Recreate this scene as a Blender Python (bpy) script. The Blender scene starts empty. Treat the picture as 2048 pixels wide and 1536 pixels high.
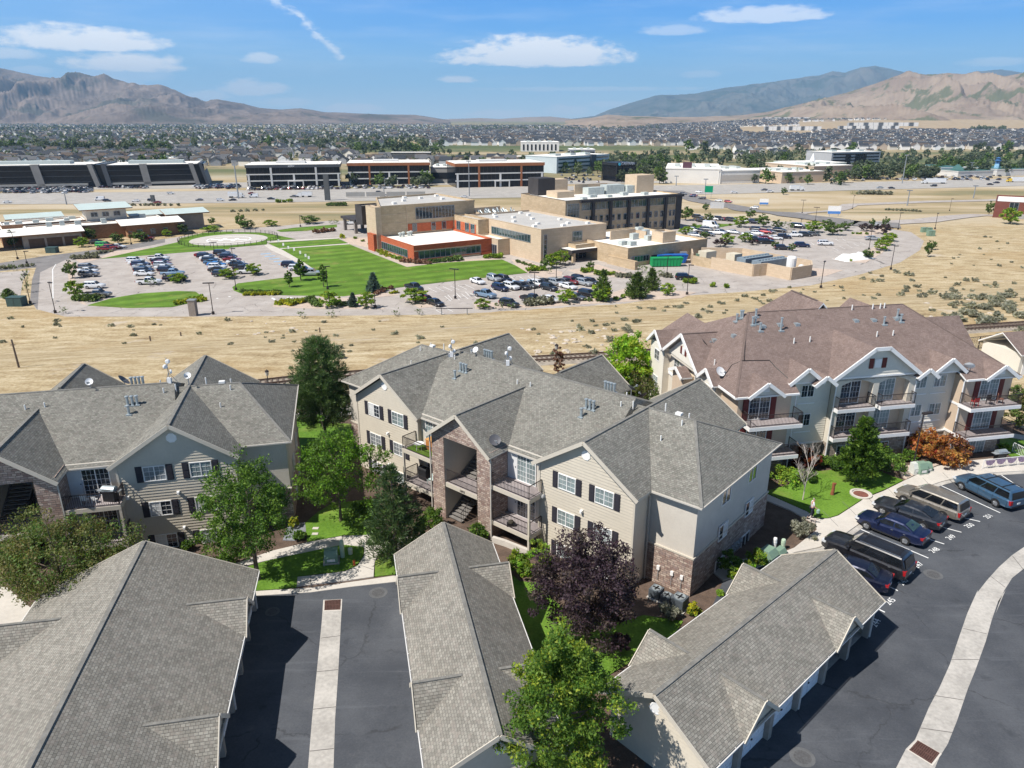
import bpy,bmesh,math,random
import numpy as np
from mathutils import Vector,Matrix
S=bpy.context.scene
COL=S.collection
R=math.radians
sin,cos=math.sin,math.cos
# camera
CH,F,HV=29.0,1465.0,235.0
PT=math.atan((768-HV)/F)
cam_d=bpy.data.cameras.new("camera")
cam=bpy.data.objects.new("camera",cam_d)
COL.objects.link(cam)
cam.location=(0,0,CH)
cam.rotation_euler=(R(90)-PT,0,0)
cam_d.sensor_fit='HORIZONTAL'
cam_d.sensor_width=36
cam_d.lens=36*F/2048
cam_d.clip_start=.5
cam_d.clip_end=90000
S.camera=cam
# sky, sun, exposure
SUN_EL,SUN_AZ=53.0,240.0
W=bpy.data.worlds.new("World")
S.world=W
W.use_nodes=True
sun_d=bpy.data.lights.new("sun",'SUN')
sun_d.energy=4.9
sun_d.angle=R(.5)
sun_d.color=(1,.955,.89)
sun=bpy.data.objects.new("sun",sun_d)
COL.objects.link(sun)
sd=Vector((sin(R(SUN_AZ))*cos(R(SUN_EL)),cos(R(SUN_AZ))*cos(R(SUN_EL)),sin(R(SUN_EL))))
sun.rotation_euler=sd.to_track_quat('Z','Y').to_euler()
sun.location=sd*300
S.view_settings.view_transform='Standard'
S.view_settings.look='None'
EXPO,SKY=.45,.05
S.view_settings.exposure=EXPO
S.view_settings.gamma=1
S.cycles.max_bounces=6
S.cycles.diffuse_bounces=3
S.cycles.glossy_bounces=3
S.cycles.transparent_max_bounces=6
S.cycles.volume_bounces=0
S.cycles.sample_clamp_indirect=4
class NT:
 """tiny node tree builder"""
 def __init__(s,tree):s.t=tree;s.n=tree.nodes;s.l=tree.links
 def new(s,typ,**kw):
  n=s.n.new(typ)
  for k,v in kw.items():setattr(n,k,v)
  return n
 def put(s,sock,v):
  if hasattr(v,'is_output')or isinstance(v,bpy.types.NodeSocket):s.l.new(v,sock)
  elif isinstance(v,(tuple,list))and len(v)==3 and sock.type=='RGBA':sock.default_value=(*v,1)
  else:sock.default_value=v
 def math(s,op,a,b=0.,c=None,clamp=False):
  n=s.new('ShaderNodeMath',operation=op,use_clamp=clamp)
  s.put(n.inputs[0],a);s.put(n.inputs[1],b)
  if c is not None:s.put(n.inputs[2],c)
  return n.outputs[0]
 def mix(s,fac,a,b,mode='MIX'):
  n=s.new('ShaderNodeMix',data_type='RGBA',blend_type=mode)
  s.put(n.inputs[0],fac);s.put(n.inputs[6],a);s.put(n.inputs[7],b)
  return n.outputs[2]
 def noise(s,vec,scale,detail=3.,rough=.55,out=0):
  n=s.new('ShaderNodeTexNoise')
  if vec is not None:s.l.new(vec,n.inputs['Vector'])
  n.inputs['Scale'].default_value=scale;n.inputs['Detail'].default_value=detail
  n.inputs['Roughness'].default_value=rough
  return n.outputs[out]
 def ramp(s,fac,stops):
  n=s.new('ShaderNodeValToRGB');e=n.color_ramp.elements
  while len(e)<len(stops):e.new(.5)
  for k,(p,c)in enumerate(stops):
   e[k].position=p;e[k].color=(*c,1)if len(c)==3 else c
  s.put(n.inputs[0],fac);return n.outputs[0]
 def step(s,x,a,b):
  n=s.new('ShaderNodeMapRange',interpolation_type='SMOOTHSTEP')
  s.put(n.inputs[0],x);n.inputs[1].default_value=a;n.inputs[2].default_value=b
  return n.outputs[0]
 def scale(s,vec,sx,sy,sz):
  n=s.new('ShaderNodeMapping');s.l.new(vec,n.inputs[0]);n.inputs['Scale'].default_value=(sx,sy,sz)
  return n.outputs[0]
def world_sky():
 t=NT(W.node_tree);t.n.clear()
 out=t.new('ShaderNodeOutputWorld');bg=t.new('ShaderNodeBackground')
 sky=t.new('ShaderNodeTexSky',sky_type='NISHITA',sun_disc=False)
 sky.sun_elevation=R(SUN_EL);sky.sun_rotation=R(SUN_AZ)
 sky.altitude=1400;sky.air_density=1.0;sky.dust_density=.35;sky.ozone_density=2.2
 tc=t.new('ShaderNodeTexCoord');sp=t.new('ShaderNodeSeparateXYZ')
 t.l.new(tc.outputs['Generated'],sp.inputs[0])
 X,Y,Z=sp.outputs
 az=t.math('ARCTAN2',X,Y);el=t.math('ARCSINE',Z)
 cmb=t.new('ShaderNodeCombineXYZ')
 t.l.new(az,cmb.inputs[0]);t.l.new(t.math('MULTIPLY',el,2.6),cmb.inputs[1])
 n1=t.noise(cmb.outputs[0],38,8,.64)
 n2=t.noise(cmb.outputs[0],7,4,.6)
 nn=t.math('ADD',t.math('MULTIPLY',t.math('SUBTRACT',n1,.5),2.3),t.math('MULTIPLY',t.math('SUBTRACT',n2,.5),1.5))
 clouds=[(-0.4975,0.0753,0.1047,0.0232,0.0082,1.05),(-0.4459,0.0547,0.0794,0.0164,0.0077,1.0),(-0.5597,0.063,0.0381,0.0082,0.0055,0.6),(0.035,0.0675,0.1399,0.0325,0.0096,1.15),(-0.0687,0.0443,0.0317,0.0061,0.0041,0.9),(0.3014,0.1104,0.0889,0.0157,0.0071,0.62),(0.1958,0.0982,0.0508,0.0096,0.0061,0.4),(-0.3053,0.0655,0.0286,0.0082,0.0061,0.65),(-0.3178,0.0311,0.0476,0.015,0.0075,0.8),(-0.372,0.0239,0.0317,0.0096,0.0061,0.6),(-0.2787,0.0173,0.0381,0.0068,0.0055,0.45),(-0.2042,0.01,0.0476,0.0082,0.0061,0.75),(-0.4801,0.0363,0.0571,0.0109,0.0061,0.55),(-0.4539,0.0426,0.0698,0.0109,0.0055,0.4),(-0.009,0.0042,0.0571,0.0068,0.0055,0.7),(0.0677,0.0078,0.0381,0.0096,0.0061,0.6),(0.1244,0.0149,0.0381,0.0068,0.0041,0.45),(0.2325,0.0489,0.0317,0.0068,0.0048,0.35),(0.5418,0.0554,0.0381,0.0068,0.0048,0.35),(0.0922,0.0338,0.1651,0.0034,0.0034,0.4),(-0.5446,0.0479,0.0254,0.0055,0.0041,0.4)]
 tot=None
 for a,e,w,up,dn,th in clouds:
  dx=t.math('DIVIDE',t.math('SUBTRACT',az,a),w)
  de=t.math('SUBTRACT',el,e)
  dy=t.math('MAXIMUM',t.math('DIVIDE',de,up),t.math('DIVIDE',de,-dn))
  r2=t.math('ADD',t.math('MULTIPLY',dx,dx),t.math('MULTIPLY',dy,dy))
  v=t.math('ADD',t.math('SUBTRACT',1.12,r2),t.math('MULTIPLY',nn,.85))
  m=t.math('MULTIPLY',t.step(v,.12,.95),th,clamp=True)
  tot=m if tot is None else t.math('MAXIMUM',tot,m)
 pts=[(-0.2922,0.1324),(-0.2546,0.1139),(-0.2417,0.0983),(-0.2254,0.0835),(-0.2105,0.0705)]
 for(a0,e0),(a1,e1)in zip(pts,pts[1:]):
  da,de_=a1-a0,e1-e0;L=da*da+de_*de_
  h=t.math('ADD',t.math('MULTIPLY',t.math('SUBTRACT',az,a0),da/L),t.math('MULTIPLY',t.math('SUBTRACT',el,e0),de_/L),clamp=True)
  qx=t.math('SUBTRACT',t.math('SUBTRACT',az,a0),t.math('MULTIPLY',h,da))
  qy=t.math('SUBTRACT',t.math('SUBTRACT',el,e0),t.math('MULTIPLY',h,de_))
  d=t.math('SQRT',t.math('ADD',t.math('MULTIPLY',qx,qx),t.math('MULTIPLY',qy,qy)))
  v=t.math('SUBTRACT',t.math('ADD',1,t.math('MULTIPLY',nn,1.6)),t.math('DIVIDE',d,.0075))
  tot=t.math('MAXIMUM',tot,t.math('MULTIPLY',t.step(v,0,1.1),.62))
 cz=t.new('ShaderNodeCombineXYZ');t.l.new(az,cz.inputs[0]);t.l.new(t.math('MULTIPLY',el,9),cz.inputs[1])
 veil=t.math('MULTIPLY',t.step(t.noise(cz.outputs[0],4.5,6,.6),.42,.8),.20)
 tot=t.math('MAXIMUM',tot,veil)
 hs=t.new('ShaderNodeHueSaturation');hs.inputs['Saturation'].default_value=1.1;hs.inputs['Value'].default_value=.85
 t.l.new(sky.outputs[0],hs.inputs['Color'])
 K=1/(SKY*2**EXPO)
 low=t.ramp(t.math('DIVIDE',el,.4),[(0.,(.78,.95,1.0)),(.10,(.38,.74,1.0)),(.25,(.105,.43,.96)),(.44,(.035,.27,.85)),(.8,(.04,.23,.74))])
 low=t.mix(t.math('MULTIPLY',t.step(az,.05,-.6),.26),low,(.50,.75,1.0))
 low=t.mix(1,low,(K*1.12,K*1.12,K*1.12),'MULTIPLY')
 col=t.mix(t.step(el,.2,.42),low,hs.outputs[0])
 cz2=t.mix(1,t.mix(t.step(el,.0,.07),(1.0,1.06,1.12),(1.32,1.32,1.32)),(K,K,K),'MULTIPLY')
 colr=t.mix(tot,col,cz2)
 t.l.new(colr,bg.inputs[0]);bg.inputs[1].default_value=SKY
 t.l.new(bg.outputs[0],out.inputs[0])
world_sky()
# the lie of the land
def sst(a,b,x):
 t=min(1,max(0,(x-a)/(b-a)));return t*t*(3-2*t)
def terr(x,y):
 s=.97*y-.24*x
 h=-9*sst(91,146,s)-11*sst(290,440,y)
 if y>1200:
  h+=sst(.08,.5,math.atan2(x,y))*95*sst(1500,6000,y)-2*sst(1200,3000,y)
 return h
CP,SP=cos(PT),sin(PT)
def ray(u,v):
 y=(768-v)/F;return((u-1024)/F,CP+y*SP,-SP+y*CP)
def G(u,v,z=None):
 """survey point: where the sight line of a photo pixel meets the ground (or the level z)"""
 r=ray(u,v)
 if z is not None:
  t=(z-CH)/r[2];return Vector((r[0]*t,r[1]*t,z))
 if r[2]>-1e-4:r=(r[0],r[1],-1e-4)
 f=lambda t:CH+r[2]*t-terr(r[0]*t,r[1]*t)
 a=b=10.
 while f(b)>0 and b<40000:a=b;b*=1.03
 for _ in range(32):
  m=(a+b)/2
  if f(m)>0:a=m
  else:b=m
 return Vector((r[0]*b,r[1]*b,terr(r[0]*b,r[1]*b)))
def proj(p):
 x,y,z=p[0],p[1],p[2]-CH
 d=y*CP-z*SP;return(1024+F*x/d,768-F*(y*SP+z*CP)/d)
def hgt(base,vt):
 r=ray(0,vt);return CH+base[1]*r[2]/r[1]-base[2]
def zm(ox,oy,s):return lambda x,y:(ox+x/s,oy+y/s)
q1=zm(0,640,2.926);q2=zm(560,640,3.413);q3=zm(1000,640,3.413);q4=zm(1260,580,2.599)
q5=zm(0,1000,2.866);q6=zm(440,1000,2.866);q7=zm(950,960,2.667);q8=zm(1500,920,3.737)
q9=zm(1580,1180,4.314)
h1=zm(0,300,3.938);h2=zm(460,300,3.938);h3=zm(880,300,3.938);h4=zm(1300,280,2.738)
# objects
def tag(o,label=None,cat=None,group=None,kind=None):
 if label:o['label']=label
 if cat:o['category']=cat
 if group:o['group']=group
 if kind:o['kind']=kind
 return o
def empty(name,loc=(0,0,0),rz=0.,label=None,cat=None,group=None,parent=None):
 o=bpy.data.objects.new(name,None);COL.objects.link(o)
 o.location=loc;o.rotation_euler=(0,0,rz);o.empty_display_size=.2
 if parent:o.parent=parent
 return tag(o,label,cat,group)
def copy_tree(o,parent=None):
 c=o.copy();COL.objects.link(c)
 if parent:c.parent=parent
 for ch in list(o.children):copy_tree(ch,c)
 return c
class MB:
 """collects polygons; build() links them as one mesh object (uv: metres along and up each face)"""
 def __init__(s):s.v=[];s.f=[];s.m=[]
 def poly(s,pts,m=0):
  k=len(s.v);s.v+=[tuple(p)for p in pts];s.f.append(tuple(range(k,k+len(pts))));s.m.append(m)
 def mesh(s,vs,fs,m=0):
  k=len(s.v);s.v+=[tuple(p)for p in vs]
  for f in fs:s.f.append(tuple(i+k for i in f));s.m.append(m)
 def box(s,x0,x1,y0,y1,z0,z1,m=0,mt=None):
  v=[(x,y,z)for z in(z0,z1)for y in(y0,y1)for x in(x0,x1)]
  s.mesh(v,[(0,2,3,1),(0,1,5,4),(1,3,7,5),(3,2,6,7),(2,0,4,6)],m)
  s.mesh(v[4:],[(0,1,3,2)],m if mt is None else mt)
  return s
 def prism(s,pts,z0,z1,m=0,mt=None,bottom=False):
  """vertical prism on a ground outline (counter-clockwise)"""
  if sum(a[0]*b[1]-b[0]*a[1]for a,b in zip(pts,list(pts[1:])+[pts[0]]))<0:pts=list(pts)[::-1]
  n=len(pts)
  for i in range(n):
   a,b=pts[i],pts[(i+1)%n]
   s.poly([(a[0],a[1],z0),(b[0],b[1],z0),(b[0],b[1],z1),(a[0],a[1],z1)],m)
  s.poly([(p[0],p[1],z1)for p in pts],m if mt is None else mt)
  if bottom:s.poly([(p[0],p[1],z0)for p in pts][::-1],m)
  return s
 def slab(s,top,th,m=0,ms=None):
  """a sheet with thickness th straight down; top counter-clockwise from above"""
  n=len(top);ms=m if ms is None else ms
  s.poly(top,m);lo=[(p[0],p[1],p[2]-th)for p in top];s.poly(lo[::-1],ms)
  for i in range(n):
   j=(i+1)%n;s.poly([lo[i],lo[j],top[j],top[i]],ms)
  return s
 def bar(s,p,q,w,h,m=0):
  """rectangular bar from p to q, w sideways, h up"""
  p,q=Vector(p),Vector(q);d=(q-p).normalized()
  a=Vector((0,0,1))if abs(d.z)<.95 else Vector((1,0,0))
  sx=d.cross(a).normalized()*(w/2);up=sx.cross(d).normalized()*(h/2)
  v=[c+i*sx+j*up for c in(p,q)for i,j in((-1,-1),(1,-1),(1,1),(-1,1))]
  s.mesh(v,[(0,1,2,3),(7,6,5,4),(0,4,5,1),(1,5,6,2),(2,6,7,3),(3,7,4,0)],m)
  return s
 def tube(s,p,q,r0,r1=None,n=8,m=0,cap=True):
  p,q=Vector(p),Vector(q);r1=r0 if r1 is None else r1
  d=q-p
  if d.length<1e-6:return s
  d.normalize();a=Vector((0,0,1))if abs(d.z)<.95 else Vector((1,0,0))
  x=d.cross(a).normalized();y=d.cross(x)
  k=len(s.v)
  for c,r in((p,r0),(q,r1)):
   for i in range(n):
    t=2*math.pi*i/n;s.v.append(tuple(c+(x*cos(t)+y*sin(t))*r))
  for i in range(n):
   j=(i+1)%n;s.f.append((k+j,k+i,k+n+i,k+n+j));s.m.append(m)
  if cap:
   s.f.append(tuple(k+n+(n-1-i)for i in range(n)));s.m.append(m)
   s.f.append(tuple(k+i for i in range(n)));s.m.append(m)
  return s
 def path(s,pts,r0,r1,n=7,m=0):
  for i in range(len(pts)-1):
   a,b=i/(len(pts)-1),(i+1)/(len(pts)-1)
   s.tube(pts[i],pts[i+1],r0+(r1-r0)*a,r0+(r1-r0)*b,n,m,cap=(i==len(pts)-2))
  return s
 def lathe(s,prof,n=12,m=0,c=(0,0,0)):
  k=len(s.v)
  for r,z in prof:
   for i in range(n):
    t=2*math.pi*i/n;s.v.append((c[0]+r*cos(t),c[1]+r*sin(t),c[2]+z))
  for a in range(len(prof)-1):
   for i in range(n):
    j=(i+1)%n;s.f.append((k+a*n+i,k+a*n+j,k+(a+1)*n+j,k+(a+1)*n+i));s.m.append(m)
  s.f.append(tuple(k+(len(prof)-1)*n+i for i in range(n)));s.m.append(m)
  return s
 def split(s,name,mats,parent=None,eps=.03):
  """build each group of touching polygons as an object of its own"""
  P=[np.array([s.v[i]for i in f])for f in s.f];lo=np.array([p.min(0)for p in P])-eps;hi=np.array([p.max(0)for p in P])+eps
  left=set(range(len(P)));out=[]
  while left:
   todo=[left.pop()];grp=list(todo)
   while todo:
    i=todo.pop();rest=np.array(sorted(left),int)
    if not len(rest):break
    hit=rest[((lo[rest]<=hi[i])&(hi[rest]>=lo[i])).all(1)];left-=set(hit.tolist());todo+=hit.tolist();grp+=hit.tolist()
   b=MB()
   for i in sorted(grp):b.poly([s.v[j]for j in s.f[i]],s.m[i])
   out.append(b.build(name,mats,parent))
  return out
 def build(s,name,mats,parent=None,smooth=False,loc=None):
  me=bpy.data.meshes.new(name);me.from_pydata(s.v,[],s.f)
  for m in(mats if isinstance(mats,(list,tuple))else[mats]):me.materials.append(m)
  me.polygons.foreach_set('material_index',s.m)
  if smooth:me.polygons.foreach_set('use_smooth',[True]*len(s.f))
  uv=me.uv_layers.new(name='uv').data;li=0;co=np.empty(2*len(uv),'f')
  me.update()
  for p in me.polygons:
   n=p.normal;h=math.hypot(n.x,n.y)
   if h<.02:tx,ty,bx,by,bz=1,0,0,1,0
   else:
    tx,ty=-n.y/h,n.x/h
    bx,by,bz=-n.z*ty,n.z*tx,n.x*ty-n.y*tx
   for i in p.vertices:
    a,b,c=s.v[i];co[li]=a*tx+b*ty;co[li+1]=a*bx+b*by+c*bz;li+=2
  uv.foreach_set('uv',co)
  o=bpy.data.objects.new(name,me);COL.objects.link(o)
  if parent:o.parent=parent
  if loc is not None:o.location=loc
  return o
def text_mesh(name,txt,size,mat,parent=None,loc=(0,0,0),rot=(0,0,0),depth=.04):
 c=bpy.data.curves.new('t','FONT');c.body=txt;c.size=size;c.extrude=depth;c.align_x='CENTER'
 o=bpy.data.objects.new('t',c);COL.objects.link(o);bpy.context.view_layer.update()
 me=bpy.data.meshes.new_from_object(o.evaluated_get(bpy.context.evaluated_depsgraph_get()));me.materials.clear();me.materials.append(mat);bpy.data.objects.remove(o)
 n=bpy.data.objects.new(name,me);COL.objects.link(n);n.parent=parent;n.location=loc;n.rotation_euler=rot;return n
def fastmesh(name,v,f,mats,mi=None,smooth=False):
 """numpy quads -> mesh data"""
 me=bpy.data.meshes.new(name);v=np.asarray(v,'f');f=np.asarray(f,'i');k=f.shape[1]
 me.vertices.add(len(v));me.vertices.foreach_set('co',v.ravel())
 me.loops.add(f.size);me.loops.foreach_set('vertex_index',f.ravel())
 me.polygons.add(len(f));me.polygons.foreach_set('loop_start',np.arange(0,f.size,k,dtype='i'))
 me.polygons.foreach_set('loop_total',np.full(len(f),k,'i'))
 for m in mats:me.materials.append(m)
 if mi is not None:me.polygons.foreach_set('material_index',np.asarray(mi,'i'))
 if smooth:me.polygons.foreach_set('use_smooth',[True]*len(f))
 me.update(calc_edges=True);me.validate()
 return me
# materials
MT={}
def base_mat(name,rough=.8,spec=.3,metal=0.):
 m=bpy.data.materials.new(name);m.use_nodes=True;t=NT(m.node_tree)
 b=m.node_tree.nodes['Principled BSDF']
 b.inputs['Roughness'].default_value=rough;b.inputs['Specular IOR Level'].default_value=spec
 b.inputs['Metallic'].default_value=metal
 MT[name]=m
 return m,t,b
def bump(t,b,h,strength=.3,dist=.02):
 n=t.new('ShaderNodeBump');n.inputs['Strength'].default_value=strength;n.inputs['Distance'].default_value=dist
 t.put(n.inputs['Height'],h);t.l.new(n.outputs[0],b.inputs['Normal'])
def pos(t):return t.new('ShaderNodeNewGeometry').outputs['Position']
def uvn(t):return t.new('ShaderNodeTexCoord').outputs['UV']
def M(name,c,rough=.75,var=.12,sc=3.,metal=0.,spec=.3,bmp=0.,fine=0.,coat=0.):
 """plain material whose colour wanders by +-var at two scales"""
 if name in MT:return MT[name]
 m,t,b=base_mat(name,rough,spec,metal)
 if var>0:
  p=t.new('ShaderNodeTexCoord').outputs['Object']
  f=t.math('ADD',t.math('MULTIPLY',t.noise(p,sc,4,.6),.6),t.math('MULTIPLY',t.noise(p,sc*9,2),.4))
  f=t.step(f,.3,.7)
  t.l.new(t.mix(f,tuple(x*(1-var)for x in c),tuple(min(1,x*(1+var))for x in c)),b.inputs['Base Color'])
  if bmp:bump(t,b,t.noise(p,sc*6,3),bmp,.02)
 else:b.inputs['Base Color'].default_value=(*c,1)
 if coat:b.inputs['Coat Weight'].default_value=coat;b.inputs['Coat Roughness'].default_value=.04
 return m
def brick_mat(name,c1,c2,mortar,w,h,mw=.012,rough=.85,bmp=.5,tint=None,dark=.12,squash=1.,wob=0.,offs=.5,bdist=.01):
 m,t,b=base_mat(name,rough,.2)
 u=uvn(t)
 if wob:
  nz=t.noise(u,2.3,3,.6,out=1);va=t.new('ShaderNodeVectorMath',operation='MULTIPLY_ADD')
  t.l.new(nz,va.inputs[0]);va.inputs[1].default_value=(wob,wob,0);t.l.new(u,va.inputs[2]);u2=va.outputs[0]
 else:u2=u
 k=t.new('ShaderNodeTexBrick');t.l.new(u2,k.inputs['Vector'])
 k.offset=offs;k.squash=squash;k.squash_frequency=3
 k.inputs['Scale'].default_value=1;k.inputs['Brick Width'].default_value=w;k.inputs['Row Height'].default_value=h
 k.inputs['Mortar Size'].default_value=mw;k.inputs['Mortar Smooth'].default_value=.15;k.inputs['Bias'].default_value=0
 k.inputs['Color1'].default_value=(*c1,1);k.inputs['Color2'].default_value=(*c2,1);k.inputs['Mortar'].default_value=(*mortar,1)
 c=k.outputs['Color']
 n=t.noise(u,1.1,4,.6);n2=t.noise(u,14,3,.6);n3=t.noise(u,.16,3,.6)
 if tint:c=t.mix(t.math('MULTIPLY',t.step(t.noise(u,3.1,2),.5,.66),.6),c,tint)
 g=t.math('ADD',t.math('ADD',t.math('MULTIPLY',n,.5),t.math('MULTIPLY',n2,.35)),t.math('MULTIPLY',n3,.5))
 c=t.mix(t.step(g,.45,.9),t.mix(1,c,(1-dark,)*3,'MULTIPLY'),t.mix(1,c,(1+dark,)*3,'MULTIPLY'))
 t.l.new(c,b.inputs['Base Color'])
 if bmp:bump(t,b,t.math('ADD',t.math('MULTIPLY',k.outputs['Fac'],-1),t.math('MULTIPLY',n2,.4)),bmp,bdist)
 return m
def shingle(name,a,b_,c,line):
 return brick_mat(name,a,b_,line,.21,.14,.009,.92,.8,tint=c,dark=.17,offs=.37,bdist=.02)
SH_G=shingle('grey_shingle',(.165,.160,.140),(.272,.264,.232),(.22,.20,.178),(.105,.102,.09))
SH_T=shingle('taupe_shingle',(.195,.183,.158),(.305,.288,.25),(.262,.232,.202),(.125,.118,.104))
SH_B=shingle('brown_shingle',(.185,.135,.118),(.25,.19,.168),(.215,.16,.138),(.14,.105,.095))
RIDGE=M('ridge_shingle',(.19,.184,.168),.92,.25,2.5)
RIDGE_B=M('brown_ridge_shingle',(.15,.112,.098),.92,.2,2.5)
STONE=brick_mat('stacked_stone',(.27,.175,.145),(.56,.45,.37),(.16,.14,.12),.42,.155,.014,.9,.9,tint=(.30,.235,.215),dark=.22,squash=.6,wob=.10,offs=.41,bdist=.035)
STONE_L=brick_mat('pale_stacked_stone',(.30,.23,.18),(.52,.44,.36),(.18,.155,.13),.42,.16,.014,.9,.9,tint=(.36,.29,.23),dark=.2,squash=.6,wob=.10,offs=.41,bdist=.03)
SIDING=M('tan_siding',(.54,.485,.395),.6,.05,.6)
SIDING_L=M('cream_siding',(.68,.64,.555),.6,.05,.6)
STUCCO=M('beige_stucco',(.55,.505,.44),.9,.06,1.2,bmp=.25)
STUCCO_C=M('cream_stucco',(.64,.585,.49),.9,.06,1.2,bmp=.2)
STUCCO_T=M('tan_stucco',(.56,.44,.325),.9,.06,1.2,bmp=.2)
TRIM=M('beige_trim',(.54,.49,.41),.6,.05,2)
WHITE=M('white_paint',(.80,.79,.77),.5,.04,2)
SHUT=M('dark_shutter',(.035,.033,.042),.55,.1,5)
SHUT_R=M('maroon_shutter',(.13,.022,.02),.55,.15,5)
IRON=M('dark_iron',(.035,.028,.028),.5,.1,4)
DECK=M('deck_floor',(.36,.315,.31),.8,.12,2)
CONC=M('concrete',(.55,.51,.455),.9,.09,.5,bmp=.1)
CONC_D=M('weathered_concrete',(.43,.405,.37),.9,.22,.5,bmp=.15)
GALV=M('galvanised_metal',(.42,.47,.49),.45,.12,5,metal=.55)
PVC=M('white_pipe',(.75,.74,.71),.5,.05,3)
DOORW=M('white_door',(.66,.66,.65),.5,.05,2)
DARK=M('dark_interior',(.035,.032,.03),.9,.1,2)
BLACK=M('black_plastic',(.02,.02,.022),.45,.1,4)
GREENBOX=M('green_cabinet_paint',(.20,.30,.22),.5,.08,3)
BARK=M('bark',(.15,.115,.09),.95,.3,6,bmp=.5)
BARK_L=M('pale_bark',(.52,.46,.41),.9,.2,6,bmp=.3)
RUST=M('rusty_metal',(.20,.085,.06),.8,.3,5)
WOOD=M('orange_wood',(.42,.17,.05),.6,.2,3)
GRNY=M('grey_metal',(.30,.32,.34),.5,.1,3,metal=.3)
def glass(name,c,rough=.06,spec=.8):
 m,t,b=base_mat(name,rough,spec)
 p=pos(t)
 t.l.new(t.mix(t.step(t.noise(p,.9,3),.35,.7),tuple(x*.55 for x in c),c),b.inputs['Base Color'])
 if spec>.5:b.inputs['Coat Weight'].default_value=.6;b.inputs['Coat Roughness'].default_value=.03
 return m
GL_D=glass('dark_glass',(.035,.045,.06))
GL_B=glass('glass_over_blinds',(.36,.385,.40),.12)
GL_C=glass('curtained_glass',(.30,.37,.37),.1)
GL_O=glass('smoked_office_glass',(.012,.013,.018),.12,.25)
GL_T=glass('teal_glass',(.035,.085,.095))
GL_CAR=glass('car_glass',(.012,.014,.018))
# GROUND
def mat_ground():
 m,t,b=base_mat('dry_land',.97,.1)
 p=pos(t);sp=t.new('ShaderNodeSeparateXYZ');t.l.new(p,sp.inputs[0])
 X,Y,Z=sp.outputs
 a=t.noise(p,.045,5,.6);c=t.noise(t.scale(p,.5,1.6,1),.35,5,.65);d=t.noise(p,1.9,8,.78)
 straw=t.ramp(t.math('ADD',t.math('MULTIPLY',c,.5),t.math('MULTIPLY',d,.5)),[(.36,(.20,.145,.078)),(.45,(.355,.27,.155)),(.52,(.455,.365,.225)),(.62,(.585,.495,.345))])
 straw=t.mix(t.math('MULTIPLY',t.step(a,.5,.66),.45),straw,(.37,.255,.125))
 bare=t.step(t.noise(p,.11,5,.65),.60,.70)
 straw=t.mix(t.math('MULTIPLY',bare,.75),straw,t.mix(d,(.40,.33,.25),(.60,.53,.44)))
 far=t.step(Y,250,330)
 f1=t.noise(t.scale(p,.35,1,1),.018,5,.62)
 land=t.ramp(f1,[(.36,(.22,.20,.11)),(.46,(.34,.27,.155)),(.54,(.45,.36,.235)),(.64,(.50,.43,.32))])
 v1=t.noise(t.scale(p,.25,1,1),.0042,5,.6)
 val=t.ramp(v1,[(.34,(.085,.115,.05)),(.44,(.14,.155,.075)),(.50,(.25,.215,.125)),(.58,(.40,.32,.20)),(.68,(.47,.385,.26))])
 vf=t.noise(p,.03,4,.6)
 val=t.mix(t.step(vf,.52,.66),val,(.10,.115,.065))
 hx=t.step(t.math('DIVIDE',X,t.math('ADD',Y,1.)),.12,.34)
 hill=t.mix(t.math('MULTIPLY',hx,t.step(Y,1500,2300)),val,t.mix(t.step(vf,.4,.7),(.36,.275,.175),(.44,.35,.235)))
 col=t.mix(far,straw,land);col=t.mix(t.step(Y,620,760),col,hill)
 t.l.new(col,b.inputs['Base Color'])
 bump(t,b,t.math('ADD',d,c),.8,.14)
 return m
def mat_asphalt(name,a,c,crack=.5):
 m,t,b=base_mat(name,.88,.25)
 p=pos(t);n=t.noise(p,.22,5,.62);f=t.noise(p,9,3,.7);g=t.noise(p,55,2,.7)
 k=t.math('ADD',t.math('ADD',t.math('MULTIPLY',n,.55),t.math('MULTIPLY',f,.22)),t.math('MULTIPLY',g,.23))
 col=t.mix(t.step(k,.36,.66),a,c)
 wv=t.new('ShaderNodeVectorMath',operation='MULTIPLY_ADD');t.l.new(t.noise(p,.9,4,.6,out=1),wv.inputs[0]);wv.inputs[1].default_value=(1.3,1.3,0);t.l.new(p,wv.inputs[2])
 v=t.new('ShaderNodeTexVoronoi',feature='DISTANCE_TO_EDGE');t.l.new(wv.outputs[0],v.inputs['Vector']);v.inputs['Scale'].default_value=.13
 cr=t.math('MULTIPLY',t.math('SUBTRACT',1,t.step(v.outputs[0],.0012,.009)),t.step(t.noise(p,.3,2),.42,.55))
 col=t.mix(t.math('MULTIPLY',cr,crack),col,(.03,.03,.032))
 st=t.math('MULTIPLY',t.step(t.noise(p,.75,4,.6),.60,.72),.42);col=t.mix(st,col,tuple(x*.55 for x in a))
 tw=t.step(t.noise(t.scale(p,.12,1.7,1),1.1,5,.65),.56,.68);col=t.mix(t.math('MULTIPLY',tw,.22),col,tuple(x*1.5 for x in c))
 pale=t.step(t.noise(p,.5,6,.75),.58,.76)
 col=t.mix(t.math('MULTIPLY',pale,.25),col,(.2,.2,.2))
 t.l.new(col,b.inputs['Base Color']);bump(t,b,g,.25,.01)
 return m
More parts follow.
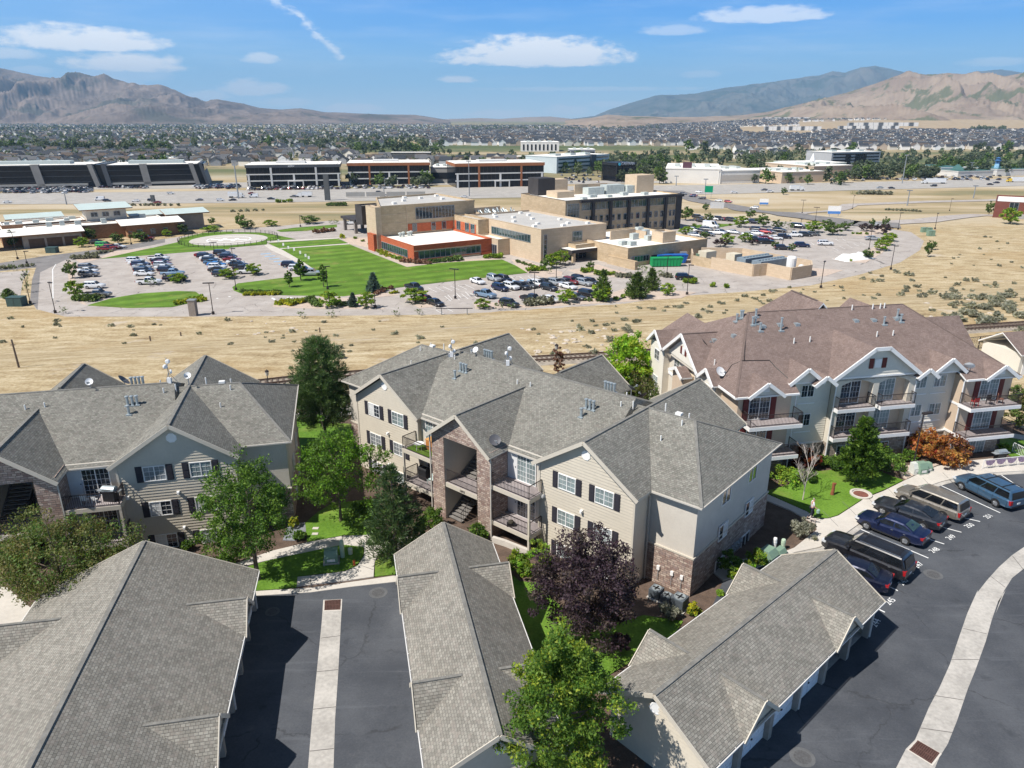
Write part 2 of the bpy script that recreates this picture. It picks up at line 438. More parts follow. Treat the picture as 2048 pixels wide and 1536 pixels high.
def mat_lawn(name,a,c,stripe=0.,ang=0.,w=2.6):
 m,t,b=base_mat(name,.9,.15)
 p=pos(t);n=t.noise(p,.25,4,.6);f=t.noise(p,7,4,.7)
 k=t.math('ADD',t.math('MULTIPLY',n,.5),t.math('MULTIPLY',f,.5))
 col=t.mix(t.step(k,.36,.64),a,c)
 if stripe:
  sp=t.new('ShaderNodeSeparateXYZ');t.l.new(p,sp.inputs[0])
  d=t.math('ADD',t.math('MULTIPLY',sp.outputs[0],cos(ang)),t.math('MULTIPLY',sp.outputs[1],sin(ang)))
  w_=t.math('SINE',t.math('MULTIPLY',t.math('ADD',d,t.math('MULTIPLY',n,1.2)),math.pi/w))
  col=t.mix(t.math('MULTIPLY',t.step(w_,-.5,.5),stripe),col,tuple(x*.62 for x in a))
 dry=t.step(t.noise(p,.13,5,.65),.53,.72)
 col=t.mix(t.math('MULTIPLY',dry,.65),col,(.26,.25,.075))
 t.l.new(col,b.inputs['Base Color']);bump(t,b,f,.6,.05)
 return m
LAND=mat_ground()
ASPH=mat_asphalt('dark_asphalt',(.052,.057,.067),(.100,.106,.117))
ASPH_R=mat_asphalt('road_asphalt',(.17,.16,.155),(.25,.235,.225),.3)
PAVE=mat_asphalt('campus_paving',(.345,.305,.275),(.46,.42,.385),.7)
FWY=mat_asphalt('freeway_paving',(.33,.31,.285),(.43,.405,.37),.1)
LAWN=mat_lawn('lawn',(.075,.155,.016),(.155,.28,.036))
LAWN_H=mat_lawn('striped_lawn',(.085,.165,.018),(.155,.275,.036),.45,R(120),3.1)
MULCH=M('mulch',(.115,.08,.06),.97,.35,1.4,bmp=.6)
GRAVEL=M('pink_gravel',(.50,.405,.335),.97,.15,1.2,bmp=.4)
PAINT=M('road_paint',(.78,.78,.76),.7,.12,6)
PAINT_BLUE=M('blue_road_paint',(.25,.42,.60),.7,.2,1)
def ground():
 ds=[];d=6.
 while d<26000:ds.append(d);d*=1.0135 if d<400 else 1.03
 az=[R(-62+124*i/190)for i in range(191)]
 v=[(d*sin(a),d*cos(a),terr(d*sin(a),d*cos(a)))for d in ds for a in az]
 rnd=random.Random(5)
 n=len(az);f=[(i*n+j,i*n+j+1,(i+1)*n+j+1,(i+1)*n+j)for i in range(len(ds)-1)for j in range(n-1)]
 me=fastmesh('ground',v,[q[::-1]for q in f],[LAND],smooth=True)
 o=bpy.data.objects.new('ground',me);COL.objects.link(o);tag(o,kind='structure')
ground()
def wpts(px,z):return[tuple(G(u,v,z))[:2]for u,v in px]
def sheet(name,px,z,mat,th=.3,world=False,kind='structure',z0=0.):
 """a paved or planted sheet, its top at z (th deep so raised ones get a real edge)"""
 pts=px if world else wpts(px,z+z0)
 o=MB().prism(pts,z+z0-th,z+z0,0).build(name,mat);tag(o,kind=kind);return o
def band(name,left,right,z,mat,z0=0.,th=.02):
 return sheet(name,left+right[::-1],z,mat,th,z0=z0)
# around the apartments
sheet('planting_bed',[(-75,62),(-20,77),(24,88),(46,92),(52,60),(44,10),(0,4),(-75,4)],.008,MULCH,.02,world=True)
a,b=G(*q6(215,535),0),G(*q6(1005,470),0)
sheet('parking_court',[(a.x-3,a.y-.3),(a.x,a.y),(b.x,b.y),(b.x+2.5,b.y+.6),(b.x+7,6),(a.x+1,6)],.016,ASPH,.02,world=True)
band('gutter_strip',[q6(592,572),q6(583,700),q6(553,1000),q6(528,1250),(616,1536),(600,1700)],[q6(700,572),q6(693,700),q6(677,1000),q6(660,1250),(667,1536),(658,1700)],.022,CONC_D)
band('kerb',[q6(200,522),q6(520,502),q6(745,470),q6(1020,430)],[q6(200,548),q6(520,528),q6(745,497),q6(1020,466)],.05,CONC,th=.1)
sheet('path',[q6(440,492),q6(445,440),q6(560,428),q6(720,408),q6(790,375),q6(826,318),q6(828,268),q6(700,254),q6(330,332),q6(60,395),q6(60,372),q6(300,290),q6(520,238),q6(700,206),q6(850,200),q6(1000,215),q6(1130,205),q6(1230,175),q6(1330,150),q6(1400,175),q6(1290,240),q6(1130,262),q6(960,290),q6(905,310),q6(885,360),q6(880,438),q6(745,458)],.09,CONC,.2)
sheet('path',[q5(-260,480),q5(40,500),q5(190,630),q5(140,720),q5(20,800),q5(-260,930)],.05,CONC,.1)
sheet('lawn',[q6(120,392),q6(330,330),q6(700,256),q6(822,266),q6(822,318),q6(785,373),q6(718,404),q6(445,436),q6(436,500),q6(120,525)],.07,LAWN,.2)
sheet('lawn',[q6(488,130),q6(560,70),q6(640,20),q6(900,-10),q6(900,198),q6(700,202),q6(500,240)],.07,LAWN,.2)
sheet('lawn',[q6(886,438),q6(890,350),q6(950,318),q6(1040,320),q6(1040,420)],.07,LAWN,.2)
sheet('lawn',[q7(120,440),q7(205,510),q7(240,540),q7(330,545),q7(420,640),q7(560,760),q7(760,760),q7(900,720),q7(1000,735),q7(1110,752),q7(1050,840),q7(560,1130),q7(330,1240),q7(240,1100)],.07,LAWN,.2)
sheet('lawn',[(560,880),(600,830),(660,845),(740,850),(735,875),(640,915),(590,930)],.05,LAWN,.2)
sheet('trail',[(540,842),(600,826),(720,808),(720,826),(610,846),(560,856)],.03,CONC,.1)
sheet('gravel_bed',[q6(395,130),q6(488,130),q6(500,195),q6(430,232),q6(360,230)],.05,M('grey_gravel',(.22,.23,.25),.95,.3,3,bmp=.5),.1)
hd=[q8(-200,900),q8(330,690),q8(520,650),q8(690,565),q8(812,478),q8(950,385),q8(1080,302),q8(1300,205),q8(1430,160),q8(1600,118),q8(1830,92),q8(2300,64)]
hw=wpts(hd,0)
sheet('parking_court',hw+[(75,45),(60,4),(8,4),(3,18),(5,24)],.016,ASPH,.02,world=True)
walk_out=[q8(-330,790),q8(240,690),q8(330,655),q8(500,520),q8(490,470),q8(395,425),q8(300,372),q8(120,300),q8(-60,205),q8(-60,172),q8(125,252),q8(300,330),q8(425,385),q8(500,440),q8(590,436),q8(660,415),q8(760,350),q8(860,285),q8(1000,230),q8(1150,155),q8(1280,95),q8(1400,45),q8(1560,12),q8(1800,-12),q8(2300,-30)]
sheet('path',hd[::-1]+walk_out,.12,CONC,.3)
kb=[Vector((x,y))for x,y in wpts(hd[1:],.1)]
kl=[(p+(q-p).normalized().orthogonal()*0)for p,q in zip(kb,kb[1:]+kb[-1:])]
def offs(pts,d):
 o=[]
 for i,p in enumerate(pts):
  t=(pts[min(i+1,len(pts)-1)]-pts[max(i-1,0)]).normalized();o.append((p.x-t.y*d,p.y+t.x*d))
 return o
sheet('kerb',offs(kb,-.42)+offs(kb,.16)[::-1],.05,CONC_D,.1,world=True)
sheet('kerb',offs(kb,.0)+offs(kb,.17)[::-1],.128,CONC,.2,world=True)
band('gutter_strip',[q8(2300,520),q8(2048,650),q8(1960,710),q8(1860,800),q8(1770,900),q8(1700,990),q9(1620,0),q9(1530,200),q9(1440,460),q9(1380,640),q9(1290,840),q9(1200,1010),q9(1080,1290),q9(1000,1370),q9(915,1536),q9(780,1800)],[q8(2300,640),q8(2048,810),q8(1960,880),q8(1900,975),q8(1865,1060),q8(1835,1150),q9(1860,0),q9(1795,100),q9(1740,260),q9(1690,440),q9(1600,690),q9(1535,850),q9(1440,1130),q9(1360,1330),q9(1290,1440),q9(1140,1800)][:16],.022,CONC_D)
sheet('lawn',[q8(30,262),q8(120,232),q8(300,180),q8(420,150),q8(500,85),q8(760,55),q8(1000,95),q8(1145,150),q8(1000,222),q8(860,277),q8(760,343),q8(655,410),q8(588,430),q8(500,434),q8(425,380),q8(300,322),q8(125,245)],.11,LAWN,.2)
sheet('lawn',[q4(1925,760),q4(1990,770),q4(2300,830),q4(2300,870),q4(2048,860),q4(1985,865),q4(1920,820)],.09,LAWN,.2)
sheet('gravel_bed',[q8(1110,60),q8(1150,40),q8(1330,30),q8(1560,-5),q8(1400,38),q8(1270,92),q8(1170,140),q8(1130,120)],.1,GRAVEL,.1)
sheet('path',[q4(1940,735),q4(2300,800),q4(2300,830),q4(1940,757)],.1,CONC,.2)
pl=MB()
ends=[q8(1870,395),q8(1720,460),q8(1580,540),q8(1452,628),q8(1333,733),q8(1105,977),q8(1008,1138)]
heads=[q8(1425,190),q8(1150,330),q8(1040,395),q8(925,460),q8(810,510)]
def stripe(mb,a,b,w=.1,z=.024):
 a,b=Vector(a[:2]),Vector(b[:2]);n=(b-a).normalized().orthogonal()*(w/2)
 mb.poly([(*(a-n),z),(*(b-n),z),(*(b+n),z),(*(a+n),z)])
E_=[G(*e,.02)for e in ends]
for k,e in enumerate(E_):
 if k<5:
  dr=G(*heads[k],.02)-e
 L=5.1;stripe(pl,e,e+dr.normalized()*L)
m_=(E_[4]+E_[5])/2;stripe(pl,m_,m_+dr.normalized()*5.1)
stripe(pl,G(*q8(1860,100),.02),G(*q8(2100,260),.02))
tag(pl.build('parking_line',PAINT),kind='structure')
def number(txt,at,ang,size=.62):
 n=Vector((-sin(ang),cos(ang),0));o=text_mesh('stall_number',txt,size,PAINT,None,(at.x-n.x*size*.35,at.y-n.y*size*.35,.024),(0,0,ang),.003);tag(o,kind='structure')
for txt,p,q in[('251',(1758,430),(1800,410)),('250',(1610,500),(1665,478)),('249',(1472,590),(1525,563)),('248',(1350,685),(1402,660)),('247',(1232,800),(1278,768)),('246',(1120,930),(1165,890)),('245',(1020,1075),(1070,1035)),('244',(922,1235),(950,1195))]:
 a,b=G(*q8(*p),.02),G(*q8(*q),.02);number(txt,(a+b)/2,math.atan2(b.y-a.y,b.x-a.x),.58)
jn=MB()
for a,b in((q6(578,792),q6(690,778)),(q6(553,985),q6(682,972)),(q6(530,1200),q6(668,1185)),(q6(515,1440),q6(652,1425)),(q9(1490,330),q9(1700,380)),(q9(1390,600),q9(1630,600)),(q9(1240,910),q9(1500,950)),(q9(1120,1190),q9(1400,1230)),(q8(1800,870),q8(1905,950)),(q8(1960,715),q8(2040,815))):stripe(jn,G(*a,.02),G(*b,.02),.05,.0265)
for a,b in((q6(687,412),q6(690,470)),(q6(520,432),q6(520,500)),(q6(800,372),q6(880,400)),(q6(560,232),q6(570,276)),(q6(700,208),q6(705,254))):stripe(jn,G(*a,.09),G(*b,.09),.04,.0935)
for k in range(9):x=400+k*150;y=505-k*68 if k<5 else 233-(k-5)*40;stripe(jn,G(*q8(x-10,y-60),.12),G(*q8(x+110,y+60),.12),.035,.1235)
tag(jn.build('pavement_joint',M('joint_dark',(.16,.15,.14),.95,.2,3)),kind='structure')
def grate(cs,label):
 pts=[G(*c,.026)for c in cs];c0=sum(pts,Vector())/4;t=empty('drain_grate',c0,0,label,'drain grate')
 p=[q-c0 for q in pts]
 MB().prism([(q.x*1.16,q.y*1.16)for q in p],-.02,0).build('kerb_frame',CONC,t)
 g=MB()
 for i in range(11):
  f=(i+.25)/11.0;h=(i+.8)/11.0
  a,b,c,d=p[0].lerp(p[1],f),p[0].lerp(p[1],h),p[3].lerp(p[2],h),p[3].lerp(p[2],f)
  g.prism([(a.x,a.y),(b.x,b.y),(c.x,c.y),(d.x,d.y)],.004,.03)
 for f in(.02,.5,.97):
  a,b=p[0].lerp(p[3],f),p[1].lerp(p[2],f);g.bar((a.x,a.y,.02),(b.x,b.y,.02),.05,.026)
 g.build('grille',M('grate_iron',(.105,.055,.045),.8,.3,5),t)
 MB().prism([(q.x,q.y)for q in p],-.01,.0035).build('pit',M('grate_pit',(.06,.03,.025),.9,.2,3),t)
grate([q9(1100,1300),q9(1290,1410),q9(1220,1500),q9(1028,1380)],'rusty drain grate set in the curved gutter strip of the right-hand court')
grate([q6(600,578),q6(693,572),q6(690,628),q6(598,632)],'rusty drain grate at the end of the straight gutter strip between garages')
def manhole(px,label,r=.4):
 p=G(*px,.02);o=empty('manhole_cover',p,0,label,'manhole cover')
 MB().lathe([(r*1.5,0),(r*1.5,.004),(r*1.3,.006)],24).build('collar',M('patched_collar',(.115,.117,.12),.9,.2,3),o)
 MB().lathe([(r*1.02,.003),(r*1.02,.012),(r*.9,.014),(r*.86,.010),(.05,.011)],24).build('lid',M('cast_lid',(.09,.09,.092),.8,.3,8),o)
manhole(q6(907,531),'round manhole cover in asphalt near the concrete apron');manhole(q9(107,1442),'round manhole cover at the bottom beside the right garage')
manhole(q8(1370,855),'round manhole cover behind the big black off-roader')
manhole(q6(300,640),'manhole cover in the shade beside the left garage',.3)
# railway line behind the blocks
def railway():
 px=[(380,790),(520,770),(590,762),(1065,722),(1255,711),(1600,686),(1899,661),(2048,651),(2300,632)]
 pts=[G(*p)for p in px];t=empty('railway_track',pts[3],0,'single railway track running through dry grass behind the blocks','railway track')
 o0=pts[3];P=[p-o0 for p in pts]
 def side(d,dz):return[Vector((*q,p.z+dz))for p,q in zip(P,offs([Vector((p.x,p.y))for p in P],d))]
 bl=MB();L,Rr,L2,R2=side(2.2,-.05),side(-2.2,-.05),side(1.3,.22),side(-1.3,.22)
 for i in range(len(P)-1):
  bl.poly([L[i],L2[i],L2[i+1],L[i+1]]);bl.poly([L2[i],R2[i],R2[i+1],L2[i+1]]);bl.poly([R2[i],Rr[i],Rr[i+1],R2[i+1]])
 bl.build('ballast',M('ballast',(.30,.26,.215),.97,.3,1.5,bmp=.6),t)
 for d in(.75,-.75):
  s_=side(d,.38);r=MB()
  for i in range(len(P)-1):r.bar(s_[i],s_[i+1],.12,.18)
  r.build('rail',M('rail_steel',(.13,.085,.065),.7,.2,4),t)
 sl=MB()
 for i in range(len(P)-1):
  n=int((P[i+1]-P[i]).length/.62)
  for k in range(n):
   c=P[i].lerp(P[i+1],k/n);d=(P[i+1]-P[i]).normalized();nn=Vector((-d.y,d.x,0))
   sl.bar(c-nn*1.25+Vector((0,0,.26)),c+nn*1.25+Vector((0,0,.26)),.22,.14)
 tag(sl.build('sleeper',M('sleeper_wood',(.13,.10,.08),.95,.3,3),t),kind='stuff')
railway()
# hospital campus ground (level -9)
Z9=-9.
def camp(name,px,z,mat,th=.3):return sheet(name,px,z,mat,th,z0=Z9)
camp('campus_road',[(62,598),(72,618),(130,633),(400,633),(700,631),(1000,628),(1190,616),(1290,601),(1360,592),(1480,584),(1620,571),(1720,549),(1800,525),(1840,500),(1848,482),(1822,464),(1740,452),(1640,446),(1450,438),(1360,438),(1300,445),(900,442),(720,442),(660,441),(560,452),(440,460),(330,478),(210,498),(120,512),(80,535),(66,565)],.02,PAVE,.5)
camp('side_road',[(-60,535),(90,512),(210,497),(330,477),(330,485),(215,508),(130,520),(80,545),(75,620),(60,600),(64,560),(72,535),(-60,548)],.03,ASPH_R)
camp('side_road',[(-60,548),(60,541),(46,560),(40,596),(-60,598)],.03,PAVE)
lawnpx=dict(big=[h2(395,778),h2(935,740),h2(1165,832),h2(1395,922),h3(0,890),h3(270,872),h3(490,862),h3(600,912),h3(690,966),h3(300,1010),h3(0,1042),h2(1300,1085),h2(1180,1115),h2(900,1150),h2(720,1147),h2(400,1142),h2(100,1132),h2(30,1105),h2(18,1080),h2(60,1050),h2(400,1008),h2(695,985),h2(695,962),h2(560,872)],strip=[h2(300,732),h2(600,714),h2(850,698),h2(930,732),h2(385,772)],heli=[h1(790,856),h1(1200,770),h1(1400,725),h1(1420,695),h1(1600,652),h1(1850,640),h2(0,648),h2(230,648),h2(330,662),h2(520,702),h2(295,714),h2(290,742),h2(0,768),h1(1800,778)],isl=[h1(690,1222),h1(880,1166),h1(1100,1130),h1(1400,1110),h1(1540,1114),h1(1600,1158),h1(1560,1190),h1(1350,1236),h1(1000,1242)],drive=[h2(365,632),h2(500,612),h2(840,586),h2(842,606),h2(600,636),h2(400,644)],east=[h4(210,468),h4(380,458),h4(470,462),h4(380,478),h4(250,482)])
for k_ in lawnpx:camp('campus_lawn',lawnpx[k_],.1,LAWN_H)
for px in([h2(335,1232),h2(365,1192),h2(560,1172),h2(740,1158),h2(940,1165),h2(1180,1238),h2(1225,1252),h2(900,1250),h2(500,1245)],[h2(900,1152),h2(1180,1118),h2(1345,1140),h2(1150,1160)],[h2(1375,1190),h2(1560,1175),h2(1600,1235),h2(1500,1245)],[h3(260,1200),h3(420,1200),h3(700,1225),h3(960,1190),h3(1150,1190),h3(1380,1115),h3(1470,1085),h3(1760,1100),h3(2020,1120),h3(1900,1165),h3(1300,1205),h3(700,1240),h3(280,1250)],[h3(1010,945),h3(1120,930),h3(1240,900),h3(1350,935),h3(1560,990),h3(1480,1010),h3(1240,985),h3(1100,985)],[h3(560,862),h3(700,880),h3(840,930),h3(965,960),h3(960,990),h3(830,1005),h3(690,965),h3(600,910)],[h4(880,750),h4(880,700),h4(1060,712),h4(960,745)],[h4(1000,650),h4(1180,610),h4(1310,540),h4(1330,530),h4(1340,560),h4(1270,620),h4(1180,672),h4(1080,665)],[h4(1100,520),h4(1180,490),h4(1300,480),h4(1320,505),h4(1190,525)],[h1(590,860),h1(780,845),h1(900,795),h1(1200,768),h1(790,858),h1(640,890)],[h1(520,880),h1(580,880),h1(590,1040),h1(640,1180),h1(690,1222),h1(640,1210),h1(580,1150),h1(545,1040)],[h2(1160,820),h2(1450,885),h2(2040,850),h3(440,855),h3(490,860),h3(0,888),h2(1395,920)],[h2(870,690),h2(1090,690),h2(1160,780),h2(935,738)]):
 camp('planting_island',px,.06,GRAVEL)
for a,b in(((h2(290,716),h2(860,690)),(h2(850,697),h2(300,730))),((h2(385,774),h2(935,735)),(h2(940,742),h2(395,779))),((h2(295,742),h2(395,776),h2(560,870),h2(690,958)),(h2(700,985),h2(540,885),h2(330,790),h2(270,750)))):
 camp('path',list(a)+list(b),.12,CONC)
pc=G(458,480,Z9);t=empty('helipad',(pc.x,pc.y,Z9),0,'round white concrete helipad with painted H beside the lawn','helipad')
MB().lathe([(12.2,0),(12.2,.16),(1,.161)],48).build('pad',M('pad_concrete',(.50,.465,.42),.9,.08,.5),t)
rg=MB()
for i in range(48):
 a,b=2*math.pi*i/48,2*math.pi*(i+1)/48
 rg.poly([(r*cos(x),r*sin(x),.17)for r,x in((6.6,a),(7.0,a),(7.0,b),(6.6,b))])
for x0,x1,y0,y1 in((-2.6,-1.4,-3,3),(1.4,2.6,-3,3),(-1.4,1.4,-.6,.6)):rg.poly([(x0,y0,.17),(x1,y0,.17),(x1,y1,.17),(x0,y1,.17)])
for s_ in(-1,1):rg.poly([(s_*3,-.5,.17),(s_*6.0,-.5,.17),(s_*6.0,.5,.17),(s_*3,.5,.17)][::s_])
rg.build('marking',M('pad_paint',(.85,.85,.84),.7,.05,1),t)
pl=MB()
def lines(p0,p1,n,q0,L,z=Z9+.032,w=.12):
 a,b,c=G(*p0,z),G(*p1,z),G(*q0,z);d=(c-a).normalized()*L
 for i in range(n+1):
  p=a.lerp(b,i/n);e=p+d;stripe(pl,p,e,w,z)
lines(h2(1500,1090),h2(1850,1060),6,h2(1560,1120),5.2);lines(h2(1690,1150),h2(2020,1110),5,h2(1770,1215),5.2);lines(h2(1620,1260),h2(1690,1240),1,h2(1700,1300),4)
lines(h3(60,1140),h3(400,1085),5,h3(130,1215),5);lines(h3(560,1000),h3(960,985),6,h3(600,1030),4.5)
lines(h2(195,760),h2(420,880),9,h2(310,755),5.3)
lines(h4(880,560),h4(1050,540),5,h4(930,595),5);lines(h4(1000,590),h4(1150,560),4,h4(1060,620),5)
stripe(pl,G(*h1(415,940),Z9),G(*h1(418,1170),Z9),.18,Z9+.034);stripe(pl,G(*h1(440,900),Z9),G(*h1(415,940),Z9),.18,Z9+.034)
for a,b in((h2(330,1165),h2(355,1180)),(h2(450,1160),h2(490,1165)),(h1(1705,1168),h1(1718,1170)),(h1(1800,1155),h1(1815,1157))):stripe(pl,G(*a,Z9),G(*b,Z9),.5,Z9+.034)
tag(pl.build('stall_line',PAINT),kind='structure')
pl=MB();lines(h2(240,820),h2(420,925),5,h2(300,815),3,w=1.1);lines(h3(570,1040),h3(700,1030),2,h3(590,1020),2,w=1.2);tag(pl.build('blue_marking',PAINT_BLUE),kind='structure')
# roads beyond
def far_road(name,px,mat,dz):
 o=MB();p=[G(*q)for q in px]
 o.poly([(a.x,a.y,a.z+dz)for a in p]if sum(a.x*b.y-b.x*a.y for a,b in zip(p,p[1:]+p[:1]))>0 else[(a.x,a.y,a.z+dz)for a in p][::-1])
 tag(o.build(name,mat),kind='structure')
def strip_road(name,ctr,w,mat,dz=.12,n=24):
 """ribbon that follows the land; ctr in photo pixels"""
 P=[G(*q)for q in ctr];Q=[]
 for a,b in zip(P,P[1:]):
  for k in range(n):Q.append(a.lerp(b,k/n))
 Q.append(P[-1]);Q2=[Vector((p.x,p.y))for p in Q];l,r=offs(Q2,w/2),offs(Q2,-w/2);o=MB()
 for i in range(len(Q)-1):
  o.poly([(*x,terr(*x)+dz)for x in(r[i],r[i+1],l[i+1],l[i])])
 tag(o.build(name,mat),kind='structure')
strip_road('campus_access_road',[(1345,382),(1400,402),(1480,416),(1590,432),(1700,447),(1800,452)],15,ASPH_R,.25)
strip_road('access_road',[(1590,428),(1700,410),(1850,404),(2100,398)],9,PAVE,.2)
strip_road('access_road',[(1700,450),(1850,442),(1960,430),(2100,440)],10,PAVE,.2)
far_road('freeway',[(-150,389),(0,387),(300,384),(600,379),(900,374),(1100,373),(1340,371),(1700,365),(2048,357),(2250,353),(2250,367),(2048,372),(1700,381),(1460,388),(1200,393),(1000,396),(700,403),(480,406),(0,409),(-150,410)],FWY,.15)
far_road('frontage_road',[(-150,382),(430,377),(700,371),(1100,369),(1340,366),(1340,362),(1100,361),(480,365),(430,366),(-150,370)],FWY,.12)
def lane_lines():
 o=MB()
 for f in(.2,.38,.62,.8):
  for(ua,va,wa),(ub,vb,wb)in zip([(0,387,409),(600,379,404),(1340,371,391)],[(600,379,404),(1340,371,391),(2048,357,372)]):
   a,b=G(ua,va+(wa-va)*f),G(ub,vb+(wb-vb)*f);L=(b-a).length
   for k in range(int(L/14)):
    p,q=a.lerp(b,k*14/L),a.lerp(b,(k*14+5)/L);stripe(o,p,q,.3,-19.8)
 b_=o.build('lane_line',PAINT);tag(b_,kind='structure')
lane_lines()
# APARTMENT BLOCKS
def clip(poly,k,lim,keep_above):
 o=[]
 for i in range(len(poly)):
  a,b=poly[i],poly[(i+1)%len(poly)]
  fa,fb=(a[k]-lim)*keep_above,(b[k]-lim)*keep_above
  if fa>=0:o.append(a)
  if fa*fb<0:
   t=fa/(fa-fb);o.append((a[0]+(b[0]-a[0])*t,a[1]+(b[1]-a[1])*t))
 return o
def lap_wall(mb,poly,O,U,m=0,h=.22,proud=.038):
 """lap siding on a convex outline poly [(u, z)]; O origin, U unit vector along the wall, outward = U x Z"""
 O,U=Vector(O),Vector(U);N=Vector((U.y,-U.x,0))
 z=min(p[1]for p in poly);z1=max(p[1]for p in poly);z=math.floor(z/h)*h
 while z<z1-1e-4:
  c=clip(clip(poly,1,z,1),1,z+h,-1)
  if len(c)>2:
   P=[O+U*u+Vector((0,0,w))+N*(proud*(1-(w-z)/h))for u,w in c]
   mb.poly(P,m)
   lo=[(u,w)for u,w in c if abs(w-z)<1e-6]
   if len(lo)==2:
    (u0,w0),(u1,w1)=sorted(lo);B=lambda u,n:O+U*u+Vector((0,0,z))+N*n
    mb.poly([B(u1,0),B(u1,proud),B(u0,proud),B(u0,0)],m)
  z+=h
def gable_roof(mb,ax,a0,a1,b0,b1,ze,za,th=.14,m=0,ms=1,bm=None):
 """two slopes; ridge runs along axis ax from b0 to b1; eaves at a0 and a1 across it"""
 am=(a0+a1)/2 if bm is None else bm
 P=(lambda a,b,z:(a,b,z))if ax=='y' else(lambda a,b,z:(b,a,z))
 for e in(a0,a1):
  q=[P(e,b0,ze),P(am,b0,za),P(am,b1,za),P(e,b1,ze)]
  n=(Vector(q[1])-Vector(q[0])).cross(Vector(q[2])-Vector(q[1]))
  mb.slab(q if n.z>0 else q[::-1],th,m,ms)
def hip_roof(mb,x0,x1,y0,y1,ze,za,hx0,hx1,th=.14,m=0,ms=1):
 ym=(y0+y1)/2
 A,B,C_,D=(x0,y0,ze),(x1,y0,ze),(x1,y1,ze),(x0,y1,ze);L,Rr=(hx0,ym,za),(hx1,ym,za)
 for q in([A,B,Rr,L],[C_,D,L,Rr],[B,C_,Rr],[D,A,L]):mb.slab(q,th,m,ms)
def cap(mb,p,q,w=.20,lift=-.012,m=0):
 """ridge cap strip"""
 p,q=Vector(p),Vector(q);mb.bar(p+Vector((0,0,lift)),q+Vector((0,0,lift)),w,.05,m)
def rake(mb,p,q,w=.06,h=.26,m=0):
 mb.bar(Vector(p)-Vector((0,0,h/2-.03)),Vector(q)-Vector((0,0,h/2-.03)),w,h,m)
def window_proto(w,h,glassm,cols=2,rows=3,panes=2,frame=WHITE,name='window',arch=0):
 f=MB();t=.055
 f.box(-w/2,w/2,-.075,.01,0,t);f.box(-w/2,w/2,-.075,.01,h-t,h)
 for x in(-w/2,w/2-t):f.box(x,x+t,-.074,.01,t,h-t)
 pw=(w-2*t)/panes
 for i in range(panes):
  x0=-w/2+t+i*pw
  if i:f.box(x0-.03,x0+.03,-.065,.01,t,h-t)
  for k in range(1,cols):f.box(x0+pw*k/cols-.007,x0+pw*k/cols+.007,-.05,-.02,t,h-t)
 for k in range(1,rows):f.box(-w/2+t,w/2-t,-.0495,-.021,t+(h-2*t)*k/rows-.007,t+(h-2*t)*k/rows+.007)
 o=f.build(name,frame)
 g=MB();g.poly([(-w/2+t,-.034,t),(w/2-t,-.034,t),(w/2-t,-.034,h-t),(-w/2+t,-.034,h-t)]);g.build('glass',glassm,o)
 return o
def add_blind(o,w,h,x0,x1,z0,z1,mat):
 """pulled blind or curtain seen in one part of a window"""
 MB().box(x0,x1,-.0395,-.036,z0,z1).build('blind',mat,o)
def shutter_on(o,w,h,mat,sw=.42):
 for s in(-1,1):
  b=MB();x0=s*(w/2+.05+sw/2)
  b.box(x0-sw/2,x0+sw/2,-.06,.01,-.03,h+.03)
  for zz in(.04,h/2+.03):b.box(x0-sw/2+.06,x0+sw/2-.06,-.075,-.06,zz,zz+h/2-.1)
  b.build('shutter',mat,o)
BLIND=M('window_blind',(.62,.62,.60),.8,.08,9)
def place(proto,parent,x,y,z,rz=0.,first=None):
 o=copy_tree(proto,parent);o.location=(x,y,z);o.rotation_euler=(0,0,rz);return o
def drop_tree(o):
 for c in list(o.children):drop_tree(c)
 bpy.data.objects.remove(o)
def railing(mb,pts,z,h=1.0,step=.125,m=0):
 for a,b in zip(pts,pts[1:]):
  a,b=Vector((*a,z)),Vector((*b,z));L=(b-a).length;up=Vector((0,0,1))
  mb.bar(a+up*h,b+up*h,.05,.045,m);mb.bar(a+up*.09,b+up*.09,.035,.03,m)
  n=max(2,int(L/step))
  for i in range(n+1):
   p=a.lerp(b,i/n);big=i in(0,n);r=.045 if big else .02
   mb.bar(p+up*(.0 if big else .1),p+up*(h-.02),r,r,m)
STEP=M('stair_tread',(.20,.185,.17),.9,.15,2)
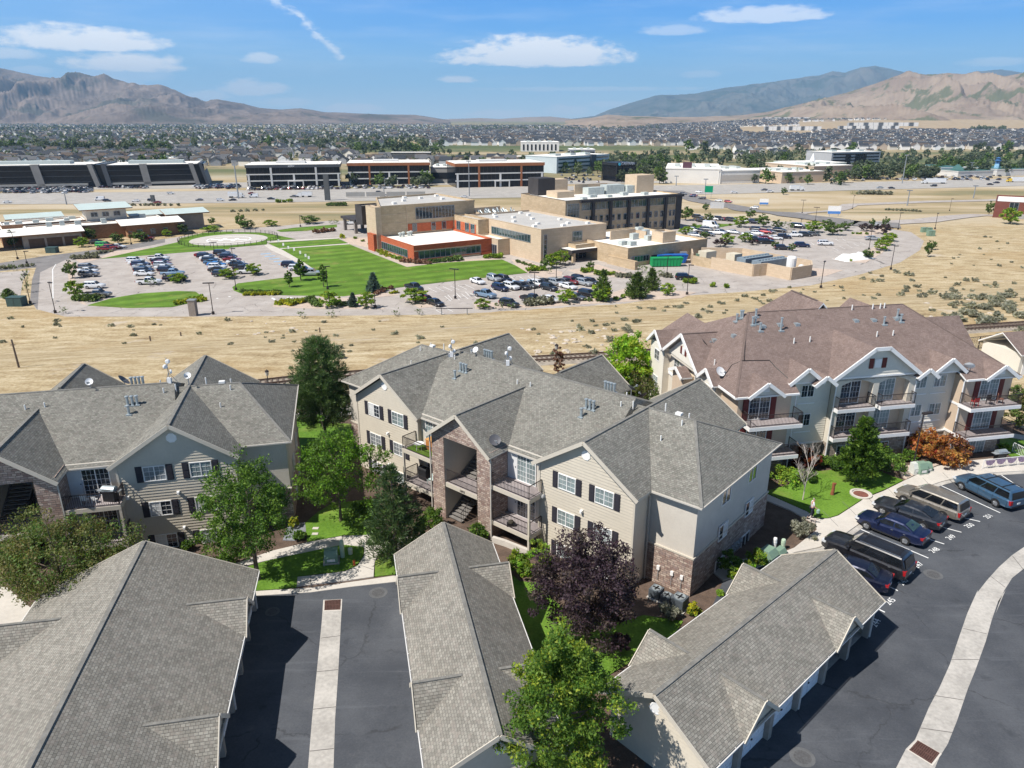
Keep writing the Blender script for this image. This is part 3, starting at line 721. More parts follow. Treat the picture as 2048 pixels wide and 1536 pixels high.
def apartment(c,ang,label,twin):
 T=empty('apartment_block',(c[0],c[1],0),ang,label,'apartment block','tan sided apartment blocks with grey shingle roofs')
 ze=6.8
 sid,stu,sto,tr,dk=MB(),MB(),MB(),MB(),MB()
 for s in(-1,1):
  X=lambda x:s*x
  def seg(x0,x1):return(min(s*x0,s*x1),max(s*x0,s*x1))
  a,b=seg(6.2,13.8);am=(a+b)/2
  lap_wall(sid,[(a,-.6),(b,-.6),(b,6.75),(am,9.22),(a,6.75)],(0,-1.35,0),(1,0,0))
  lap_wall(sid,[(-b,-.6),(-a,-.6),(-a,6.75),(-am,9.22),(-b,6.75)],(0,13.75,0),(-1,0,0))
  for x,u in((a,-1),(b,1)):
   y0,y1=(-1.35,.4)
   if u>0:lap_wall(sid,[(y0,-.6),(y1+.7,-.6),(y1+.7,6.9),(y0,6.9)],(x,0,0),(0,1,0))
   else:lap_wall(sid,[(-y1-.7,-.6),(-y0,-.6),(-y0,6.9),(-y1-.7,6.9)],(x,0,0),(0,-1,0))
   tr.box(x-.07,x+.07,-1.42,-1.28,-.5,6.8)
   dk.box(x-.02,x+.02,12,13.7,-.5,6.8)
  a,b=seg(13.8,17.2)
  stu.box(a,b,.4,12.,2.85,6.9)
  sto.box(min(a,b-3.4)-(.04 if s<0 else 0),b+(.04 if s>0 else 0),.34,12.06,-.6,2.8)
  tr.box(a-(.09 if s<0 else 0),b+(.09 if s>0 else 0),.30,12.1,2.79,2.9)
  a,b=seg(2.95,6.25)
  stu.box(a,b,-1.0,1.2,-.6,6.95);stu.box(a,b,11,13.2,-.6,6.95)
  a,b=seg(1.7,2.98)
  sto.box(a,b,-2.9,-.95,-.6,7.0)
  dk.box(a+.01,b-.01,13,14.0,-.6,6.9)
 sto.poly([(-2.98,-2.9,7.0),(2.98,-2.9,7.0),(0,-2.9,9.0)]);sto.poly([(-1.7,-2.9,6.85),(1.7,-2.9,6.85),(1.7,-2.9,7.0),(-1.7,-2.9,7.0)])
 sto.poly([(1.7,-2.9,6.85),(-1.7,-2.9,6.85),(-1.7,-1,6.85),(1.7,-1,6.85)])
 lap_wall(sid,[(-2.9,-.6),(4,-.6),(4,6.85),(-2.9,6.85)],(-1.66,0,0),(0,1,0))
 lap_wall(sid,[(-4,-.6),(2.9,-.6),(2.9,6.85),(-4,6.85)],(1.66,0,0),(0,-1,0))
 lap_wall(sid,[(-1.66,-.6),(1.66,-.6),(1.66,6.85),(-1.66,6.85)],(0,3.6,0),(1,0,0))
 dk.box(-6,6,1.3,1.4,-.6,.1);stu.box(-1.66,1.66,-1,3.6,6.8,6.84)
 sid.split('siding_wall',SIDING,T);stu.split('stucco_wall',STUCCO,T);sto.split('stone_wall',STONE,T)
 tr.split('corner_trim',TRIM,T);dk.split('rear_wall',SIDING,T)
 rf,cp,fa=MB(),MB(),MB()
 hip_roof(rf,-17.6,17.6,0,12.4,ze,9.5,-13.7,13.7)
 hip_roof(rf,-10.2,10.2,-1.25,13.65,ze,9.92,-9.,9.)
 gable_roof(rf,'y',-3.2,3.2,-3.3,15.2,ze,9.2)
 for s in(-1,1):gable_roof(rf,'y',s*10-4.16,s*10+4.16,-1.75,14.15,ze-.01,9.55)
 rf.build('roof',[SH_G,TRIM],T)
 cap(cp,(-9,6.2,9.92),(9,6.2,9.92))
 for s in(-1,1):
  cap(cp,(s*10,-1.7,9.55),(s*10,14.1,9.55));cap(cp,(s*10,6.2,9.5),(s*13.7,6.2,9.5))
  cap(cp,(s*13.7,6.2,9.5),(s*17.6,0,ze));cap(cp,(s*13.7,6.2,9.5),(s*17.6,12.4,ze))
 cap(cp,(0,-3.25,9.2),(0,4.5,9.2));cap(cp,(0,9,9.2),(0,15.1,9.2))
 cp.split('ridge_cap',RIDGE,T)
 for s in(-1,1):
  for y,e in((-1.78,1),(14.18,-1)):
   rake(fa,(s*10-4.2,y,ze-.03),(s*10,y,9.54));rake(fa,(s*10+4.2,y,ze-.03),(s*10,y,9.54))
  rake(fa,(s*3.24,-3.33,ze-.02),(0,-3.33,9.19));rake(fa,(s*3.24,15.23,ze-.02),(0,15.23,9.19))
  fa.bar((s*10+4.12,-1.3,6.66),(s*10+4.12,.3,6.66),.05,.14)
 fa.split('rake_board',TRIM,T)
 gt=MB()
 for s in(-1,1):
  for y in(-.05,12.45):gt.bar((s*14.2,y,6.72),(s*17.68,y,6.74),.08,.1)
  gt.bar((s*17.65,-.05,6.72),(s*17.65,12.45,6.74),.08,.1)
  gt.bar((s*3.3,-1.32,6.72),(s*5.8,-1.32,6.74),.08,.1);gt.bar((s*3.2,-3.2,6.7),(s*3.2,-1.3,6.72),.07,.09)
  gt.bar((s*3.08,-2.98,6.7),(s*3.08,-2.98,.1),.08,.08)
  gt.bar((s*14.05,-1.2,6.65),(s*13.95,.25,6.3),.08,.08);gt.bar((s*13.95,.25,6.3),(s*13.95,.25,0),.08,.08)
 gt.split('gutter',M('beige_gutter',(.50,.47,.42),.5,.05,2),T)
 wd,wb,wc=(window_proto(1.45,1.14,g)for g in(GL_C,GL_B,GL_D))
 add_blind(wc,1.45,1.14,-.66,-.02,.1,1.08,BLIND)
 for o in(wd,wb,wc):shutter_on(o,1.45,1.14,SHUT)
 ws=[wd,wb,wc];rnd=random.Random(3+twin)
 for s in(-1,1):
  for k,x in enumerate((8.55,11.55)):
   for z in(5.35,2.62,-.02):place(rnd.choice(ws),T,s*x,-1.36,z)
 we=window_proto(1.3,1.15,GL_D,1,1);wf=window_proto(1.3,1.15,GL_D,1,1);add_blind(wf,1,1,0.02,.6,.05,1.1,BLIND)
 for s in(-1,1):
  for y in(4.45,8.6):
   for z,o in((5.1,we),(2.45,wf),(-.25,we)):place(o,T,s*(17.2 if z>2.8 else 17.24),y,z,R(90*s))
 sd_=window_proto(1.75,2.05,GL_C if twin else GL_D,3,5,2,WHITE,'sliding_door')
 dd=window_proto(1.75,2.05,GL_D,3,5,2,WHITE,'sliding_door')
 for s in(-1,1):
  for z in(4.5,1.65,-.55):place(sd_ if z>4 else dd,T,s*4.75,-1.01,z)
 sdoor=MB().box(-.42,.42,-.05,0,0,2.02).build('storage_door',DOORW);MB().box(.3,.36,-.09,-.05,.95,1.02).build('knob',IRON,sdoor)
 for s in(-1,1):
  for z in(4.5,1.65,-.55):place(sdoor,T,s*3.42,-1.005,z)
 ed=MB().box(-.46,.46,-.05,0,0,2.05).build('entry_door',DOORW);MB().box(.3,.36,-.09,-.05,.95,1.02).build('knob',IRON,ed)
 place(ed,T,1.63,-.9,-.1,R(-90));place(ed,T,-1.0,3.57,3.15);place(ed,T,1.0,3.57,3.15)
 for o in(wd,wb,wc,we,wf,sd_,dd,sdoor,ed):drop_tree(o)
 for s in(-1,1):
  for z in(4.5,1.65):
   bl=empty('balcony',(0,0,z),0,parent=T);a,b=sorted((s*2.99,s*6.5));
   MB().box(a,b,-2.85,-1.0,-.34,-.02,0).build('slab_edge',TRIM,bl)
   MB().box(a+.05,b-.05,-2.8,-1.01,-.03,.0).build('deck',DECK,bl)
   rl=MB();xe=s*6.42;pts=[(s*3.05,-2.8),(xe,-2.8),(xe,-1.42)]
   railing(rl,pts,0);rl.build('railing',IRON,bl)
  MB().box(s*6.42-.08,s*6.42+.08,-2.84,-2.7,-.5,4.18).build('balcony_post',TRIM,T)
 MB().box(-1.69,1.69,-2.86,3.55,2.78,3.13).build('landing',TRIM,T)
 MB().box(-1.68,1.68,-2.8,3.5,3.14,3.15).build('landing_floor',DECK,T)
 rl=MB();railing(rl,[(-1.69,-2.75),(1.69,-2.75)],3.15,1.05);railing(rl,[(.0,-.6),(.0,1.9)],3.15,1.05);railing(rl,[(.0,.2),(1.6,.2)],3.15,1.05)
 rl.build('landing_railing',IRON,T)
 st=MB()
 for k in range(9):st.box(-1.6,-.15,-1.2+.3*k,-.9+.3*k,3.2+.17*k,3.28+.17*k)
 st.bar((-1.6,-1.2,3.2),(-1.6,1.5,4.75),.06,.28);st.bar((-.12,-1.2,3.2),(-.12,1.5,4.75),.06,.28)
 st.build('upper_stair',STEP,T)
 st=MB()
 for k in range(12):st.box(-1.6,-.2,-2.7+.26*k,-2.42+.26*k,.12+.17*k,.2+.17*k)
 st.bar((-1.62,-2.7,.1),(-1.62,.4,2.1),.06,.28);st.build('lower_stair',STEP,T)
 rl=MB()
 for x in(-.15,1.55):
  p,q=Vector((x,-2.8,1.0)),Vector((x,.4,3.1));rl.bar(p,q,.045,.045)
  for i in range(14):c_=p.lerp(q,i/13);rl.bar(c_,c_-Vector((0,0,.9)),.02,.02)
 rl.build('stair_railing',IRON,T)
 vt=MB();vt.lathe([(.36,0),(.36,.05),(.30,.06),(.28,.04)],8);v0=vt.build('gable_vent',WHITE)
 lm=MB();lm.box(-.09,.09,-.16,0,-.08,.1);lm.box(-.06,.06,-.22,-.16,-.1,.06);l0=lm.build('wall_lamp',WHITE)
 for s in(-1,1):
  c_=place(v0,T,s*10,-1.36,8.45);c_.rotation_euler=(R(90),R(22.5),0)
  for x,z in((9.85,4.3),(9.85,1.5),(6.6,4.3)):place(l0,T,s*x,-1.38,z)
 drop_tree(v0);drop_tree(l0)
 text_mesh('address_number','1693' if twin else '1661',.27,IRON,T,(.1,-2.875,2.86),(R(90),0,0),.01)
 zm_=lambda x,y:6.8+.418*(min(y,12.4-y)+1.25)
 def pipe(x,y,z,r,h,mat,name='vent_pipe',hood=False):
  b=MB();b.tube((0,0,-.25),(0,0,h),r,n=8)
  if hood:b.lathe([(r*.9,h),(r*1.45,h+.03),(r*1.45,h+.09),(r*.4,h+.13)],10);b.box(-r*2,r*2,-r*2,r*2,-.06,.02)
  b.build(name,mat,T,loc=(x,y,z))
 for s in(-1,1):
  for dx in(-.32,0,.32):pipe(s*6.4+dx,4.15,zm_(0,4.15),.1,.62,GALV,'flue',True)
  pipe(s*6.4-.1,3.25,zm_(0,3.25),.1,.6,GALV,'flue',True)
  for dx in(-.4,-.13,.13,.4):pipe(s*6.2+dx,7.0,zm_(0,7.0),.1,.62,GALV,'flue',True)
  for x,y in((8.4,5.15),(9.2,5.5),(7.9,6.7),(11.2,6.6)):pipe(s*x,y,min(zm_(0,y),9.6),.05,.38,PVC)
  pipe(s*13.1,5.5,9.2,.05,.38,PVC);pipe(s*12.5,3.8,8.45,.05,.38,PVC);pipe(s*13.0,6.7,9.3,.05,.38,PVC)
  bx=MB();bx.box(-.22,.22,-.18,.18,0,.16);bx.build('roof_box',PVC,T,loc=(s*12.4,6.35,9.52))
 pipe(-.8,4.5,zm_(0,4.5),.05,.36,PVC);pipe(.45,4.6,zm_(0,4.6),.05,.36,PVC)
 return T
cA,cB=(-1.9,50.53),(-33.31,44.83)
ANG_A,ANG_B=R(-40.6),R(13)
BLK_A=apartment(cA,ANG_A,'tan sided three storey block in the middle with a stone stair tower',1)
BLK_B=apartment(cB,ANG_B,'shaded tan sided block at the left with a barbecue on its balcony',0)
def inA(x,y,z):c,s=cos(ANG_A),sin(ANG_A);return Vector((cA[0]+x*c-y*s,cA[1]+x*s+y*c,z))
def inB(x,y,z):c,s=cos(ANG_B),sin(ANG_B);return Vector((cB[0]+x*c-y*s,cB[1]+x*s+y*c,z))
for k in range(5):
 p=inA(17.24,5.9+.42*k,.35);t=empty('electric_meter',p,ANG_A,['first','second','third','fourth','fifth'][k]+' grey electric meter from the near corner on the shaded stone wall','electric meter','meters on the shaded wall')
 MB().box(0,.13,-.16,.16,0,.62).build('meter_box',GRNY,t);m_=MB();m_.lathe([(.1,0),(.1,.06),(.07,.1)],12);c=m_.build('dial',GL_B,t);c.location=(.13,0,.42);c.rotation_euler=(0,R(90),0)
# satellite dishes and masts
def dish(p,rz,label,r=.29,up=.62,tilt=40,dark=False,mast=0.):
 t=empty('satellite_dish',p,rz,label,'satellite dish','satellite dishes on the roofs')
 mt=M('dish_grey',(.10,.10,.11),.5,.1,3)if dark else M('dish_white',(.72,.72,.72),.5,.05,3)
 b=MB();b.tube((0,0,-.2),(0,0,up),.035,n=6);b.bar((0,0,up-.05),(0,-.5,up+.12),.03,.03);b.box(-.07,.07,-.6,-.48,up+.05,up+.2);b.build('mast',GRNY,t)
 d=MB();n=18;pr=[(r,.09),(r*.75,.045),(r*.4,.015),(.02,0)];d.lathe(pr,n);d.lathe([(r,.09),(r*.75,.03),(r*.4,0),(.02,-.02)],n)
 o=d.build('reflector',mt,t,True);o.location=(0,.03,up);o.rotation_euler=(R(90-tilt),0,0);return t
dish(inA(2.62,-2.0,7.05),R(10),'dark satellite dish low on the stone tower gable roof',.42,.5,40,True)
dish(inA(-6.9,6.2,9.85),R(-40),'white round dish on the ridge of the middle block roof',.28,.5)
dish(inB(3.1,6.3,9.85),R(20),'white round dish at the centre of the left block ridge',.28,.5)
dish(inB(5.3,6.9,9.75),R(110),'dark dish seen edge on behind the left block ridge',.5,.35,45,True)
dish(inB(10.0,6.3,9.6),R(10),'white dish beside the gable valley on the left block ridge',.27,.7)
dish(inA(6.6,9.5,8.6),R(120),'dark dish behind the ridge of the middle block',.4,.6,45,True)
def mast(p,label,rz,h=1.9,n=3):
 t=empty('antenna_mast',p,rz,label,'antenna mast','antenna masts on the roofs')
 b=MB();b.tube((0,0,-.2),(0,0,h),.03,n=6);b.bar((.0,0,.9),(.5,.4,-.1),.03,.03);b.bar((0,0,.9),(-.5,.3,-.1),.03,.03);b.build('pole',GRNY,t)
 for k in range(n):
  d=MB();d.lathe([(.17,.0),(.17,.12),(.12,.16)],14);o=d.build('radio_dish',M('dish_white',(.72,.72,.72)),t);o.location=(.16*(-1)**k,-.1,h-.25-.42*k);o.rotation_euler=(R(90),R(20*k),R(60*k))
 MB().box(-.14,.14,-.12,.12,.05,.5).build('radio_box',M('dish_white',(.72,.72,.72)),t)
mast(inA(-8.9,5.3,9.5),'bushy white antenna mast where the left gable meets the ridge',0,1.7,4)
mast(inA(-3.1,6.0,9.8),'tall white antenna mast above the middle block stair roof',0,1.8,3)
mast(inB(8.7,6.2,9.8),'thin antenna mast with white dishes on the left block ridge',0,2.1,3)
def grill(p,rz,label,cover=False,col=BLACK):
 t=empty('barbecue_grill',p,rz,label,'barbecue','barbecue grills')
 b=MB();b.box(-.42,.42,-.26,.26,.02,.78);b.build('cart',col,t)
 b=MB();k=10
 pr=[(.29*cos(math.pi*i/k),.80+.3*sin(math.pi*i/k))for i in range(k+1)]
 for i in range(k):b.poly([(-.45,pr[i][0],pr[i][1]),(.45,pr[i][0],pr[i][1]),(.45,pr[i+1][0],pr[i+1][1]),(-.45,pr[i+1][0],pr[i+1][1])])
 for x in(-.45,.45):b.poly([(x,y,z)for y,z in pr])
 b.build('lid',GALV if not cover else col,t)
 if not cover:
  MB().bar((-.3,-.36,.95),(.3,-.36,.95),.03,.03).build('handle',BLACK,t)
  for s in(-1,1):MB().box(s*.62-.18,s*.62+.18,-.24,.24,.76,.8).build('side_shelf',GRNY,t)
grill(inB(5.75,-2.0,4.5),ANG_B+R(-20),'silver lidded barbecue at the end of the top left balcony')
def chair(p,rz,label,mat=None,s=1.):
 t=empty('patio_chair',p,rz,label,'patio chair','chairs on the balconies');m=mat or IRON
 MB().box(-.24*s,.24*s,-.24*s,.24*s,.40*s,.44*s).build('seat',m,t)
 MB().box(-.24*s,.24*s,.2*s,.24*s,.45*s,.85*s).build('backrest',m,t)
 for x in(-.21,.21):
  for y in(-.21,.21):MB().bar((x*s,y*s,0),(x*s,y*s,.41*s),.035,.035).build('leg',m,t)
chair(inB(4.15,-2.1,4.5),ANG_B+R(170),'white framed stool on the top left balcony, the larger of two',WHITE,.8);chair(inB(4.75,-2.1,4.5),ANG_B+R(170),'small white framed stool beside the larger one on the balcony',WHITE,.6)
chair(inA(-4.3,-1.9,1.65),ANG_A,'pale chair on the lower balcony left of the stone tower',M('pale_cushion',(.5,.6,.58)))
tb=empty('wooden_cabinet',inA(-4.1,-1.5,4.5),ANG_A,'orange wooden cabinet on the top balcony left of the tower','cabinet')
MB().box(-.75,.75,-.3,.3,0,.85).build('carcass',WOOD,tb);MB().box(-.8,.8,-.34,.34,.85,.9).build('top',M('pale_wood',(.55,.28,.09),.6),tb)
for s in(-1,1):MB().box(s*.37-.32,s*.37+.32,-.325,-.3,.08,.78).build('door',WOOD,tb)
tb=empty('balcony_table',inA(-5.2,-2.2,4.5),ANG_A,'small white table on green mat at the top balcony','table')
MB().lathe([(.4,.55),(.4,.58),(.02,.59)],16).build('table_top',WHITE,tb)
for k in range(4):MB().bar((.25*cos(k*1.57),.25*sin(k*1.57),0),(.3*cos(k*1.57),.3*sin(k*1.57),.56),.03,.03).build('leg',WHITE,tb)
g=MB().box(-1.3,1.3,-.7,.7,0,.02).build('balcony_mat',LAWN);g.location=inA(-4.9,-2.0,4.505);g.rotation_euler=(0,0,ANG_A);tag(g,'artificial green turf mat covering the top balcony floor','mat')
grill(inA(-5.4,-1.6,1.65),ANG_A,'black covered barbecue on the lower balcony left of tower',True)
pt=empty('flower_pot',inA(4.6,-2.55,1.65),0,'dark planter box on the lower balcony right of the tower','planter')
MB().box(-.3,.3,-.14,.14,0,.26).build('pot',BLACK,pt);MB().lathe([(.05,.26),(.24,.3),(.18,.42),(.02,.5)],9).build('plant',M('pot_plant',(.08,.07,.05)),pt)
# the brown roofed block on the right
def block_c():
 T=empty('apartment_block',(18.414,56.034,0),R(11.5),'cream apartment block with brown shingle roof and iron balconies at the right','apartment block')
 ze=7.45
 sid,stu,tan,sto,tr=MB(),MB(),MB(),MB(),MB()
 LX=27.3
 for x0,x1 in((0.35,5.2),(22.1,26.95)):
  tan.box(x0,x1,.3,3.2,2.05,ze);sto.box(x0+.02,x1-.02,.32,3.2,-.9,2.05)
  tr.box(x0-.05,x1+.05,.25,3.2,2.0,2.2);tr.box(x0-.04,x1+.04,.26,3.2,4.75,4.95)
 for a,b in((5.2,9.7),(17.6,22.1)):
  lap_wall(sid,[(a,1.9),(b,1.9),(b,ze+.6),(a,ze+.6)],(0,1.6,0),(1,0,0));sto.box(a,b,1.58,3,-.9,1.95)
  tr.box(a,b,1.5,1.62,1.88,2.02)
 tan.box(9.9,17.4,1.5,3.0,-.5,ze+.5);sto.box(9.75,17.5,.98,1.6,-.9,2.0)
 for x in(9.75,13.4,16.95):stu.box(x,x+.55,.95,1.6,1.95,7.75)
 k=12;
 for x0,x1 in((10.3,13.4),(13.95,16.95)):
  pts=[(x0+(x1-x0)*i/k,7.35+.42*sin(math.pi*i/k))for i in range(k+1)]
  for i in range(k):
   (a,za),(b,zb)=pts[i],pts[i+1];stu.poly([(a,.95,za),(b,.95,zb),(b,.95,8.05),(a,.95,8.05)]);stu.poly([(a,.95,za),(a,1.5,za),(b,1.5,zb),(b,.95,zb)])
 stu.box(9.75,17.5,.95,1.5,7.76,8.05)
 lap_wall(sid,[(9.5,8.1),(17.4,8.1),(14.0,10.55),(12.7,10.55)],(0,.9,0),(1,0,0));tr.box(9.6,17.5,.8,.95,8.0,8.16)
 stu.box(0.3,1.2,3.2,17.9,2.2,ze);sto.box(.32,1.2,3.2,17.9,-.9,2.2);tr.box(.2,1.2,3.2,17.95,4.7,4.92);tr.box(.2,1.2,3.2,17.95,2.1,2.3)
 lap_wall(sid,[(-17.7,0),(-14.2,0),(-14.2,ze),(-17.7,ze)],(-.35,0,0),(0,-1,0));stu.box(-.34,.3,14.2,17.7,-.9,ze)
 lap_wall(sid,[(-5.8,4.9),(-3.2,4.9),(-3.2,ze),(-5.8,ze)],(-.25,0,0),(0,-1,0));stu.box(-.24,.3,3.2,5.8,-.9,7.3)
 lap_wall(sid,[(-13.6,7.3),(-6.6,7.3),(-10.1,9.7)],(-.2,0,0),(0,-1,0));stu.box(-.15,.3,6.6,13.6,7.0,7.32)
 tan.box(-.75,.3,8.5,11.0,-.5,6.3)
 stu.box(26.0,26.98,3.2,17.9,-.9,ze);stu.box(.4,26.9,17.0,17.9,-.9,ze)
 sid.split('siding_wall',SIDING_L,T);stu.split('stucco_wall',STUCCO_C,T);tan.split('tan_wall',STUCCO_T,T);sto.split('stone_wall',STONE_L,T);tr.split('band_trim',WHITE,T)
 rf,cp,fa=MB(),MB(),MB()
 pz=lambda y:ze+4.6*(y+.1)/9.2
 for q in([(x,y,pz(y))for x,y in((-.1,-.1),(5.65,-.1),(5.65,.95),(21.7,.95),(21.7,-.1),(LX+.1,-.1),(21.6,9.1),(5.4,9.1))],[(LX+.1,18.3,ze),(-.1,18.3,ze),(5.4,9.1,12.05),(21.6,9.1,12.05)],[(LX+.1,-.1,ze),(LX+.1,18.3,ze),(21.6,9.1,12.05)],[(-.1,18.3,ze),(-.1,-.1,ze),(5.4,9.1,12.05)]):rf.slab(q,.16,0,1)
 gb=lambda x0,x1,y0,y1,z0,z1:gable_roof(rf,'y',x0,x1,y0,y1,z0,z1,.14)
 def rk(x0,x1,y,z0,z1,xm=None):
  xm=(x0+x1)/2 if xm is None else xm;rake(fa,(x0,y,z0),(xm,y,z1),.1,.3);rake(fa,(x1,y,z0),(xm,y,z1),.1,.3)
 for x0,x1 in((.95,4.15),(23.6,26.9)):gb(x0,x1,-.35,2.2,ze,8.65);rk(x0-.05,x1+.05,-.4,ze,8.66);lap_wall_tri(sid,T,x0+.2,x1-.2,-.05,ze+.02,8.5)
 gb(5.1,8.3,.6,5,8.0,9.3);rk(5.05,8.35,.55,8.0,9.31);gb(19.0,22.2,.6,5,8.0,9.3);rk(18.95,22.25,.55,8.0,9.31)
 gb(7.3,9.3,.3,3.2,7.8,8.6);rk(7.25,9.35,.25,7.8,8.61);gb(17.2,19.2,.3,3.2,7.8,8.6);rk(17.15,19.25,.25,7.8,8.61)
 lap_wall_tri(sid,T,5.2,8.2,.95,7.95,9.15);lap_wall_tri(sid,T,19.1,22.1,.95,7.95,9.15)
 for q in([(9.05,.5,8.1),(12.65,.5,10.75),(12.65,8,10.75),(9.05,3,8.1)],[(17.65,3,8.1),(14.05,8,10.75),(14.05,.5,10.75),(17.65,.5,8.1)],[(12.65,.5,10.75),(14.05,.5,10.75),(14.05,8,10.75),(12.65,8,10.75)]):
  n=(Vector(q[1])-Vector(q[0])).cross(Vector(q[2])-Vector(q[1]));rf.slab(q if n.z>0 else q[::-1],.16,0,1)
 rake(fa,(9.0,.45,8.1),(12.67,.45,10.76),.1,.32);rake(fa,(17.7,.45,8.1),(14.03,.45,10.76),.1,.32);rake(fa,(12.6,.45,10.76),(14.1,.45,10.76),.1,.32)
 gx=lambda y0,y1,x0,x1,z0,z1:gable_roof(rf,'x',y0,y1,x0,x1,z0,z1,.14)
 def rkx(y0,y1,x,z0,z1):ym=(y0+y1)/2;rake(fa,(x,y0,z0),(x,ym,z1),.1,.3);rake(fa,(x,y1,z0),(x,ym,z1),.1,.3)
 gx(6.3,13.9,-.6,6,ze,10.05);rkx(6.25,13.95,-.65,ze,10.06);gx(3.0,6.0,-.65,2.5,ze-.1,8.5);rkx(2.95,6.05,-.7,ze-.1,8.51);gx(14.1,17.8,-.75,3,ze-.1,8.8);rkx(14.05,17.85,-.8,ze-.1,8.81)
 gx(8.3,11.2,-1.1,0,6.3,6.95);rkx(8.25,11.25,-1.12,6.3,6.96)
 for x0,x1,za,y1 in((1.5,7.5,9.3,20),(20.5,26.5,10.2,19.5)):gb(x0,x1,10,y1,ze,za)
 for q in([(8.5,19.5,ze),(8.5,9,ze),(13,9,12.6),(13,14.5,12.6)],[(17.5,9,ze),(17.5,19.5,ze),(13,14.5,12.6),(13,9,12.6)],[(17.5,19.5,ze),(8.5,19.5,ze),(13,14.5,12.6)]):rf.slab(q,.16,0,1)
 gx(5.5,12.5,22,28.2,ze,10.6)
 rf.build('roof',[SH_B,WHITE],T)
 cap(cp,(5.4,9.1,12.05),(21.6,9.1,12.05));cap(cp,(-.1,-.1,ze),(5.4,9.1,12.05));cap(cp,(27.4,-.1,ze),(21.6,9.1,12.05));cap(cp,(-.6,10.1,10.05),(4,10.1,10.05));cap(cp,(13,10,12.6),(13,14.5,12.6))
 cp.split('ridge_cap',RIDGE_B,T);fa.split('rake_board',WHITE,T)
 gt=MB();
 for a,b in(((-.15,-.15),(.95,-.15)),((4.2,-.15),(5.6,-.15)),((21.8,-.15),(23.5,-.15)),((26.9,-.15),(27.4,-.15)),((-.15,-.15),(-.15,2.9))):gt.bar((*a,ze-.07),(*b,ze-.07),.13,.16)
 for x in(5.6,9.72,17.55,21.9):gt.bar((x,.88 if 9<x<18 else .24,ze-.1),(x,.88 if 9<x<18 else .24,0),.08,.08)
 gt.split('gutter',WHITE,T)
 dr=window_proto(1.9,2.1,GL_D,3,4,2,WHITE,'sliding_door');dg=window_proto(1.9,2.1,GL_C,3,4,2,WHITE,'sliding_door')
 for x,n in((2.3,0),(24.6,1)):
  for z in(5.2,2.4,-.4):
   o=place(dg if n else dr,T,x,.29,z)
   if z>2:shutter_on(o,1.9,2.1,SHUT_R,.5)
 for x,o in((11.55,dr),(14.95,dg)):
  for z in(5.45,2.75):place(o,T,x,1.49,z)
 w1=window_proto(1.25,1.15,GL_D,2,2);w2=window_proto(1.25,1.15,GL_C,2,2);w3=window_proto(1.5,1.2,GL_D,2,2)
 for x in(7.5,18.6,20.6):
  for z in(6.3,3.6,.6):
   place(w1 if(x+z)%2>1 else w2,T,x,1.59 if z>2 else 1.57,z)
   MB().box(x-.8,x+.8,1.52,1.6,z-.62 if z>2 else z-.16,z-.52 if z>2 else z-.06).build('window_panel',WHITE,T)
 for x in(11.5,15.2):place(w3,T,x,.97,.5)
 for y,z in((4.5,5.8),(4.5,3.0),(7.6,5.4),(7.6,2.6),(12.4,5.6),(12.4,2.8),(15.9,5.6),(15.9,2.8)):
  place(w1 if z>4 else w2,T,-.36 if y>14 else(-.26 if y<6 else .29),y,z,R(-90))
 av=MB().box(-.32,.32,-.06,0,0,.75).build('gable_window',WHITE);
 for s in(-1,1):MB().box(s*.62-.2,s*.62+.2,-.07,0,-.05,.85).build('shutter',SHUT_R,av)
 place(av,T,13.35,.87,8.85);o=place(av,T,-.22,10.1,8.0,R(-90));o.scale=(.8,1,.8)
 for x,y in((2.55,-.06),(25.25,-.06)):MB().box(x-.3,x+.3,y-.05,y,7.75,8.2).build('gable_vent',WHITE,T)
 for o in(dr,dg,w1,w2,w3,av):drop_tree(o)
 for x0,x1,y0,y1,z in((.75,5.55,-1.25,.28,5.15),(.75,5.55,-1.25,.28,2.35),(21.75,26.9,-1.25,.28,5.15),(21.75,26.9,-1.25,.28,2.35),(9.8,13.45,.3,1.49,5.4),(13.95,17.4,.3,1.49,5.4),(9.8,13.45,.3,1.49,2.7),(13.95,17.4,.3,1.49,2.7)):
  bl=empty('balcony',(0,0,z),0,parent=T)
  MB().box(x0,x1,y0,y1,-.34,-.02).build('slab_edge',WHITE,bl);MB().box(x0+.04,x1-.04,y0+.04,y1-.01,-.03,0).build('deck',DECK,bl)
  r=MB();railing(r,[(x0+.08,y1-.05),(x0+.08,y0+.08),(x1-.08,y0+.08),(x1-.08,y1-.05)],0);r.build('railing',IRON,bl)
 zr=lambda x,y:min(ze+4.6*(y+.1)/9.2,ze+4.6*(18.3-y)/9.2,ze+4.6*(x+.1)/5.5,ze+4.6*(27.4-x)/5.8,12.05)
 def on_roof(px):
  r=ray(*px);c,s=cos(R(11.5)),sin(R(11.5));L=lambda t:((r[0]*t-18.414)*c+(r[1]*t-56.034)*s,-(r[0]*t-18.414)*s+(r[1]*t-56.034)*c,CH+r[2]*t)
  t=45.
  while t<95:
   x,y,z=L(t)
   if z<=zr(x,max(-.1,min(9.1,y)))or y>9.2:break
   t+=.03
  return x,y,min(z,zr(x,y))if y>9 else z
 qr=zm(1280,560,2.667)
 for px in((600,238),(615,232),(640,270),(750,268),(1300,236),(1372,195),(1390,222),(518,200),(537,202),(547,202),(617,195)):
  x,y,z=on_roof(qr(*px));b=MB();h=1.1 if px[0]==750 else .65;b.tube((0,0,-.3),(0,0,h),.09,n=8);b.lathe([(.09,h),(.14,h+.02),(.14,h+.09),(.04,h+.12)],8);b.box(-.25,.25,-.25,.25,-.1,.02);b.build('flue',GALV,T,loc=(x,y,z))
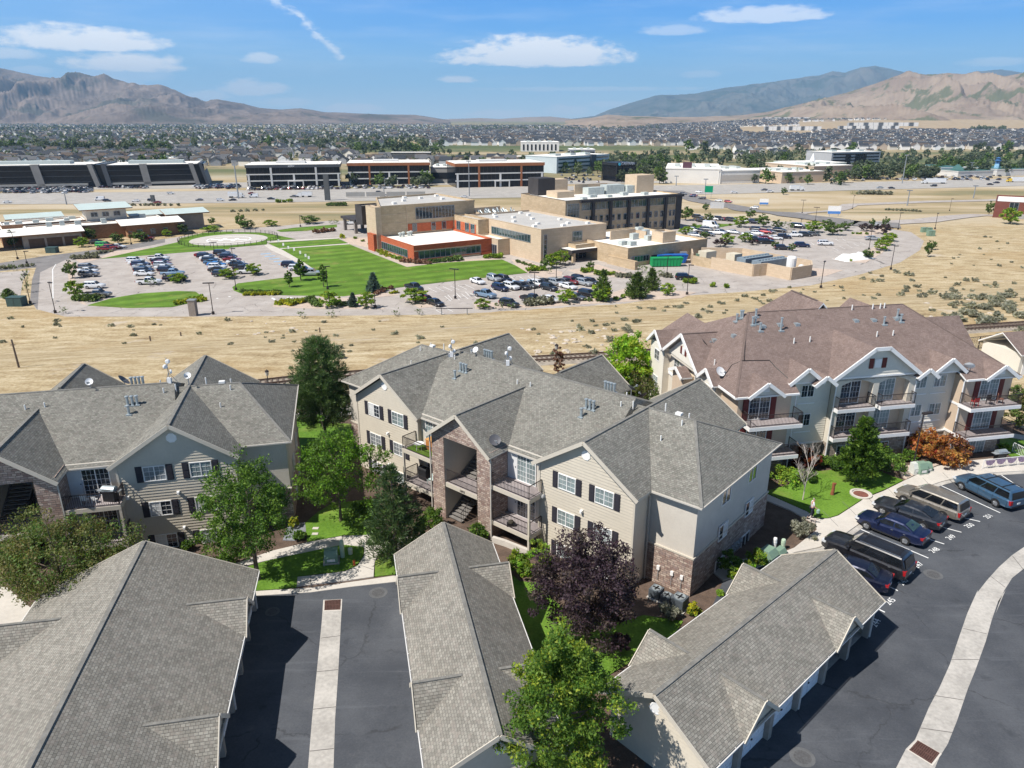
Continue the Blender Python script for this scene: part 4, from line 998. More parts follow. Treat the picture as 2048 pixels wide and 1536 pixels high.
 for px in((820,338),(905,330),(1262,302),(1348,296),(397,452),(1130,160),(1240,155),(1280,152),(1302,150)):
  x,y,z=on_roof(qr(*px));b=MB();b.tube((0,0,-.2),(0,0,.5),.06,n=8);b.build('vent_pipe',PVC,T,loc=(x,y,z))
 for px in((405,245),(503,298),(655,248),(745,240),(836,238),(1150,218),(1245,215),(1100,346),(1365,208)):
  x,y,z=on_roof(qr(*px));b=MB();b.box(-.22,.22,-.24,.24,-.15,.14);b.build('roof_vent',GALV,T,loc=(x,y,z))
 for k,(px,lb)in enumerate([((425,525),'grey dish beside loose cable on the lower left corner of the brown roof'),((352,268),'dark dish on the brown roof behind its left gable'),((1748,495),'grey dish near the right bay of the brown roof'),((40,255),'dark dish at the far left end of the brown roof')]):
  x,y,z=on_roof(qr(*px));c,s=cos(R(11.5)),sin(R(11.5));dish((18.414+x*c-y*s,56.034+x*s+y*c,z),R(30+60*k),lb,.45,.6,40,k!=0 and k!=2)
 cb=MB();pp=[]
 for px in((440,528),(490,455),(545,433),(690,430),(720,465),(790,528)):
  x,y,z=on_roof(qr(*px));pp.append((x,y,z+.05))
 cb.path(pp,.03,.03,5);cb.build('roof_cable',BLACK,T)
 cb=MB();cb.path([(x,y,z+.05)for x,y,z in(on_roof(qr(570,200)),on_roof(qr(556,430)))],.03,.03,5);cb.build('roof_cable',BLACK,T)
 return T
def lap_wall_tri(mb,T,x0,x1,y,z0,z1):
 b=MB();lap_wall(b,[(x0,z0),(x1,z0),((x0+x1)/2,z1)],(0,y,0),(1,0,0));b.build('gable_wall',SIDING_L,T)
BLK_C=block_c()
def inC(x,y,z):c,s=cos(R(11.5)),sin(R(11.5));return Vector((18.414+x*c-y*s,56.034+x*s+y*c,z))
chair(inC(22.6,-.6,5.15),R(190),'red chair on the top right balcony of brown roofed block',M('red_cushion',(.4,.04,.04)));chair(inC(24.2,-.6,5.15),R(11),'dark chair near the middle of the top right balcony',IRON)
chair(inC(25.3,-.5,5.15),R(60),'brown chair at the end of the top right balcony',RUST)
grill(inC(25.6,-1.6,.0),R(11.5),'barbecue with silver lid on the ground patio behind the bunting')
f=empty('patio_fence',inC(22.6,-2.9,0),R(11.5),'white patio railing hung with dark bunting below the right balconies','fence')
r=MB();railing(r,[(0,0),(5.6,0),(5.6,2.6)],0,.95,.16);r.build('railing',WHITE,f)
for k in range(5):(lambda b:([b.poly([(.0,-.02,.0)]+[(r_*cos(math.pi*(1+i/8)),-.02-.03*(i%2),r_*sin(math.pi*(1+i/8)))for i in range(9)])for r_ in(.5,)],b.build('bunting',M('bunting_cloth',(.30,.22,.30),.8,.6,9),f,loc=(.6+1.1*k,-.06,.92))))(MB())
# GARAGE ROWS
def garage(o,rz,x0,x1,y0,y1,za,dorm,front,label,door_y,vent_end,sh,opens=(),nd=6,rear_dorm=True):
 """garage row: eaves along local x at y0 and y1; doors face door_y; dorm = x positions of the small cross gables"""
 T=empty('garage_row',(o[0],o[1],0),rz,label,'garage row','garage rows with shingle roofs')
 ze,ym=2.6,(y0+y1)/2;slope=(za-ze)/((y1-y0)/2)
 rf,cp,fa=MB(),MB(),MB()
 gable_roof(rf,'x',y0,y1,x0,x1,ze,za,.12)
 cap(cp,(x0,ym,za),(x1,ym,za),.22)
 for s,ye in((1,y0),(-1,y1)):
  if ye!=door_y and not rear_dorm:continue
  for xc in dorm:
   hw,zd=1.48,4.0;yb=ye+s*((zd-ze)/slope+.05)
   b0,b1=sorted((ye-s*.12,yb));gable_roof(rf,'y',xc-hw,xc+hw,b0,b1,ze-.03,zd,.1)
   cap(cp,(xc,ye-s*.1,zd),(xc,ye+s*(zd-ze)/slope,zd),.16)
   for e in(-1,1):rake(fa,(xc+e*(hw+.03),ye-s*.15,ze-.05),(xc,ye-s*.15,zd),.05,.2)
   tri=MB();yy=ye+s*.12
   if s>0:lap_wall(tri,[(xc-hw,ze-.2),(xc+hw,ze-.2),(xc,zd-.12)],(0,yy,0),(1,0,0))
   else:lap_wall(tri,[(-xc-hw,ze-.2),(-xc+hw,ze-.2),(-xc,zd-.12)],(0,yy,0),(-1,0,0))
   tri.build('gable_wall',SIDING,T)
 for xe,s in((x0-.03,-1),(x1+.03,1)):
  rake(fa,(xe,y0-.04,ze-.02),(xe,ym,za),.05,.22);rake(fa,(xe,y1+.04,ze-.02),(xe,ym,za),.05,.22)
 rf.build('roof',[sh,TRIM],T);cp.split('ridge_cap',RIDGE,T);fa.split('rake_board',TRIM,T)
 wl=MB();i0,i1=x0+.35,x1-.35
 lap_wall(wl,[(y0+.55,-.1),(y1-.55,-.1),(y1-.55,ze+.3),(ym,za-.2),(y0+.55,ze+.3)],(i1,0,0),(0,1,0))
 lap_wall(wl,[(-y1+.55,-.1),(-y0-.55,-.1),(-y0-.55,ze+.3),(-ym,za-.2),(-y1+.55,ze+.3)],(i0,0,0),(0,-1,0))
 back=y1 if door_y==y0 else y0
 if back==y1:lap_wall(wl,[(-i1,-.1),(-i0,-.1),(-i0,ze+.25),(-i1,ze+.25)],(0,y1-.55,0),(-1,0,0))
 else:lap_wall(wl,[(i0,-.1),(i1,-.1),(i1,ze+.25),(i0,ze+.25)],(0,y0+.55,0),(1,0,0))
 wl.split('siding_wall',SIDING,T)
 s=1 if door_y==y0 else-1;yd=door_y+s*.62;pw=(i1-i0)/nd
 pr=MB()
 for k in range(nd+1):
  x=i0+k*pw;a,b=sorted((door_y+s*.34,yd+s*.1));pr.box(max(i0,x-.17),min(i1,x+.17),a,b,-.05,2.6)
 a,b=sorted((door_y+s*.36,yd+s*.08));pr.box(i0,i1,a,b,2.25,2.62)
 pr.build('door_pier',M('pier_brown',(.30,.27,.235),.8),T)
 fl=MB();a,b=sorted((yd+s*.05,ym));fl.box(i0,i1,a,b,-.02,.03);fl.build('slab_floor',CONC_D,T)
 bk=MB();a,b=sorted((ym,ym+s*.1));bk.box(i0,i1,a,b,0,2.5);bk.build('inner_wall',M('inner_wall',(.2,.19,.18),.9),T)
 for k in range(nd):
  if k in opens:continue
  x=i0+(k+.5)*pw;hw=pw/2-.17;d=MB()
  for r in range(4):
   for c in range(4):
    a,b=sorted((yd-s*.03,yd));w=2*hw/4
    d.box(x-hw+c*w+.04,x-hw+(c+1)*w-.04,a,b,.06+r*.54,.53+r*.54)
  a,b=sorted((yd,yd+s*.04));d.box(x-hw,x+hw,a,b,.02,2.2)
  o_=d.build('garage_door',M('garage_door_white',(.84,.84,.85),.5,.03,2),T)
  a,b=sorted((yd-s*.08,yd-s*.03));MB().box(x-.06,x+.06,a,b,.75,.8).build('handle',BLACK,o_)
 g=MB()
 for ye,sg in((y0,-1),(y1,1)):
  g.bar((x0,ye+sg*.06,ze-.07),(x1,ye+sg*.06,ze-.06),.05,.07)
  n=14
  for k in range(n):x=x0+(k+.5)*(x1-x0)/n;g.bar((x,ye+sg*.06,ze-.02),(x,ye-sg*.2,ze+.05),.03,.02)
 for k in(0,nd//2,nd):x=i0+k*pw;g.bar((x,door_y+s*.3,ze-.1),(x,door_y+s*.3,.1),.07,.07)
 g.split('gutter',M('white_gutter',(.66,.645,.62),.5,.05,2),T)
 v=MB();v.lathe([(.36,0),(.36,.05),(.30,.06),(.28,.04)],8);
 for e in vent_end:
  o_=v.build('gable_vent',WHITE,T);o_.location=(i1+.02 if e>0 else i0-.02,ym,3.55 if za<5 else 4.1);o_.rotation_euler=(R(22.5),R(90*e),0)
 return T
garage((-7.52,40.5),R(-77.2),0,17.7,0,6.35,4.55,(4.5,13.2),1,'middle garage row with grey shingles between two asphalt courts',0,(1,-1),SH_T)
garage((-15.73,38.72),R(-79),0,20.5,-12.3,0,5.45,(4.72,13.35),1,'widest garage row at the left with a dark ridge line',0,(1,-1),SH_T,nd=7)
garage((21.63,35.67),R(42),-17.6,0,0,6.4,4.55,(-4.65,-13.6),1,'garage row along the parking lot with open bays',0,(1,-1),SH_T,opens=(4,5))
def edge_garage():
 p=G(*q4(2012,450),0);T=empty('garage_building',(p.x,p.y,0),R(11.5),'white garage building cut by the right edge behind the brown block','garage')
 b=MB();b.box(.2,9,.3,6,-.5,2.7);b.build('wall',SIDING_L,T)
 r=MB();gable_roof(r,'x',-.1,6.4,-.2,9.3,2.7,4.6);r.build('roof',[SH_B,WHITE],T)
 for k in range(2):MB().box(.7+3.2*k,3.3+3.2*k,.24,.3,0,2.2).build('garage_door',WHITE,T)
 a,b_=G(*q4(1893,395),0),G(*q4(1985,392),0)
 w=MB();w.bar((a.x,a.y,.9),(b_.x,b_.y,.9),.15,1.9);w.bar((a.x,a.y,1.88),(b_.x,b_.y,1.88),.22,.08)
 tag(w.build('boundary_wall',CONC),'pale boundary wall beside the white garage behind the brown roof','wall')
edge_garage()
# PLANTS
def leaf_mat(name,c,tr=.35,var=.25):
 if name in MT:return MT[name]
 m=bpy.data.materials.new(name);m.use_nodes=True;t=NT(m.node_tree);MT[name]=m
 b=m.node_tree.nodes['Principled BSDF'];out=m.node_tree.nodes['Material Output']
 n=t.noise(t.new('ShaderNodeTexCoord').outputs['Object'],1.3,3,.6)
 oi=t.new('ShaderNodeObjectInfo').outputs['Random']
 f=t.step(t.math('ADD',n,t.math('MULTIPLY',t.math('SUBTRACT',oi,.5),.22)),.34,.66)
 col=t.mix(f,tuple(x*(1-var)for x in c),tuple(min(1,x*(1+var))for x in c))
 t.l.new(col,b.inputs['Base Color']);b.inputs['Roughness'].default_value=.55;b.inputs['Specular IOR Level'].default_value=.25
 tl=t.new('ShaderNodeBsdfTranslucent');t.l.new(t.mix(1,col,(1.25,1.3,.6),'MULTIPLY'),tl.inputs[0])
 mx=t.new('ShaderNodeMixShader');mx.inputs[0].default_value=tr
 t.l.new(b.outputs[0],mx.inputs[1]);t.l.new(tl.outputs[0],mx.inputs[2]);t.l.new(mx.outputs[0],out.inputs[0])
 return m
def LM(*n):return[leaf_mat(*a)for a in n]
L_GREEN=LM(('leaf_green',(.091,.177,.024)),('leaf_bright',(.171,.275,.039)),('leaf_dark',(.049,.098,.018)))
L_YEL=LM(('leaf_green',0),('leaf_bright',0),('leaf_lime',(.287,.348,.034)))
L_LIME=LM(('leaf_bright',0),('leaf_lime',0),('leaf_fresh',(.195,.390,.030)))
L_PINE=LM(('needle_green',(.087,.151,.053)),('needle_dark',(.044,.082,.031)),('needle_light',(.159,.230,.092)))
L_PURP=LM(('leaf_purple',(.046,.027,.038)),('leaf_plum',(.076,.049,.063)),('leaf_bronze',(.122,.091,.076)))
L_CRAB=LM(('leaf_olive',(.128,.146,.044)),('leaf_crab_green',(.091,.159,.032)),('leaf_russet',(.175,.15,.06)))
L_RED=LM(('leaf_red',(.268,.043,.022)),('leaf_orange',(.390,.146,.037)),('leaf_rust',(.146,.055,.030)))
L_ORNG=LM(('leaf_orange',0),('leaf_gold',(.403,.232,.061)),('leaf_red',0))
L_SAGE=LM(('sage_grey',(.31,.31,.245)),('sage_dull',(.205,.205,.155)),('sage_pale',(.42,.405,.32)))
L_BLUE=LM(('spruce_blue',(.10,.15,.145)),('spruce_dark',(.05,.085,.08)),('spruce_pale',(.16,.22,.21)))
L_FAR=LM(('far_leaf',(.104,.165,.043)),('far_leaf_bright',(.171,.244,.067)),('far_leaf_dark',(.055,.091,.030)))
L_GOLD=LM(('leaf_gold_yellow',(.420,.390,.024)),('leaf_lime',0),('leaf_bright',0))
L_DEAD=LM(('leaf_dead',(.244,.134,.098)),('leaf_rust',0),('leaf_dead_pale',(.366,.244,.183)))
def leaf_cloud(rng,cen,rad,per,size,asp=.55,up=.5,out=None):
 """quads (diamond leaves) scattered round cluster centres; returns verts, faces, material index"""
 k=len(cen);n=k*per;c=np.repeat(cen,per,0);r=np.repeat(np.asarray(rad),per)
 d=rng.normal(size=(n,3));d/=np.linalg.norm(d,axis=1)[:,None]
 p=c+d*(r*rng.random(n)**.45)[:,None]*np.array([1,1,.8])
 a=rng.normal(size=(n,3))*.9+d*.35
 if out is not None:a=d*.9+np.repeat(out,per,0)*.9+rng.normal(size=(n,3))*.35
 a[:,2]+=up*(1 if out is not None else-.15);a/=np.linalg.norm(a,axis=1)[:,None]
 nn=rng.normal(size=(n,3))*.8+d*.55+np.array([0,0,up]);b=np.cross(a,nn);b/=np.linalg.norm(b,axis=1)[:,None]+1e-9
 s=size*(.42+1.25*rng.random(n)**1.5);s=s[:,None];w=s*asp*.5
 v=np.stack([p-a*s*.5,p+b*w-a*s*.05,p+a*s*.5,p-b*w-a*s*.05],1).reshape(-1,3)
 f=np.arange(n*4).reshape(-1,4)
 mi=rng.choice(3,n,p=[.5,.3,.2]);tone=np.repeat(rng.choice(3,k,p=[.5,.3,.2]),per)
 mi=np.where(rng.random(n)<.55,tone,mi)
 return v,f,mi
def crown_centres(rng,n,c,r,hollow=.45,lump=.18,low=-1.,flat=1.):
 o=[]
 ph=rng.random(6)*6.3
 while len(o)<n:
  d=rng.normal(size=3);d/=np.linalg.norm(d)
  if d[2]<low:continue
  th=math.atan2(d[1],d[0])
  k=1+lump*(math.sin(3*th+ph[0])+.8*math.sin(5*th+4*d[2]+ph[1])+.6*math.sin(7*d[2]+ph[2]))*.5
  t=(hollow+(1-hollow)*rng.random()**.6)*k
  o.append((c[0]+d[0]*r[0]*t,c[1]+d[1]*r[1]*t,c[2]+d[2]*r[2]*t*flat))
 return np.array(o)
def add_mesh_obj(name,me,parent=None,loc=None):
 o=bpy.data.objects.new(name,me);COL.objects.link(o)
 if parent:o.parent=parent
 if loc is not None:o.location=loc
 return o
def broadleaf(name,base,H,r,label,mats,seed=1,low=.22,n=90,per=90,size=.2,asp=.55,trunk=.13,egg=0.,bark=None,cat='tree',clr=.62,lump=.2,squash=1.,group=None,limbs=14,lean=(0,0),cr=.22):
 """deciduous tree: trunk, limbs, and a crown of leaf clusters standing on the limbs"""
 rng=np.random.default_rng(seed);T=empty(name,base,0,label,cat,group)
 hc=H*(low+1)/2;rz=H*(1-low)/2
 cen=crown_centres(rng,n,(lean[0],lean[1],hc),(r,r*squash,rz),.42,lump)
 t=np.clip((cen[:,2]-H*low)/(H*(1-low)),0,1)
 k=1-egg*np.clip(t-.35,0,1)**1.1*1.5;cen[:,0]*=k;cen[:,1]*=k
 rad=(r*cr)*(.7+.7*rng.random(n))
 v,f,mi=leaf_cloud(rng,cen,rad,per,size,asp)
 add_mesh_obj('crown',fastmesh('crown',v,f,mats,mi),T)
 b=MB();rnd=random.Random(seed);top_=Vector((lean[0]*.7,lean[1]*.7,H*.72))
 mid=[Vector((0,0,-.2)),Vector((rnd.uniform(-.06,.06),rnd.uniform(-.06,.06),H*low*.6)),Vector((lean[0]*.3+rnd.uniform(-.15,.15),lean[1]*.3,H*(low+.15))),top_]
 b.path(mid,trunk*1.15,trunk*.25,9)
 for k in rng.choice(n,min(limbs,n),replace=False):
  e=Vector(cen[k]);z=max(H*low*.8,min(H*.62,e.z-.45*math.hypot(e.x,e.y)));s_=(z-mid[1].z)/max(.1,mid[3].z-mid[1].z);s=mid[1].lerp(mid[3],max(0,min(1,s_)))
  m_=s.lerp(e,.5)+Vector((rnd.uniform(-.1,.1),rnd.uniform(-.1,.1),-.08*r));b.path([s,m_,e],trunk*.38,trunk*.07,5)
 b.build('trunk',bark or BARK,T,True);return T
def conifer(name,base,H,r,label,mats,seed=1,low=.1,levels=20,arms=9,per=34,size=.3,asp=.16,shape=.8,trunk=.16,cat='tree',group=None,puff=.3,droop=.12,gap=0.):
 rng=np.random.default_rng(seed);T=empty(name,base,0,label,cat,group)
 cen,out,rad=[],[],[];b=MB();b.path([Vector((0,0,-.2)),Vector((.05,0,H*.5)),Vector((0,0,H*.97))],trunk,.02,8)
 for i in range(levels):
  t=(i+rng.random()*.6)/levels;z=H*(low+(1-low)*t);ln=r*(1-t)**shape*(1 if t>.14 else .62+2.7*t)+.12
  na=max(3,int(arms*(.45+.55*ln/r)))
  for k in range(na):
   if rng.random()<gap:continue
   a=2*math.pi*(k+rng.random()*.7)/na+i*1.3;l=ln*(.72+.4*rng.random())
   d=np.array([math.cos(a),math.sin(a),0])
   m=max(2,int(l/(puff*1.05)))
   for j in range(m):
    q=(j+1)/m
    if q<.28 and l>1:continue
    cen.append(d*l*q+np.array([0,0,z-droop*l*q+.12*l*q*q]));out.append(d+np.array([0,0,.55]));rad.append(puff*(.75+.5*rng.random())*(.75+.25*(1-t)))
   if i%2==0 and k%2==0:b.path([Vector((0,0,z)),Vector(d*l*.9)+Vector((0,0,z-droop*l*.8))],trunk*.22,.012,4)
 out=np.array(out);v,f,mi=leaf_cloud(rng,np.array(cen),np.array(rad),per,size,asp,.35,out)
 add_mesh_obj('crown',fastmesh('crown',v,f,mats,mi),T);b.build('trunk',BARK,T,True);return T
def shrub(name,base,H,r,label,mats,seed=1,n=26,per=70,size=.12,asp=.6,cat='shrub',group=None,sq=1.,rz=0.):
 rng=np.random.default_rng(seed)
 cen=crown_centres(rng,n,(0,0,H*.42),(r*.85,r*.85*sq,H*.5),.4,.22,-.35);cen[:,2]=np.maximum(cen[:,2],.08)
 v,f,mi=leaf_cloud(rng,cen,r*.3*(.7+.5*rng.random(n)),per,size,asp);v[:,2]=np.maximum(v[:,2],.0)
 if name=='x':return v,f,mi
 o=add_mesh_obj(name,fastmesh(name,v,f,mats,mi),None,base);o.rotation_euler=(0,0,rz);return tag(o,label,cat,group)
def bare_tree(base,H,label,seed=4,bark=None,spread=.52,depth=6,name='bare_tree',r0=.05,cat='tree'):
 rnd=random.Random(seed);T=empty(name,base,0,label,cat);tr,tw=MB(),MB()
 def grow(p,d,l,r,k):
  q=p+d*l;(tr if k>=depth-1 else tw).tube(p,q,r,r*.72,5,cap=False)
  if k==0:return
  for i in range(3 if k>1 else 2):
   nd=(d+Vector((rnd.uniform(-1,1),rnd.uniform(-1,1),rnd.uniform(-.1,.75)))*spread).normalized();grow(p.lerp(q,.6+.4*i/2),nd,l*rnd.uniform(.58,.82),r*.62,k-1)
 grow(Vector((0,0,-.1)),Vector((.02,0,1)),H*.33,r0,depth)
 tr.build('trunk',bark or BARK_L,T);tw.build('branches',bark or BARK_L,T);return T
def at(px,z=0.):return G(px[0],px[1],z)
def size_of(base,top_v,hw):return hgt(base,top_v),hw/(F/(base.y*CP-(base.z-CH)*SP))
def px_tree(fn,name,base_px,top_v,hw_px,label,mats,z=0.,**k):
 b=at(base_px,z);H,r=size_of(b,top_v,hw_px);return fn(name,b,H,r,label,mats,**k)
# the trees among the blocks
px_tree(conifer,'pine_tree',(652,885),674,70,'tall dense dark pine between the two tan blocks',L_PINE,seed=3,low=.2,levels=32,arms=14,per=40,size=.30,asp=.15,shape=.42,puff=.42,droop=.02,gap=.05)
px_tree(broadleaf,'maple_tree',(682,1042),862,88,'bright green spreading tree in the shade left of the middle block',LM(('leaf_green',0),('leaf_fresh',0),('leaf_bright',0)),seed=12,low=.24,n=170,per=95,size=.16,lump=.38,cr=.15,egg=.25,trunk=.12)
px_tree(broadleaf,'ash_tree',(517,1160),908,92,'green upright tree in front of the left block, yellowing at one side',L_GREEN,seed=7,low=.26,n=230,per=115,size=.14,lump=.30,cr=.15,egg=.42,trunk=.16)
px_tree(conifer,'pine_tree',(792,1118),932,68,'dark young pine by the path before the stone tower',L_PINE,seed=9,low=.05,levels=21,arms=10,per=34,size=.3,asp=.16,shape=.72,puff=.34,droop=.04,gap=.06)
px_tree(broadleaf,'plum_tree',(1174,1290),1068,103,'round dark purple leaved tree before the middle block',L_PURP,seed=21,low=.12,n=300,per=125,size=.14,lump=.24,egg=.15,cr=.15,trunk=.15)
p_=at((1122,1590));broadleaf('maple_tree',p_,hgt(p_,1262),2.65,'nearest big green tree at the bottom between two garages',L_YEL,seed=33,low=.14,n=330,per=130,size=.13,lump=.36,egg=.40,cr=.135,trunk=.16)
px_tree(broadleaf,'crabapple_tree',(140,1222),1040,128,'olive and russet crabapple tree beside the left garage roof',L_CRAB,seed=41,low=.22,n=280,per=120,size=.135,lump=.34,cr=.14,trunk=.14,squash=.8)
px_tree(broadleaf,'maple_tree',(1258,800),652,50,'vivid lime green tree at the corner of the brown roofed block',LM(('leaf_vivid',(.244,.420,.024)),('leaf_lime',0),('leaf_fresh',0)),seed=51,low=.06,n=110,per=110,size=.26,lump=.22,egg=.3,trunk=.12)
px_tree(broadleaf,'bronze_tree',(1280,815),745,44,'bronze leaved tree under the lime green one',L_CRAB,seed=52,low=.1,n=60,per=80,size=.25,trunk=.1)
px_tree(conifer,'young_oak',(1712,966),834,42,'narrow green tree on the lawn before the brown roofed block',L_GREEN,seed=61,low=.16,levels=20,arms=9,per=36,size=.24,asp=.5,shape=.7,puff=.34,trunk=.09)
px_tree(broadleaf,'red_tree',(1606,936),893,28,'red leaved shrubby tree behind the bare tree',L_RED,seed=71,low=.05,n=50,per=70,size=.2,trunk=.06)
px_tree(broadleaf,'orange_tree',(1850,916),868,38,'orange leaved tree before the right patio, the paler of two',L_ORNG,seed=72,low=.05,n=60,per=80,size=.2,trunk=.08)
px_tree(broadleaf,'red_tree',(1896,932),874,34,'rusty orange leaved tree nearest the white patio railing',LM(('leaf_rust',0),('leaf_orange',0),('leaf_gold',0)),seed=73,low=.05,n=60,per=80,size=.2,trunk=.08)
px_tree(broadleaf,'crabapple_tree',(2030,858),772,30,'olive brown tree at the right edge past the balconies',L_CRAB,seed=74,low=.12,n=60,per=80,size=.22,trunk=.1)
b_=at((1605,1002));bare_tree(b_,hgt(b_,892),'leafless pale young tree on the lawn beside the walking person',4)
px_tree(broadleaf,'dead_tree',(1117,762),688,13,'thin tree of dead brown leaves by the railway lamp',L_DEAD,seed=75,low=.15,n=34,per=36,size=.24,trunk=.05,limbs=20)
px_tree(broadleaf,'twiggy_tree',(757,1010),872,22,'sparse dark twiggy tree between the pine and the lower windows',L_CRAB,seed=76,low=.1,n=24,per=30,size=.18,trunk=.06,limbs=24)
px_tree(broadleaf,'mock_tree',(448,1130),1075,36,'low bluish green tree behind the upright green one',L_GREEN,seed=77,low=.05,n=40,per=60,size=.16,trunk=.05)
# shrubs in the beds
def shrubs():
 A=[((862,1058),1012,26,'round green shrub left of the stone tower base',L_GREEN),((840,1075),1040,14,'small green shrub beside the dark young pine',L_GREEN),((957,1076),1048,24,'clipped green shrub at the foot of the stone tower',L_GREEN),((1076,1138),1072,24,'tall bright green shrub under the right balcony post',L_LIME),((1036,1142),1100,24,'light green shrub by the white patio kerb',L_LIME),((1052,1155),1118,20,'light green shrub at the edge of the narrow lawn',L_LIME),((1096,1135),1112,8,'little lime plant beside the purple tree',L_LIME),((1387,1230),1206,14,'golden yellow shrub beside the condenser units',L_GOLD),((1345,1240),1214,16,'grey green perennial in the bed by the condensers',L_SAGE),((1458,1150),1096,26,'dark green shrub in the shade of the stone end wall',L_GREEN),((1490,1160),1118,26,'tall lime shrub touching the right garage roof',L_LIME),((1464,1160),1138,10,'small lime shrub in the bed above the garage roof',L_LIME),((1515,1135),1098,22,'lime green shrub beside the green cabinets',L_LIME),((1440,1190),1180,8,'tiny yellow green plant in the mulch',L_LIME),((1602,1072),1040,26,'rounded grey lavender bush at the path corner',L_SAGE),((590,1056),1034,11,'golden shrub at the gravel bed corner',L_GOLD),((600,1078),1062,14,'low dark shrub below the golden one',L_GREEN),((376,1102),1082,14,'small green shrub under the left block windows',L_GREEN),((1572,968),934,34,'broad clipped hedge shrub yellow green on top',L_LIME),((1612,962),936,22,'dark green hedge shrub next to the broad one',L_GREEN),((1640,930),908,20,'green shrub along the stone wall, left of the bright ones',L_GREEN),((1665,938),912,24,'lower green shrub below the white kerb bed',L_GREEN),((1696,910),882,22,'bright green shrub under the double balconies',L_LIME),((1760,920),888,22,'green shrub right of the narrow lawn tree',L_GREEN),((1782,948),905,28,'dark green shrub before the black lamp post',L_GREEN),((1815,922),900,16,'green shrub just behind the black lamp post',L_GREEN),((1750,935),900,24,'leafy shrub behind the narrow lawn tree',L_GREEN),((2010,900),888,14,'small green shrub beside the patio railing end',L_LIME),((715,1052),1000,24,'dark shrub in shade under the bright spreading tree',L_GREEN),((760,1080),1048,18,'shaded green shrub left of the dark young pine',L_GREEN),((1240,1295),1265,20,'dark plum shrub in the shade of the purple tree',L_PURP),((1330,1225),1205,12,'dry grassy clump by the condenser pads',L_SAGE),((905,1075),1062,10,'pale grey stone bed plant at the tower steps',L_SAGE)]
 for k,(b,tv,hw,lb,m)in enumerate(A):
  p=at(b);H,r=size_of(p,tv,hw);shrub('shrub',p,H,r,lb,m,100+k,30,70 if hw>14 else 45,.15 if hw>12 else .11,group='shrubs in the beds around the blocks')
shrubs()
# sagebrush over the right slope and single plants on the dry field
def sage():
 rnd=random.Random(8);protos=[]
 for k in range(4):
  v,f,mi=shrub('x',None,.85,.75,None,None,200+k,16,26,.24,.5);protos.append(fastmesh('sagebrush',v,f,L_SAGE,mi))
 protos.append(fastmesh('sagebrush',v,f,L_GREEN[:1]+L_SAGE[:2],mi));n=0
 zones=[(1880,2048,590,650,52),(1700,2048,545,600,34),(1500,1760,575,605,16),(1330,1900,605,640,30),(1850,2048,655,690,26),(1880,2048,470,545,16),(1060,1290,640,712,26),(0,900,638,690,34),(560,1000,690,720,16),(1440,1560,590,612,8),(1230,1450,612,632,10)]
 nm=['far right slope below the road bend','right slope above the thicket','slope beside the service yard','dry grass behind the brown roof','strip along the chain link fence','upper right hillside','rocky bank behind the middle block','open straw field at the left','straw field behind the pine','slope by the campus road','edge of the campus road']
 for zi,(u0,u1,v0,v1,c)in enumerate(zones):
  for _ in range(c):
   p=G(rnd.uniform(u0,u1),rnd.uniform(v0,v1));o=bpy.data.objects.new('sagebrush',protos[rnd.randrange(4)]);COL.objects.link(o);s=rnd.uniform(.5,1.5)*(1.05 if zi in(0,1)else .7)
   o.location=p-Vector((0,0,.05));o.scale=(s*rnd.uniform(.9,1.35),s,s*rnd.uniform(.8,1.1));o.rotation_euler=(0,0,rnd.uniform(0,6.3))
   tag(o,'grey green sagebrush clump on the '+nm[zi],'sagebrush','sagebrush on the '+nm[zi]);n+=1
sage()
# VEHICLES
def paint(name,c,metal=.35):
 if name in MT:return MT[name]
 m,t,b=base_mat(name,.32,.5,metal);b.inputs['Base Color'].default_value=(*c,1)
 n=t.noise(t.new('ShaderNodeTexCoord').outputs['Object'],5,4,.6)
 t.l.new(t.mix(t.step(n,.3,.75),tuple(x*.9 for x in c),tuple(min(1,x*1.08+.004)for x in c)),b.inputs['Base Color'])
 t.l.new(t.math('ADD',.22,t.math('MULTIPLY',n,.2)),b.inputs['Roughness'])
 b.inputs['Coat Weight'].default_value=.8;b.inputs['Coat Roughness'].default_value=.05;return m
PAINTS=dict(white=paint('white_car_paint',(.72,.73,.74),0),silver=paint('silver_car_paint',(.42,.45,.48)),grey=paint('grey_car_paint',(.12,.125,.135)),black=paint('black_car_paint',(.012,.012,.016),.1),blue=paint('blue_car_paint',(.006,.014,.062)),navy=paint('navy_car_paint',(.007,.010,.032)),red=paint('red_car_paint',(.22,.014,.018)),lightblue=paint('light_blue_car_paint',(.20,.30,.42)),gold=paint('gold_grey_car_paint',(.28,.255,.22),.5),teal=paint('steel_blue_car_paint',(.07,.15,.25),.5),sky=paint('bright_blue_car_paint',(.04,.24,.62)),green=paint('green_car_paint',(.05,.45,.06),0),dark=paint('charcoal_car_paint',(.022,.026,.036),.3),yellow=paint('yellow_truck_paint',(.75,.5,.02),0))
TYRE=M('tyre_rubber',(.018,.018,.019),.85,.15,8);RIM=M('alloy_rim',(.45,.46,.48),.35,.08,8,metal=.8)
TRIM_B=M('black_trim',(.02,.02,.022),.6,.1,8);LAMP_R=M('tail_lamp',(.35,.012,.015),.2,.1,9,spec=.7);LAMP_W=M('head_lamp',(.6,.62,.64),.12,.08,9,spec=.8)
CHROME=M('chrome',(.65,.66,.68),.18,.05,9,metal=.9);PLATE=M('number_plate',(.7,.7,.68),.5,.1,6)
